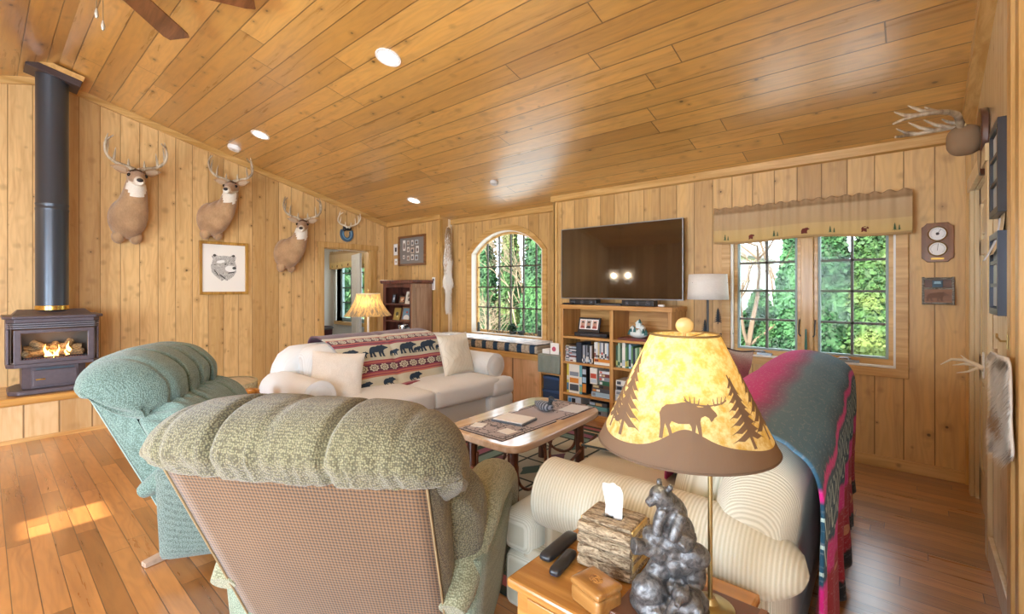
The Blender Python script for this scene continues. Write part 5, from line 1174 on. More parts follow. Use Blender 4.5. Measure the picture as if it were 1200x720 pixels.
# window sill: little dark ornaments
IRON=plain('39403c',.6,name='dark_iron')
pp=thing('cactus_pot','dark prickly plant in a bowl in the middle of the arched window sill','plant',(-4.22,4.865,.750))
MB().lathe([(0,0),(.04,0),(.055,.035),(.05,.04),(0,.035)],n=20).build('bowl',IRON,pp); mb=MB()
for _ in range(260):
    d=V((random.gauss(0,1),random.gauss(0,1),random.gauss(.3,1))).normalized(); c0=V((0,0,.085))+d*.03; mb.tube([c0,c0+d*random.uniform(.03,.06)],[.004,.0008],4,cap=False)
mb.ell((0,0,.085),(.045,.032,.05)); mb.build('leaves',plain('2f4a36',.7),pp)
b_=thing('small_bowl','dark small bowl right of the prickly plant on the arched sill','bowl',(-4.06,4.855,.750)); MB().lathe([(0,0),(.03,0),(.055,.04),(.058,.05),(.05,.05),(.028,.008),(0,.008)],n=24).build('body',IRON,b_)
put(tag(MB().lathe([(0,0),(.022,0),(.018,.09),(.02,.12),(.008,.14),(0,.14)],n=14).build('figurine',IRON),'dark upright figurine at the left end of the arched sill','figurine'),-4.90,4.865,.750)
put(tag(MB().box(-.03,.03,-.02,.02,0,.08).build('candle_holder',IRON,smooth=False,bevel=.004),'dark square candle holder at the right end of the arched sill','candle holder'),-3.74,4.865,.750)
mb=MB(); rnd=random.Random(3)
for k in range(30):
    x=-4.7+.95*k/29; mb.tube([(x,4.862+rnd.uniform(-.02,.02),.753),(x+rnd.uniform(-.05,.05),4.862+rnd.uniform(-.02,.02),.753+rnd.uniform(.02,.06)),(x+rnd.uniform(-.08,.08),4.86,.757+rnd.uniform(0,.04))],[.006,.005,.002],5)
tag(mb.build('driftwood_garland',plain('5a5a55',.8)),'grey twig garland lying along the arched window sill','garland')
# ---------------------------------------------------------------- corner cabinet
CAB=wood('cherry_cabinet',hx('7d4a3a'),hx('4a2822'),'z',rough=.3,coat=.4); CABL=wood('cherry_cabinet_side_sheen',hx('ab8a70'),hx('8a6850'),'z',rough=.22,coat=.7)  # side wood is lighter: its light reflection is painted into the colour
kb=thing('display_cabinet','dark cherry open display cabinet in the corner by the bedroom door','cabinet',(-6.0,4.20,0))
MB().box(-.38,-.35,0,.38,0,1.46).build('side_panel',CAB,kb,smooth=False,bevel=.003)
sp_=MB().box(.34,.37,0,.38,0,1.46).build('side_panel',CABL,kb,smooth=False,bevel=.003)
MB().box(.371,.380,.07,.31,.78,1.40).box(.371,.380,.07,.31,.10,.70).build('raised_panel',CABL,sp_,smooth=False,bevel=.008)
MB().box(-.35,.34,.36,.378,0,1.46).build('back_board',plain('5e3124',.5,name='dark_red_back'),kb,smooth=False)
MB().prism([(-.40,1.46),(.39,1.46),(.41,1.49),(.41,1.515),(-.42,1.515),(-.42,1.49)],-.03,.38,'y').build('cornice',CAB,kb,smooth=False,bevel=.004)
MB().box(-.35,.34,.0,.02,1.40,1.459).box(-.35,-.31,.0,.02,0,1.40).box(.31,.34,0,.02,0,1.40).build('face_frame',CAB,kb,smooth=False,bevel=.002)
for z in(.08,.62,.88,1.14): MB().box(-.35,.34,.0,.36,z-.012,z+.012).build('shelf',CAB,kb,smooth=False,bevel=.002)
def frame(label,x,y,z,w,h,fc,pc,dots,rx=R(-12),rz=0,fw=.018):
    t=thing('photo_frame',label,'photo frame',(x,y,z),rz,'photo frames in the display cabinet'); t.rotation_euler=(rx,0,rz)
    mb=MB(); ring_prism(mb,[(-w/2,0),(w/2,0),(w/2,h),(-w/2,h)],[(-w/2+fw,fw),(w/2-fw,fw),(w/2-fw,h-fw),(-w/2+fw,h-fw)],-.006,.012); mb.build('frame',plain(fc,.4),t,smooth=False)
    p=MB().box(-w/2+fw,w/2-fw,0,.006,fw,h-fw).build('photo',plain(pc,.4),t,smooth=False)
    for k,(dx,dz,r,c) in enumerate(dots): MB().prism([(dx*w+r*w*cos(a),dz*h+r*h*.8*sin(a)) for a in [i*pi/7 for i in range(14)]],-.002-.0006*k,-.0001,'y').build('picture_detail',plain(c,.5),p,smooth=False)
frame('small frame with a blue toned photo on the cabinet top shelf',-6.22,4.28,1.153,.10,.15,'3a2f2a','7d93a8',[(0,.5,.2,'d8dfe6')])
frame('low frame with a sunset toned photo on the cabinet top shelf',-6.01,4.29,1.153,.15,.12,'4a3f34','b8825a',[(0,.5,.2,'e6cda8'),(.2,.4,.12,'8a3a2a')])
frame('white matted frame with two figures on the cabinet top shelf',-5.82,4.27,1.153,.15,.19,'e6e0d2','d6cfc0',[(-.1,.65,.16,'8a7f70'),(.08,.35,.17,'3b3a3a')],fw=.02)
frame('narrow dark frame at the right edge of the cabinet top shelf',-5.70,4.33,1.153,.06,.17,'2c2622','cfc8ba',[])
frame('gold frame with a yellow toned photo on the cabinet second shelf',-6.14,4.28,.893,.16,.19,'b59655','b9a458',[(0,.5,.22,'5b5a48'),(.1,.3,.12,'e6d9a8')])
frame('wide brown frame with a lake photo on the cabinet second shelf',-5.88,4.27,.893,.24,.21,'8a5f3c','6f93a8',[(0,.2,.30,'e2e0d8'),(0,.62,.09,'c4503a')])
frame('pink toned frame at the right edge of the cabinet second shelf',-5.71,4.33,.893,.07,.15,'5c4a3c','c08a7a',[])
j=thing('silver_bowl','silver goblet shaped dish on the cabinet third shelf','dish',(-5.98,4.30,.633)); MB().lathe([(0,0),(.05,0),(.012,.02),(.012,.06),(.075,.10),(.085,.16),(.08,.19),(.075,.16),(.06,.11),(0,.09)],n=24).build('body',plain('c9ccd0',.15,.9,name='silver'),j)
j=thing('storage_jar','black and orange round jar on the cabinet third shelf','jar',(-5.78,4.28,.633)); MB().lathe([(0,0),(.07,0),(.078,.02),(.075,.12),(.055,.14),(0,.14)],n=24).build('body',plain('2a2a2e',.3),j); MB().lathe([(.078,.0),(.079,.055)],(0,0,.05),24).build('label_band',plain('d08a3c',.5),j); MB().lathe([(0,.14),(.058,.14),(.058,.165),(0,.17)],n=24).build('lid',plain('8c8f94',.3,.6),j)
put(tag(MB().ell((0,0,.04),(.05,.035,.045)).build('shell_ornament',plain('b9a27a',.5)),'rounded tan shell ornament on the cabinet third shelf','ornament'),-6.18,4.27,.636)
put(tag(MB().box(-.25,.25,0,.2,0,.1).build('cloth_stack',fabric('blue_white_cloth',hx('9aa7bd'),hx('4a5877'),60,kind='n'),bevel=.01),'folded blue cloth on the cabinet shelf behind the sofa','cloth'),-6.0,4.24,.501-.408)
# ---------------------------------------------------------------- hearth, stove and flue
hb=tag(MB().box(XL+.001,-6.075,-.6,.86,0,.335).build('hearth_platform',planks('hearth_pine','y','z',.232,.02,hx('e0bb88'),hx('c08d4d'),hx('eccb9a'),rough=.4,knots=.4),smooth=False),'knotty pine hearth platform under the gas stove','hearth')
MB().box(XL+.001,-6.045,-.62,.885,.335,.405).build('edge_board',wood('hearth_edge',hx('e3b062'),hx('b8803a'),'y',rough=.3,coat=.4),hb,smooth=False,bevel=.016)
MB().box(-6.075,-6.06,-.6,.86,0,.035).build('shoe_moulding',wood('hearth_shoe',hx('e3b878'),hx('c08a4a'),'y',rough=.4),hb,smooth=False)
IRN=NM('cast_iron_plum'); P=IRN.pos('obj'); IRN.set('color',IRN.mix(IRN.noise(P[0],30,3),hx('4f484e'),hx('6a6067'))); IRN.set('rough',.42); IRN.set('metal',.25); IRN=IRN.mat
DKI=plain('26242a',.5,.2,name='dark_iron_inside')
gs=thing('gas_stove','freestanding cast iron gas stove burning on the hearth','stove',(-6.44,.465,.406),R(-90))
# local: x to the left along the wall, +y into the room
MB().prism([(-.25,-.20),(.25,-.20),(.31,-.05),(.31,.24),(.25,.32),(-.25,.32),(-.31,.24),(-.31,-.05)],0,.045,'z').build('base',IRN,gs,smooth=False,bevel=.012)
MB().prism([(-.22,-.16),(.22,-.16),(.22,.20),(.16,.25),(-.16,.25),(-.22,.20)],.045,.25,'z').build('pedestal',IRN,gs,smooth=False,bevel=.006)
dr_=MB().box(-.15,.15,.252,.268,.07,.215).build('pedestal_door',IRN,gs,smooth=False,bevel=.004); MB().tube([(-.03+.10,.272,.13),(.10,.285,.133),(.13,.272,.13)],.006,8).build('handle',plain('c9a24a',.3,.9,name='polished_brass'),dr_); MB().box(-.13,.13,.268,.272,.222,.235).build('lever_plate',plain('4a5a68',.4,.5),dr_,smooth=False)
# firebox shell: open front
mb=MB(); oct_=[(-.32,-.17),(.32,-.17),(.32,.22),(.27,.285),(-.27,.285),(-.32,.22)]
mb.prism(oct_,.25,.285,'z').prism(oct_,.665,.70,'z').box(-.32,.32,-.17,-.14,.285,.665)
for s in(-1,1): mb.box(min(s*.32,s*.30),max(s*.32,s*.30),-.14,.19,.285,.665).box(min(s*.315,s*.30),max(s*.315,s*.30),.195,.225,.285,.60)
mb.build('firebox',IRN,gs,smooth=False,bevel=.004)
mb=MB(); ring_prism(mb,[(-.275,.285),(.275,.285),(.275,.60),(-.275,.60)],[(-.225,.325),(.225,.325),(.225,.565),(-.225,.565)],.268,.288); mb.build('door_frame',IRN,gs,smooth=False,bevel=.006)
mb=MB()
for k in range(3): mb.box(-.275,.275,.262,.276,.612+k*.019,.620+k*.019); [mb.add([(s*.275,.276,.612+k*.019),(s*.318,.225,.612+k*.019),(s*.318,.225,.620+k*.019),(s*.275,.276,.620+k*.019),(s*.27,.262,.612+k*.019),(s*.31,.215,.612+k*.019),(s*.31,.215,.62+k*.019),(s*.27,.262,.62+k*.019)],[(0,1,2,3),(7,6,5,4),(0,4,5,1),(3,2,6,7)]) for s in(-1,1)]
mb.build('louvre',plain('8b8890',.35,.5,name='louvre_metal'),gs,smooth=False)
MB().box(-.29,.29,.20,.255,.605,.665).build('louvre_shadow_box',DKI,gs,smooth=False)
MB().prism([(-.345,-.19),(.345,-.19),(.345,.24),(.285,.315),(-.285,.315),(-.345,.24)],.70,.728,'z').build('top_plate',IRN,gs,smooth=False,bevel=.008)
MB().add([(-.28,-.16,.728),(.28,-.16,.728),(.28,.16,.728),(-.28,.16,.728),(-.24,-.14,.775),(.24,-.14,.775),(.24,.0,.775),(-.24,.0,.775)],[(4,5,6,7),(0,1,5,4),(1,2,6,5),(2,3,7,6),(3,0,4,7)]).build('raised_lid',IRN,gs,smooth=False,bevel=.005)
MB().box(-.295,.295,-.13,-.11,.29,.66).box(-.295,-.285,-.11,.2,.29,.66).box(.285,.295,-.11,.2,.29,.66).box(-.285,.285,-.11,.25,.286,.30).box(-.285,.285,-.11,.2,.64,.66).build('liner',plain('6f6258',.6,.2,name='warm_liner'),gs,smooth=False)
LOG=barkm('ceramic_log',hx('c9aa7e'),hx('4d3a2a')); 
for pts,r in (([(-.19,.10,.345),(-.05,.09,.36),(.05,.1,.35)],.03),([(.20,.09,.345),(.08,.06,.36),(-.02,.02,.35)],.032),([(-.21,.0,.38),(-.05,-.02,.40),(.20,-.01,.385)],.04),([(.05,.06,.39),(.10,.03,.43),(.14,.0,.455)],.034),([(-.08,.05,.38),(-.11,.02,.43),(-.13,.0,.46)],.032),([(.17,.13,.34),(.20,.10,.37)],.032),([(-.18,.13,.34),(-.20,.1,.36)],.03),([(.0,.06,.40),(-.02,.0,.44)],.028)):
    MB().tube(pts,r,12).build('ceramic_log',LOG,gs)
mb=MB(); rnd=random.Random(5)
for _ in range(150): mb.ell((rnd.uniform(-.2,.2),rnd.uniform(.07,.2),.305+rnd.uniform(0,.015)),(.010,.010,.008),6,4)
mb.build('ember_bed',NM('embers',color=hx('3a2530'),rough=.8,emit=(1,.2,.08),estr=.25).mat,gs)
mb=MB()
for k in range(23): x=-.215+k*.0195; mb.box(x-.005,x+.005,.228,.238,.300,.330)
mb.box(-.225,.225,.226,.24,.328,.336).build('grate',DKI,gs,smooth=False)
FL=NM('gas_flame',color=(1,.6,.2),emit=(1,.55,.14),estr=7)
FL=FL.mat
def flame(x,y,z,h,w,l=0):
    P=[];rr=[]
    for i in range(14): f=i/13; P.append((x+l*f*f+.006*sin(f*9+x*40),y+.004*sin(f*7),z+h*f)); rr.append(max(.0008,w*(sin(pi*min(1,f*.9+.12))**.8)*(1-f)**.6))
    MB().tube(P,rr,10,sq=.6).build('flame',FL,gs)
for a in((.055,.12,.315,.13,.017,.01),(.035,.13,.31,.085,.020,0),(.0,.13,.31,.07,.018,-.005),(-.025,.12,.315,.12,.013,-.015),(-.105,.11,.33,.125,.022,.005),(-.085,.12,.32,.08,.016,0),(.02,.11,.31,.06,.02,0)): flame(*a)
GL2=MB().box(-.228,.228,.262,.265,.322,.568).build('glass_front',GLASS,gs,smooth=False)
point('fire_light',(-6.44+.14,.465,.406+.42),2.2,(1,.5,.18),.05)
PIPE=NM('flue_black'); P=PIPE.pos('obj'); PIPE.set('color',hx('4d535b')); PIPE.set('rough',.32); PIPE.set('metal',.55); PIPE=PIPE.mat
fp=thing('flue_pipe','black round flue pipe rising from the gas stove to the ceiling','flue pipe',(-6.48,.465,1.135))
ztop=ceil_z(.465)-1.135
MB().lathe([(.115,.05),(.121,.052),(.121,1.02),(.124,1.025),(.124,1.045),(.121,1.05),(.121,1.075),(.124,1.08),(.124,1.09),(.121,1.095),(.121,ztop-.05)],n=40).build('pipe',PIPE,fp)
MB().lathe([(0,.042),(.126,.042),(.126,.08),(.121,.085)],n=40).build('brass_collar',plain('d8b25a',.25,.9,name='brass_collar'),fp)
T_=M.Translation((0,0,ztop-.075))@M.Rotation(-math.atan(SL)*.98,4,'X')
MB().box(-.14,.14,-.19,.21,-.045,.02,T=T_).build('ceiling_plate',plain('4a3c3a',.45,.3,name='brown_ceiling_plate'),fp,smooth=False,bevel=.004)
MB().box(-.145,.145,-.195,.215,.02,.07,T=T_).build('plate_surround',TRIM,fp,smooth=False)
# ---------------------------------------------------------------- mounts
n=NM('deer_coat'); P=n.pos('obj'); g=n.noise(n.vec(n.m('MULTIPLY',P[1],1),n.m('MULTIPLY',P[2],1),n.m('MULTIPLY',P[3],.4)),70,4,.7); g2=n.noise(P[0],6,3)
n.set('color',n.mix(n.sstep(g2,.35,.65),n.mix(g,hx('8a6a4a'),hx('b8936a')),n.mix(g,hx('a07a52'),hx('c9a67c')))); n.set('rough',.9); n.set('sheen',.3); n.bump(g,.8,.006); COAT=n.mat
n=NM('deer_white'); P=n.pos('obj'); g=n.noise(P[0],90,3); n.set('color',n.mix(g,hx('d9cdb8'),hx('f3ede0'))); n.set('rough',.9); n.bump(g,.6,.004); WHT=n.mat
DCROWN=plain('5e4530',.9,name='deer_crown_dark'); EYE=plain('120d0a',.08,name='glass_eye'); NOSE=plain('2a2422',.35,name='deer_nose')
ANT=wood('antler_bone',hx('d8c8aa'),hx('6f563a'),'z',rough=.45,sc=.6); ANTT=plain('e2d4b8',.4,name='pale_antler')
def loft(mb,secs,n=28,mif=None,T=None):
    """secs: (centre, right, up, rx, ry)"""
    vs=[];fs=[];mi=[]
    for c,r,u,rx,ry in secs:
        c,r,u=V(c),V(r).normalized(),V(u).normalized()
        for k in range(n): t=2*pi*k/n; vs.append(c+r*cos(t)*rx+u*sin(t)*ry)
    b=len(mb.v); m=len(secs)
    for i in range(m-1):
        for k in range(n): fs.append((i*n+k,i*n+(k+1)%n,(i+1)*n+(k+1)%n,(i+1)*n+k))
    fs+=[tuple(range(n))[::-1],tuple(range((m-1)*n,m*n))]
    if T is not None: vs=[T@v for v in vs]
    for v in vs: mb.v.append(tuple(v))
    for f in fs:
        mb.f.append([b+i for i in f]); ce=sum((vs[i] for i in f),V())/len(f); mb.m.append(mif(ce,f[0]//n) if mif else 0); mb.uv.append([(0,0)]*len(f))
def resec(secs,k=5):
    out=[]
    C=spline([s[0] for s in secs],(len(secs)-1)*k+1,False); Rr=spline([s[1] for s in secs],len(C),False); U=spline([s[2] for s in secs],len(C),False); W=spline([(s[3],s[4],0) for s in secs],len(C),False)
    return [(C[i],Rr[i],U[i],W[i][0],W[i][1]) for i in range(len(C))]
def antlers(t,base,rot,s=1.0,name='antler',tip=0,mat=None,spread=1):
    for sg in(-1,1):
        B=V(base); mb=MB()
        main=[(.03,0,.0),(.09,-.02,.035),(.19,-.03,.07),(.27,.0,.13),(.30,.06,.21),(.285,.12,.28),(.23,.17,.33)]
        pts=[rot@V((sg*p[0]*spread*s,p[1]*s,p[2]*s))+B for p in main]; P=spline(pts,30,False)
        mb.tube(P,[.027*s*(1-.68*i/29) for i in range(30)],10)
        for f,d,l in((4,(.0,.15,1),.10),(11,(-.12,.1,1),.17),(16,(-.12,.1,1),.18),(21,(-.2,.15,1),.14)):
            a=P[f]; dd=(rot@V((sg*d[0],d[1],d[2]))).normalized(); cc=rot@V((0,.03*s,0))
            mb.tube([a,a+dd*l*s*.5+cc*.5,a+dd*l*s+cc*.2],[.017*s,.013*s,.004],8)
        mb.tube([P[0]-(P[1]-P[0]).normalized()*.012,P[0]+(P[1]-P[0]).normalized()*.012],.030*s,10)
        mb.build(name,mat or (ANT),t)
def deer(label,Yc,z0,turn,dx,s=1.0,neck=1.0,pitch=-12,bodyx=0):
    """local: x along wall to the left, y out from the wall, z up"""
    t=thing('deer_mount',label,'deer mount',(XL+.001,Yc,z0),R(-90),'deer mounts on the left wall'); t.scale=(s,s,s)
    X1,Y1,Z1=(1,0,0),(0,1,0),(0,0,1)
    hx_,hy,hz=dx,.36,.44*neck
    a=R(turn); f=V((sin(a),cos(a),0)); rt=V((cos(a),-sin(a),0))      # head forward and right
    secs=[((0,.0,.02),(1,0,0),(0,0,1),.17,.24),((0,.05,.02),(1,0,0),(0,0,1),.185,.26),((dx*.12,.14,.03),(1,0,0),(0,-.15,1),.19,.255),((dx*.32,.21,.09),(1,0,0),(0,-.55,1),.175,.225),((dx*.58,.25,.19),(1,0,.0),(0,-.8,1),.150,.185),((dx*.8,.26,.30),rt,(-f.x,-f.y,.6),.128,.155),((dx*.95,.26,.40),rt,(-f.x,-f.y,.25),.112,.132),((dx,.26,.49),rt,(-f.x,-f.y,.1),.088,.11),((dx,.26,.55),rt,(-f.x,-f.y,.1),.05,.07)]
    ss=resec(secs,4); c9=V((dx,.275,.45))
    def mif(ce,ring):
        d=ce-c9; 
        if d.dot(f)>.045 and -.19<d.z<.03 and abs(d.dot(rt))<.115-.35*max(0,-.05-d.z): return 1
        return 0
    mb=MB(); loft(mb,ss,30,mif)
    for s2 in(-1,1): mb.ell((s2*.085,.10,-.215),(.07,.09,.085),14,10,rot=M.Rotation(.2,3,'X'))
    b=mb.build('neck_and_shoulders',[COAT,WHT],t)
    # head
    H=V((dx,.30,.52)); K=1.42; dn=math.tan(R(pitch)); fw=(f+V((0,0,dn))).normalized(); up=rt.cross(fw)*1; up=V((0,0,1))-fw*fw.z; up.normalize()
    hs=[(H+(fw*l-up*d)*K,rt,up,a_*K,b_*K) for l,d,a_,b_ in((-.06,0,.045,.05),(-.02,0,.068,.072),(.05,.004,.064,.066),(.11,.014,.047,.052),(.17,.024,.036,.040),(.215,.028,.034,.036),(.235,.028,.022,.026))]
    def mh(ce,ring):
        d=(ce-H)/K; l=d.dot(fw)
        if l>.165: return 1
        if d.dot(up)<-.035: return 1
        if d.dot(up)>.045 and l<.07: return 2
        return 0
    mb=MB(); loft(mb,resec([tuple(tuple(x) if isinstance(x,V) else x for x in q) for q in hs],4),26,mh)
    hd=mb.build('head',[COAT,WHT,DCROWN],t)
    MB().ell(H+(fw*.232-up*.014)*K,(.034,.026,.024),14,8).build('nose',NOSE,hd)
    for s2 in(-1,1):
        e=H+(fw*.065+rt*s2*.058+up*.018)*K; MB().ell(e,(.021,.021,.022),12,8).build('eye',EYE,hd); 
        mb=MB(); mb.ell(e+up*.002-fw*.002,(.019,.019,.021),12,8); mb.build('eye_ring',WHT,hd) if False else None
        root=H+(-fw*.02+rt*s2*.05+up*.045)*K; d=(rt*s2*1.0+up*.22-fw*.05).normalized(); q=fw
        mb=MB()
        def ear(u,v):
            w=.052*sin(pi*min(1,v*.82+.14))**.8*(1-v**4*.8); return tuple(root+d*(.185*v)+up*((2*u-1)*w)+q*(.022*(1-(2*u-1)**2)*-1*(1-v)+.012))
        mb.grid(ear,10,14); mb.build('ear',COAT if s2>0 else COAT,hd,solid=.006)
        mb=MB(); mb.grid(lambda u,v:tuple(V(ear(.22+.56*u,.12+.70*v))+q*.006),8,10); mb.build('ear_lining',plain('b59a7c',.9,name='ear_lining'),hd,solid=.002)
    rot=M(((rt.x,f.x,0),(rt.y,f.y,0),(0,0,1)))@M.Rotation(R(8),3,'X')
    antlers(t,H+(up*.065-fw*.01)*K,rot,1.0)
    return t
deer('buck mount facing the room nearest the stove pipe',1.09,2.165,4,-.06,.90)
deer('buck mount turned to the right above the bear drawing',1.93,2.255,32,-.22,.82)
deer('buck mount turned to the right beside the bedroom door',2.86,1.865,30,-.20,.82)
# horseshoe mount with a small rack
hm=thing('antler_plaque','small antlers on a blue horseshoe shaped plaque above the bedroom door','antler mount',(XL+.001,3.83,2.26),R(-90))
def U(r0,r1,y0,y1,mb):
    o=[(r1*cos(R(a)),r1*1.15*sin(R(a))) for a in range(150,391,12)]; i=[(r0*cos(R(a)),r0*1.3*sin(R(a))) for a in range(150,391,12)][::-1]
    n_=len(o); vs=[(p[0],y0,p[1]) for p in o+i]+[(p[0],y1,p[1]) for p in o+i]; N2=2*n_; fs=[]
    for k in range(n_-1): fs+=[(k,k+1,N2-2-k,N2-1-k),(N2+k,N2+N2-1-k,N2+N2-2-k,N2+k+1),(k,N2+k,N2+k+1,k+1),(N2-1-k,N2-2-k,N2+N2-2-k,N2+N2-1-k)]
    fs+=[(0,N2-1,2*N2-1,N2),(n_-1,N2+n_-1,N2+n_,n_)]; mb.add(vs,fs); return mb
U(.050,.112,.002,.03,MB()).build('horseshoe',plain('3f5f78',.35,name='blue_plaque'),hm,smooth=False,bevel=.004)
U(.062,.082,.03,.034,MB()).build('painted_band',plain('6f9ab8',.4),hm,smooth=False)
MB().soft((0,.03,.085),(.14,.05,.07),.02,n=6).ell((.06,.05,.06),(.03,.03,.03),10,8).build('mount_block',BLK,hm)
antlers(hm,(0,.06,.10),M.Rotation(R(0),3,'X'),.62,mat=ANTT)
# ---------------------------------------------------------------- framed things
GOLD=wood('gold_oak_frame',hx('c99b4a'),hx('94682a'),'z',rough=.35,coat=.3)
bp=thing('bear_drawing','framed pencil drawing of a bear head between the stove and door','picture',(XL+.001,2.095,1.652),R(-90))
mb=MB(); ring_prism(mb,[(-.288,-.345),(.288,-.345),(.288,.345),(-.288,.345)],[(-.25,-.307),(.25,-.307),(.25,.307),(-.25,.307)],.0,.03); mb.build('frame',GOLD,bp,smooth=False,bevel=.004)
MB().box(-.252,.252,.001,.010,-.309,.309).build('mount',plain('efece2',.5,name='mount_board'),bp,smooth=False)
n=NM('pencil_fur'); P=n.pos('obj'); r=n.m('SQRT',n.m('ADD',n.m('MULTIPLY',P[1],P[1]),n.m('MULTIPLY',P[3],P[3]))); th=n.m('ARCTAN2',P[3],P[1]); g=n.noise(n.vec(n.m('MULTIPLY',th,26),n.m('MULTIPLY',r,22),0),1,3,.7); n.set('color',n.mix(n.sstep(g,.35,.62),hx('6d6b66'),hx('dad8d0'))); n.set('rough',.6); PEN=n.mat
hp=[(-.135,.12),(-.15,.17),(-.11,.20),(-.07,.175),(.0,.185),(.07,.175),(.11,.20),(.15,.165),(.135,.11),(.155,.03),(.15,-.05),(.12,-.11),(.08,-.15),(.04,-.18),(.0,-.165),(-.03,-.185),(-.07,-.15),(-.11,-.11),(-.15,-.06),(-.16,.03)]
dw_=MB(); dw_.add([(-p[0]*.95,.0112,p[1]*.9) for p in hp],[tuple(range(len(hp)))]); do=dw_.build('bear_head',PEN,bp,smooth=False)
PD=plain('4a4844',.7,name='pencil_dark'); PL=plain('efeee8',.7,name='pencil_light')
mb=MB()
def blob(x,z,a,b,y,rot=0): mb.add([(-(x+a*cos(t)*cos(rot)-b*sin(t)*sin(rot)),y,z+a*cos(t)*sin(rot)+b*sin(t)*cos(rot)) for t in [i*pi/8 for i in range(16)]],[tuple(range(16))])
blob(.075,-.005,.065,.042,.0124); blob(-.04,.085,.05,.02,.0124,.2); mb.build('bear_muzzle',PL,do,smooth=False)
mb=MB(); blob(.12,.005,.024,.018,.0136); blob(.015,.055,.014,.009,.0136); blob(.09,.065,.011,.007,.0136); blob(.085,-.055,.045,.008,.0136,.2); blob(-.11,.165,.018,.016,.0136); blob(.11,.165,.018,.016,.0136); blob(-.02,-.11,.05,.008,.0136,-.7); blob(-.09,-.06,.05,.006,.0136,-1.0); mb.build('bear_features',PD,do,smooth=False)
def wallframe(name,label,cat,x,z,w,h,frm,fw,depth,back,y=YB-.001):
    t=thing(name,label,cat,(x,y,z)); mb=MB(); ring_prism(mb,[(-w/2,-h/2),(w/2,-h/2),(w/2,h/2),(-w/2,h/2)],[(-w/2+fw,-h/2+fw),(w/2-fw,-h/2+fw),(w/2-fw,h/2-fw),(-w/2+fw,h/2-fw)],-depth,0); mb.build('frame',frm,t,smooth=False,bevel=.002)
    b=MB().box(-w/2+fw*.9,w/2-fw*.9,-depth*.5,-.001,-h/2+fw*.9,h/2-fw*.9).build('mount',back,t,smooth=False); return t,b
t,b=wallframe('collage_frame','wooden collage frame of eleven small photos left of the bay','picture',-6.15,2.003,.71,.49,wood('brown_frame',hx('9a6b42'),hx('6a4526'),'x',rough=.4),.035,.03,plain('857f78',.8,name='grey_mount'))
pcs=['e8e4dc','c9bfb0','dcd6cc','b7c0c4','e6e0d4','cbb9a6']
for k,(x,z,w,h) in enumerate([(-.20,.09,.07,.17),(-.09,.13,.06,.07),(.02,.12,.06,.09),(.13,.13,.09,.07),(-.09,.02,.06,.08),(.02,.0,.09,.09),(.15,.01,.07,.11),(-.09,-.12,.07,.08),(.02,-.11,.07,.09),(.13,-.12,.08,.09),(-.21,-.10,.05,.06)]):
    p=MB().box(x-w/2,x+w/2,-.017,-.015,z-h/2,z+h/2).build('photo',plain(pcs[k%6],.5),b,smooth=False); MB().prism([(x+.3*w*cos(a),z-.05*h+.32*h*sin(a)) for a in [i*pi/5 for i in range(10)]],-.0182,-.0171,'y').build('picture_detail',plain(['6d5a4c','8a6f5c','4f545c'][k%3],.6),p,smooth=False)
t,b=wallframe('photo_frame','small white matted frame left of the collage frame','photo frame',-6.60,2.04,.13,.20,plain('cbb089',.5),.008,.012,PAPER); MB().box(-.025,.025,-.0075,-.0061,-.035,.035).build('photo',DK,b,smooth=False)
t,b=wallframe('photo_frame','tiny pale frame hanging lowest left of the collage','photo frame',-6.59,1.835,.10,.11,plain('cbb089',.5),.006,.012,PAPER); MB().box(-.02,.02,-.0075,-.0061,-.015,.015).build('photo',plain('c9b8a0',.5),b,smooth=False)
t=thing('thermometer','white wall thermometer beside the bay corner','thermometer',(-5.60,YB-.002,1.46)); MB().box(-.03,.03,-.018,0,-.10,.10).build('body',PAPER,t,smooth=False,bevel=.004); MB().prism([(.02*cos(a),.06+.02*sin(a)) for a in [i*pi/8 for i in range(16)]],-.0195,-.0181,'y').build('dial',DK,t,smooth=False); MB().box(-.004,.004,-.0195,-.0181,-.08,.02).build('tube',DK,t,smooth=False)
t=thing('light_switch','cream light switch plate below the wall thermometer','switch',(-5.70,YB-.002,1.215)); MB().box(-.04,.04,-.006,0,-.06,.06).build('plate',plain('e9e2cf',.4),t,smooth=False,bevel=.003); MB().box(-.008,.008,-.016,-.006,-.012,.012).build('toggle',plain('e9e2cf',.4),t,smooth=False)
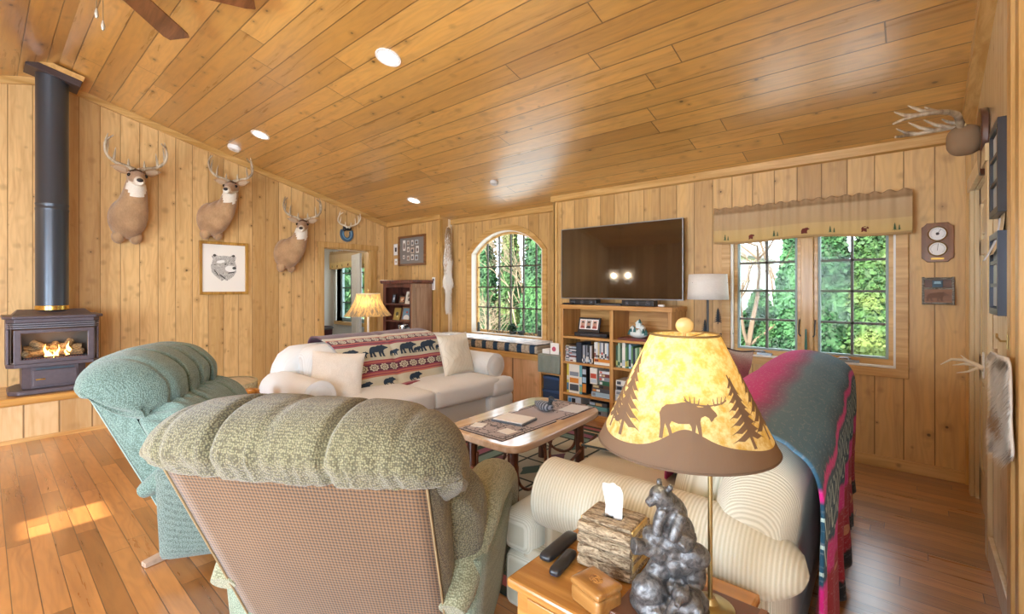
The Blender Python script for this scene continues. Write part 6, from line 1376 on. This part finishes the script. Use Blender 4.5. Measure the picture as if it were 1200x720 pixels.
# barometer and key rack at the right of the casement
WAL=wood('walnut_plaque',hx('8f5a30'),hx('5f3518'),'z',rough=.3,coat=.5)
t=thing('barometer','walnut weather plaque with two round dials right of the casement window','barometer',(.125,YB-.002,1.725))
w,h,c=.088,.143,.03
MB().prism([(-w+c,-h),(w-c,-h),(w-c+.008,-h+.012),(w-.012,-h+c-.008),(w,-h+c),(w,h-c),(w-.012,h-c+.008),(w-c+.008,h-.012),(w-c,h),(-w+c,h),(-w+c-.008,h-.012),(-w+.012,h-c+.008),(-w,h-c),(-w,-h+c),(-w+.012,-h+c-.008),(-w+c-.008,-h+.012)],-.02,0,'y').build('plaque',WAL,t,smooth=False,bevel=.003)
for z in(.062,-.048):
    d_=MB().lathe([(0,.008),(.046,.008),(.050,.012),(.054,.006),(.054,0)],n=36,T=M.Translation((0,-.02,z))@M.Rotation(R(90),4,'X')).build('dial_ring',plain('b79a5c',.3,.8),t)
    MB().prism([(.046*cos(a),z+.046*sin(a)) for a in [i*pi/16 for i in range(32)]],-.0300,-.0285,'y').build('dial_face',PAPER,d_,smooth=False)
    mb=MB()
    for k in range(24): a=R(-40+260*k/23); mb.box(-.0008,.0008,-.0306,-.0301,.034,.041,T=M.Translation((0,0,z))@M.Rotation(a-pi/2,4,'Y'))
    mb.box(-.0012,.0012,-.0312,-.0306,-.012,.036,T=M.Translation((0,0,z))@M.Rotation(.5 if z>0 else .1,4,'Y')); 
    if z>0: mb.prism([(.010*cos(a),z+.010*sin(a)) for a in [i*pi/6 for i in range(12)]],-.0312,-.0302,'y')
    mb.build('dial_marks',DK,d_,smooth=False)
MB().box(-.035,.035,-.0212,-.0201,-.125,-.113).build('name_plate',plain('c9a24a',.3,.8),t,smooth=False)
t=thing('letter_rack','twig framed letter rack with a carved bear below the barometer','rack',(.128,YB-.002,1.37)); TW=barkm('grey_birch_twig',hx('b5b0a6'),hx('5f5a52'))
MB().box(-.078,.078,-.008,0,-.09,.09).build('back_board',wood('rack_back',hx('7c5238'),hx('553524'),'x'),t,smooth=False)
fb=MB().box(-.075,.075,-.045,-.036,-.085,.012).build('front_panel',wood('carved_panel',hx('9a6a42'),hx('6e472a'),'x'),t,smooth=False)
mb=MB(); decal(mb,[[(-.06+px*.078,-.075+pz*.07) for px,pz in BEAR]],lambda a,b:(a,-.0465,b)); mb.build('carved_bear',plain('6f4a30',.6),fb,smooth=False,solid=.002)
for a,b in (((-.085,-.04,.018),(.085,-.04,.018)),((-.085,-.04,-.09),(.085,-.04,-.09)),((-.08,-.04,-.10),(-.08,-.04,.03)),((.08,-.04,-.10),(.08,-.04,.03)),((-.085,-.01,.09),(.085,-.01,.09)),((-.08,-.012,-.1),(-.08,-.012,.102)),((.08,-.012,-.1),(.08,-.012,.102))): MB().tube([a,((a[0]+b[0])/2,a[1]-.002,(a[2]+b[2])/2+.001),b],.008,8).build('twig',TW,t)
tag(MB().box(-.028,.028,-.004,.004,0,.075).prism([(-.02,.05),(.02,.05),(.016,.068),(-.016,.068)],-.0052,-.004,'y',1).build('key_case',[plain('3a5566',.5),plain('8fb4c4',.4)],smooth=False,merge=False,bevel=.002),'small blue grey card case standing in the twig letter rack','card case').location=(.125,YB-.022,1.372)
# black metal wall art left of the casement
IR=plain('24323a',.6,name='black_cutout_metal')
def cut(name,label,polys,x,z,y=YB-.012,s=1,cat='wall art'):
    t=thing(name,label,cat,(x,y,z)); mb=MB()
    for p in polys: mb.prism([(a*s,b*s) for a,b in p],-.003,0,'y')
    mb.build('cutout',IR,t,smooth=False); MB().box(-.004,.004,0,.010,.03*s,.04*s).build('stand_off',IR,t,smooth=False); return t
cut('pine_cutout','black pine tree cutout highest left of the casement',pine2d(0,0,.085,.155),-1.407,1.05)
cut('pine_cutout','black pine tree cutout lower down beside the floor lamp pole',pine2d(0,0,.075,.15),-1.527,.945)
mz=.125
cut('moose_cutout','black moose cutout below the two pine cutouts',[[(px*mz-.07,py*mz) for px,py in MOOSE]]+[[(a-.07,b) for a,b in q] for q in antler2d(.95*mz,.72*mz,mz,1)+antler2d(.98*mz,.72*mz,mz,-1)],-1.37,.865)
# ---------------------------------------------------------------- candle on the sill
t=thing('taper_candle','dark green taper candle in a log holder on the casement sill','candle',(-.69,YB-.045,.776)); LB=barkm('sill_log_bark',hx('a89884'),hx('6c5a48'))
MB().cyl((0,0,.0),.026,.045,20).build('holder',LB,t); MB().tube([(0,0,.045),(0,0,.16),(0,0,.27)],[.0105,.009,.006],14).build('candle',plain('2f6a5c',.4,name='green_wax'),t); MB().tube([(0,0,.27),(0,0,.282)],.001,5).build('wick',DK,t)
tag(MB().box(-.79,-.60,YB-.10,YB-.021,.745,.774).build('window_stool',TRIM,smooth=False,bevel=.003),'small pine ledge carrying the taper candle under the casement mullion','ledge')
# ---------------------------------------------------------------- valances
n=NM('lodge_valance'); P=n.pos('uv'); g=n.noise(n.vec(n.m('MULTIPLY',P[1],220),n.m('MULTIPLY',P[2],260)),1,2); col=n.ramp(P[2],[(0,hx('c8ab84')),(.16,hx('bd9f78')),(.20,hx('e8d0a8')),(.62,hx('e0c496')),(.63,hx('f4dca0')),(.93,hx('f0d490')),(.94,hx('c8a878'))]); n.set('color',n.mix(n.m('MULTIPLY',g,.35),col,hx('8d6f4c'))); n.set('rough',.9)
trn=n.node('ShaderNodeBsdfTranslucent',{0:(*hx('d8bb88'),1)}); mxs=n.node('ShaderNodeMixShader',{0:.35}); n.nt.links.new(n.b.outputs[0],mxs.inputs[1]); n.nt.links.new(trn.outputs[0],mxs.inputs[2]); n.nt.links.new(mxs.outputs[0],n.out.inputs[0]); VAL=n.mat
BR2=plain('6e2f22',.8,name='printed_rust'); GR2=plain('3c5a3c',.8,name='printed_green')
def valance(label,xa,xb,y,zt,zb,fold=1.0,ndec=7):
    t=thing('valance',label,'valance',(0,0,0)); L_=xb-xa
    MB().tube([(xa,y+.012,zt-.035),(xb,y+.012,zt-.035)],.009,10).box(xa-.0,xa+.012,y+.01,YB+ (.2 if y>4.6 else 0),zt-.045,zt-.025).box(xb-.012,xb,y+.01,YB+(.2 if y>4.6 else 0),zt-.045,zt-.025).build('curtain_rod',plain('d9d4c6',.4),t,smooth=False)
    def f(u,v,off=0):
        x=xa+L_*u; k=(1-v)**1.5; a=.010*fold*(sin(u*L_*95+2*sin(u*17))*(k*.8+.2)+.6*sin(u*L_*41)*(.3+.7*v*(1 if u<.45 else .4)))
        return (x,y-.014-a*.9-off-.010*(v>.12),zt+.008*sin(u*L_*70+1)*(1 if v<.1 else 0)-(zt-zb)*v-.012*sin(u*9)*(v))
    c=MB().grid(lambda u,v:f(u,v),260 if fold>.5 else 120,26).build('cloth',VAL,t,solid=.002)
    for k in range(ndec):
        u=(k+.5)/ndec; s=.052
        if k%4 in(3,): decal(MB(),[[(u+px*s*.75/L_,.90-pz*s/(zt-zb)) for px,pz in BEAR]],lambda a,b:f(a,b,.004)).build('printed_bear',BR2,c,smooth=False)
        elif k%4==1: decal(MB(),[[(u+px*s*.75/L_,.90-pz*s/(zt-zb)) for px,pz in MOOSE]],lambda a,b:f(a,b,.004)).build('printed_moose',BR2,c,smooth=False)
        else:
            for pt in (pine2d(0,0,.032,.06,4),pine2d(.026,0,.024,.045,4)):
                mg=MB()
                for q in pt: decal(mg,[[(u+a/L_,.91-b/(zt-zb)) for a,b in q]],lambda a,b:f(a,b,.004))
                mg.build('printed_pine',GR2,c,smooth=False)
    return t
valance('gathered tan valance printed with bears and pines over the casement window',-1.41,-.012,YB-.10,2.125,1.80)
valance('gathered tan valance over the bedroom window beyond the left door',-9.02,-7.62,4.70,2.13,1.78)
# ---------------------------------------------------------------- pelts
def pelt(name,label,pts,T,cols,hair=.03,nh=2600,cat='pelt',th=.02,seed=1,solid=None):
    """pts: outline rows (z, x0, x1) ; fur strokes on a thin stuffed body"""
    t=thing(name,label,cat,T[0],T[1]); rows=spline([(p[0],p[1],p[2]) for p in pts],40,False)
    def f(u,v):
        i=min(38,int(v*39)); k=v*39-i; a=rows[i].lerp(rows[min(39,i+1)],k); x=a[1]+(a[2]-a[1])*u; e=max(0,1-(2*u-1)**2)**.5
        return V((x,-.004-th*e*(.7+.5*NZ.noise(V((x*14,a[0]*10,seed)))),a[0]))
    b=MB().grid(lambda u,v:tuple(f(u,v)),14,50).build('hide',cols[0],t,solid=.006)
    rnd=random.Random(seed); groups=[MB() for _ in cols]
    zt_,zb_=rows[0][0],rows[-1][0]
    for _ in range(nh):
        u,v=rnd.random(),rnd.random(); p=f(u,v); d=V(((u-.5)*1.1+rnd.gauss(0,.3),-.55-rnd.random()*.4,-1.0)).normalized(); l=hair*rnd.uniform(.6,1.3); w=l*.07
        q=p+d*l+V((0,0,-l*.2)); g=cols_pick(rnd,u,v,len(cols),seed); groups[g].add([p-V((w,0,0)),p+V((w,0,0)),q],[(0,1,2)])
    for g,c in zip(groups,cols):
        if g.v: g.build('fur',c,b,smooth=False,merge=False)
    return t
def cols_pick(rnd,u,v,k,seed):
    q=NZ.noise(V((u*2.3,v*5,seed)))+rnd.gauss(0,.13); 
    if seed==1: return 0 if v>.52+q*.3 else (1 if rnd.random()<.75 else 2)
    if seed==2: return 0
    if .52<v<.74 and .15<u<.85: return 1 if rnd.random()<.75 else 2
    return 0 if q<.25 else 2
FW=plain('eeeae2',.9,name='white_fur'); FT=plain('b8925e',.9,name='tawny_fur'); FG=plain('9c958a',.9,name='grey_fur')
pelt('fox_pelt','tawny and white fox pelt hanging on the daylit wall left of the arched window',[(2.33,-.012,.012),(2.27,-.03,.03),(2.18,-.045,.04),(2.0,-.05,.045),(1.82,-.075,.07),(1.62,-.06,.055),(1.46,-.085,.085),(1.32,-.04,.04),(1.12,-.045,.05),(1.02,-.03,.03)],((BX0+.035,4.70,0),R(68)),[FW,FT,FG],.035,2600,seed=1,th=.05)
pelt('ermine_pelt','thin white ermine pelt hanging on the trim right of the arched window',[(1.93,-.006,.006),(1.86,-.012,.010),(1.7,-.010,.010),(1.5,-.016,.012),(1.38,-.024,.008),(1.25,-.012,.012),(1.1,-.018,.010),(1.0,-.010,.014),(.93,-.004,.004)],((-3.385,4.814,0),0),[FW],.016,500,seed=2,th=.012)
pelt('fur_pelt','shaggy white and tan pelt hanging on the right wall past the door',[(1.13,-.20,.14),(1.10,-.22,.18),(1.0,-.18,.20),(.92,-.14,.20),(.86,-.16,.22),(.80,-.22,.24),(.76,-.18,.20)],((XR-.03,2.66,0),R(-90)),[FW,FT,FG],.035,5200,seed=3,th=.03)
# ---------------------------------------------------------------- right wall
DWN=wood('dark_shield',hx('5a3626'),hx('33201a'),'z',rough=.3,coat=.5)
am=thing('antler_mount','large antlers with a hide cap on a dark wooden shield high on the right wall','antler mount',(XR-.001,3.62,2.20),R(90))
MB().prism(sm([(-.11,.13),(0,.18),(.11,.13),(.13,.03),(.09,-.10),(0,-.19),(-.09,-.10),(-.13,.03)],40),-0.0,.032,'y').build('shield',DWN,am,bevel=.006)
MB().soft((0,.09,.02),(.10,.13,.15),.045,(.01,.01,.01),8).build('hide_cap',plain('8a6f52',.85,name='leather_cap'),am)
MB().tube([(-.05,.09,.095),(0,.10,.10),(.05,.09,.095)],.007,8).build('rope_trim',plain('d8c08a',.7),am)
antlers(am,(0,.10,.085),M.Rotation(R(-52),3,'X'),.80,spread=.85)
def tripleframe(label,yc,zc,h,fr_,w=.30,n_=3):
    t=thing('photo_frame',label,'photo frame',(XR-.001,yc,zc),R(90)); mb=MB(); ring_prism(mb,[(-w/2,-h/2),(w/2,-h/2),(w/2,h/2),(-w/2,h/2)],[(-w/2+.03,-h/2+.03),(w/2-.03,-h/2+.03),(w/2-.03,h/2-.03),(-w/2+.03,h/2-.03)],0,.030); mb.build('frame',fr_,t,smooth=False,bevel=.002)
    hh=(h-.06)/n_
    for k in range(n_):
        z=-h/2+.03+hh*k; MB().box(-w/2+.03,w/2-.03,.002,.018,z+.008,z+hh-.008).build('photo',plain(['b7bfc0','a9b5ae','c2c6c4'][k],.4),t,smooth=False)
    mb=MB()
    for k in range(1,n_): mb.box(-w/2+.03,w/2-.03,.001,.028,-h/2+.03+hh*k-.008,-h/2+.03+hh*k+.008)
    mb.build('divider_bar',fr_,t,smooth=False); return t
tripleframe('tall black frame of three photos highest on the right wall',3.03,1.925,.41,plain('2c2c30',.4))
tripleframe('tall frame of three photos below the paper notes on the right wall',3.03,1.455,.37,plain('3c4656',.35))
t=thing('paper_note','two curled paper notes pinned between the right wall frames','paper',(XR-.001,3.06,1.62),R(90))
MB().grid(lambda u,v:(-.02+.12*u,.004+.05*v*v+.004*sin(u*5),.09-.19*v),8,10).build('white_sheet',plain('d5dae2',.7),t,solid=.001)
MB().grid(lambda u,v:(-.14+.13*u,.004+.035*v*v,.10-.18*v),8,10).build('tan_sheet',plain('dbc198',.7),t,solid=.001)
ah=thing('forked_antler','forked antler serving as the handle of the right wall door','door handle',(XR+.018,4.02,.92),R(90)); ah.scale=(.72,.72,.72)
mb=MB(); mb.tube([(-.05,.0,-.03),(0,.05,.0),(.02,.12,.03),(.0,.20,.03),(-.03,.27,-.02)],[.022,.018,.014,.011,.003],10).tube([(0,.05,0),(.05,.12,-.01),(.07,.19,-.03)],[.014,.010,.002],8).tube([(-.02,.03,-.02),(-.05,.10,-.06),(-.04,.17,-.08)],[.013,.009,.002],8).tube([(.01,.09,.02),(.03,.14,.07)],[.011,.002],8); mb.build('antler',ANTT,ah)
MB().prism(sm([(-.05,-.1),(.05,-.1),(.06,0),(.05,.1),(-.05,.1),(-.06,0)],24),0,.006,'y').build('hide_backing',FW,ah)
t=thing('door_chain','small brass hook on the pale trim above the fur pelt','hook',(XR-.024,2.66,1.18),R(90)); MB().tube([(0,0,0),(0,.02,.0),(0,.03,.015),(0,.03,.03)],.004,8).build('hook',BRASS,t); MB().box(-.012,.012,0,.003,-.03,.03).build('plate',BRASS,t,smooth=False)
# ---------------------------------------------------------------- ceiling fan
fan=thing('ceiling_fan','ceiling fan with walnut blades and two pull chains under the ridge','fan',(-3.58,.45,0))
WB=wood('walnut_blade',hx('8c5a36'),hx('5c3820'),'x',rough=.35,coat=.4); zf=3.27
MB().lathe([(0,0),(.075,0),(.085,.05),(.03,.06),(0,.06)],(0,0,ceil_z(.5)-.075),24).tube([(0,0,zf+.08),(0,0,ceil_z(.5)-.05)],.014,12).build('downrod',BRASS,fan)
MB().lathe([(0,-.06),(.05,-.06),(.09,-.045),(.13,-.01),(.14,.04),(.12,.08),(.05,.10),(0,.10)],(0,0,zf),32).build('motor',plain('a58a52',.3,.85,name='aged_brass_motor'),fan)
for k in range(5):
    a=R(66+72*k)
    bl=MB().prism([(.20,-.055),(.30,-.075),(.74,-.085),(.79,-.07),(.795,.07),(.74,.085),(.30,.075),(.20,.055)],-.006,.006,'z',T=M.Translation((0,0,zf+.0))@M.Rotation(a,4,'Z')@M.Rotation(R(-10),4,'X')).build('blade',WB,fan,smooth=False,bevel=.003)
    MB().box(.11,.26,-.022,.022,.004,.012,T=M.Translation((0,0,zf))@M.Rotation(a,4,'Z')@M.Rotation(R(-10),4,'X')).build('blade_iron',BRASS,bl,smooth=False)
for x,y,zb_ in((-.085,.0,2.99),(-.015,.02,2.90)):
    c=MB().tube([(x,y,zf-.05),(x,y,zb_+.06)],.0022,6).build('pull_chain',plain('8a7a5c',.4,.6),fan); MB().lathe([(0,0),(.008,.012),(.011,.03),(.006,.055),(.002,.065),(0,.065)],(x,y,zb_),12).build('chain_fob',plain('c9c4b4',.3,.5),c)
# ---------------------------------------------------------------- ceiling lights and detectors
tilt=M.Rotation(-math.atan(SL),4,'X')
def can(label,x,y,e=14):
    t=thing('recessed_light',label,'ceiling light',(x,y,ceil_z(y)-.001),0,'recessed ceiling lights'); t.rotation_euler=(-math.atan(SL)*(1 if y>RY else -1),0,0)
    MB().lathe([(.075,-.001),(.078,-.006),(.098,-.008),(.100,-.001)],n=40).build('trim_ring',PAPER,t); MB().lathe([(0,-.002),(.076,-.002)],n=32).build('lens',NM('can_lens',color=(1,.95,.85),emit=(1,.90,.70),estr=9).mat,t)
    d=bpy.data.lights.new('downlight','SPOT'); d.energy=e*3; d.spot_size=R(115); d.spot_blend=.8; d.color=(1,.9,.76); d.shadow_soft_size=.07; o=bpy.data.objects.new('downlight',d); link(o); o.location=(x,y,ceil_z(y)-.03)
can('brightest recessed ceiling light, nearest the top of the photo',-3.07,2.068)
can('recessed ceiling light just above the second buck mount',-5.70,2.118)
can('small recessed ceiling light out above the bay end of the sofa',-5.39,4.058,8)
can('added recessed ceiling light over the unseen front of the room by the right',-1.6,-1.4,16); can('added recessed ceiling light over the unseen front of the room by the left',-5.2,-1.4,16)  # unseen cans added to brighten the room from behind the camera
def det(label,x,y,r,h,m):
    t=thing('smoke_detector',label,'smoke detector',(x,y,ceil_z(y)-.001)); t.rotation_euler=(-math.atan(SL),0,0)
    MB().lathe([(0,-h),(r*.8,-h),(r,-h*.6),(r,0)],n=32).build('body',m,t); MB().lathe([(0,-h-.002),(r*.25,-h-.002),(r*.27,-h+.001)],n=16).build('vent_cap',plain('c9c6be',.5),t)
det('round white smoke detector beside the left wall',-6.45,2.094,.075,.045,PAPER)
det('small grey detector on the ceiling before the bay',-3.77,4.007,.05,.035,plain('c8c6c0',.5))
# chandelier in the front of the room
ch=thing('chandelier','brass chandelier with two lit glass bowls in the front of the room','chandelier',(-5.75,-1.9,0))
zc_=ceil_z(-1.9); MB().tube([(0,0,1.75),(0,0,zc_-.02)],.008,8).build('stem',BRASS,ch); MB().lathe([(0,0),(.07,0),(.07,.03),(0,.03)],(0,0,zc_-.035),20).build('canopy',BRASS,ch)
for s in(-1,1):
    MB().tube([(0,0,1.78),(s*.12,0,1.70),(s*.2,0,1.60)],.007,8).build('arm',BRASS,ch); MB().lathe([(.0,0),(.05,.005),(.10,.05),(.13,.12)],(s*.2,0,1.50),28).build('glass_bowl',LIN,ch,solid=.003); MB().ell((s*.2,0,1.58),.03,12,8).build('bulb',BULB,ch)
    point('chandelier_light',(-5.75+s*.2,-1.9,1.72),14,(1,.8,.55),.06)
# ---------------------------------------------------------------- bedroom things
DG=plain('5c6470',.5,name='slate_furniture')
db=thing('headboard','dark slate panelled headboard seen through the left door','headboard',(-8.35,4.02,0)); MB().box(-.45,.12,0,.05,0,1.14).build('panel',DG,db,smooth=False,bevel=.004); MB().box(-.47,.14,-.02,.07,1.14,1.18).build('cap_rail',DG,db,smooth=False,bevel=.004)
for k in range(4): MB().box(-.42+.14*k,-.31+.14*k,-.012,0,.15,1.08).build('slat_panel',DG,db,smooth=False,bevel=.004)
hm_=thing('hamper','round woven basket with a cloth liner inside the left door','basket',(-7.55,3.72,0)); MB().lathe([(0,0),(.19,0),(.22,.70),(.235,.72),(.22,.73),(0,.70)],n=32).build('body',plain('5b3e4a',.9,name='plum_liner'),hm_); MB().lathe([(.222,.70),(.24,.72),(.222,.745),(.21,.74)],n=32).build('rim',DG,hm_)
dl_=thing('bedroom_door','white six panel door standing open in the bedroom','door',(-7.38,4.42,.01),math.atan2(.20,-.62)); WD=plain('d9d3c6',.5,name='door_white'); mb=MB()
L_=.66; xs_=(0,.10,.28,.38,.56,L_)
mb.box(0,L_,.008,.027,0,2.0)
for a,b in((0,1),(2,3),(4,5)): mb.box(xs_[a],xs_[b],0,.035,0,2.0)
for z0,z1 in((0,.2),(.78,.92),(1.55,1.65),(1.9,2.0)): mb.box(.1,.56,.001,.034,z0,z1)
mb.build('leaf',WD,dl_,smooth=False); MB().ell((.61,-.03,.95),(.028,.028,.028),14,10).tube([(.61,0,.95),(.61,-.03,.95)],.01,8).build('knob',BRASS,dl_)
point('bedroom_point_light',(-8.0,3.4,2.25),22,(1,.95,.88),.12)  # point light high in the bedroom, no fixture modelled
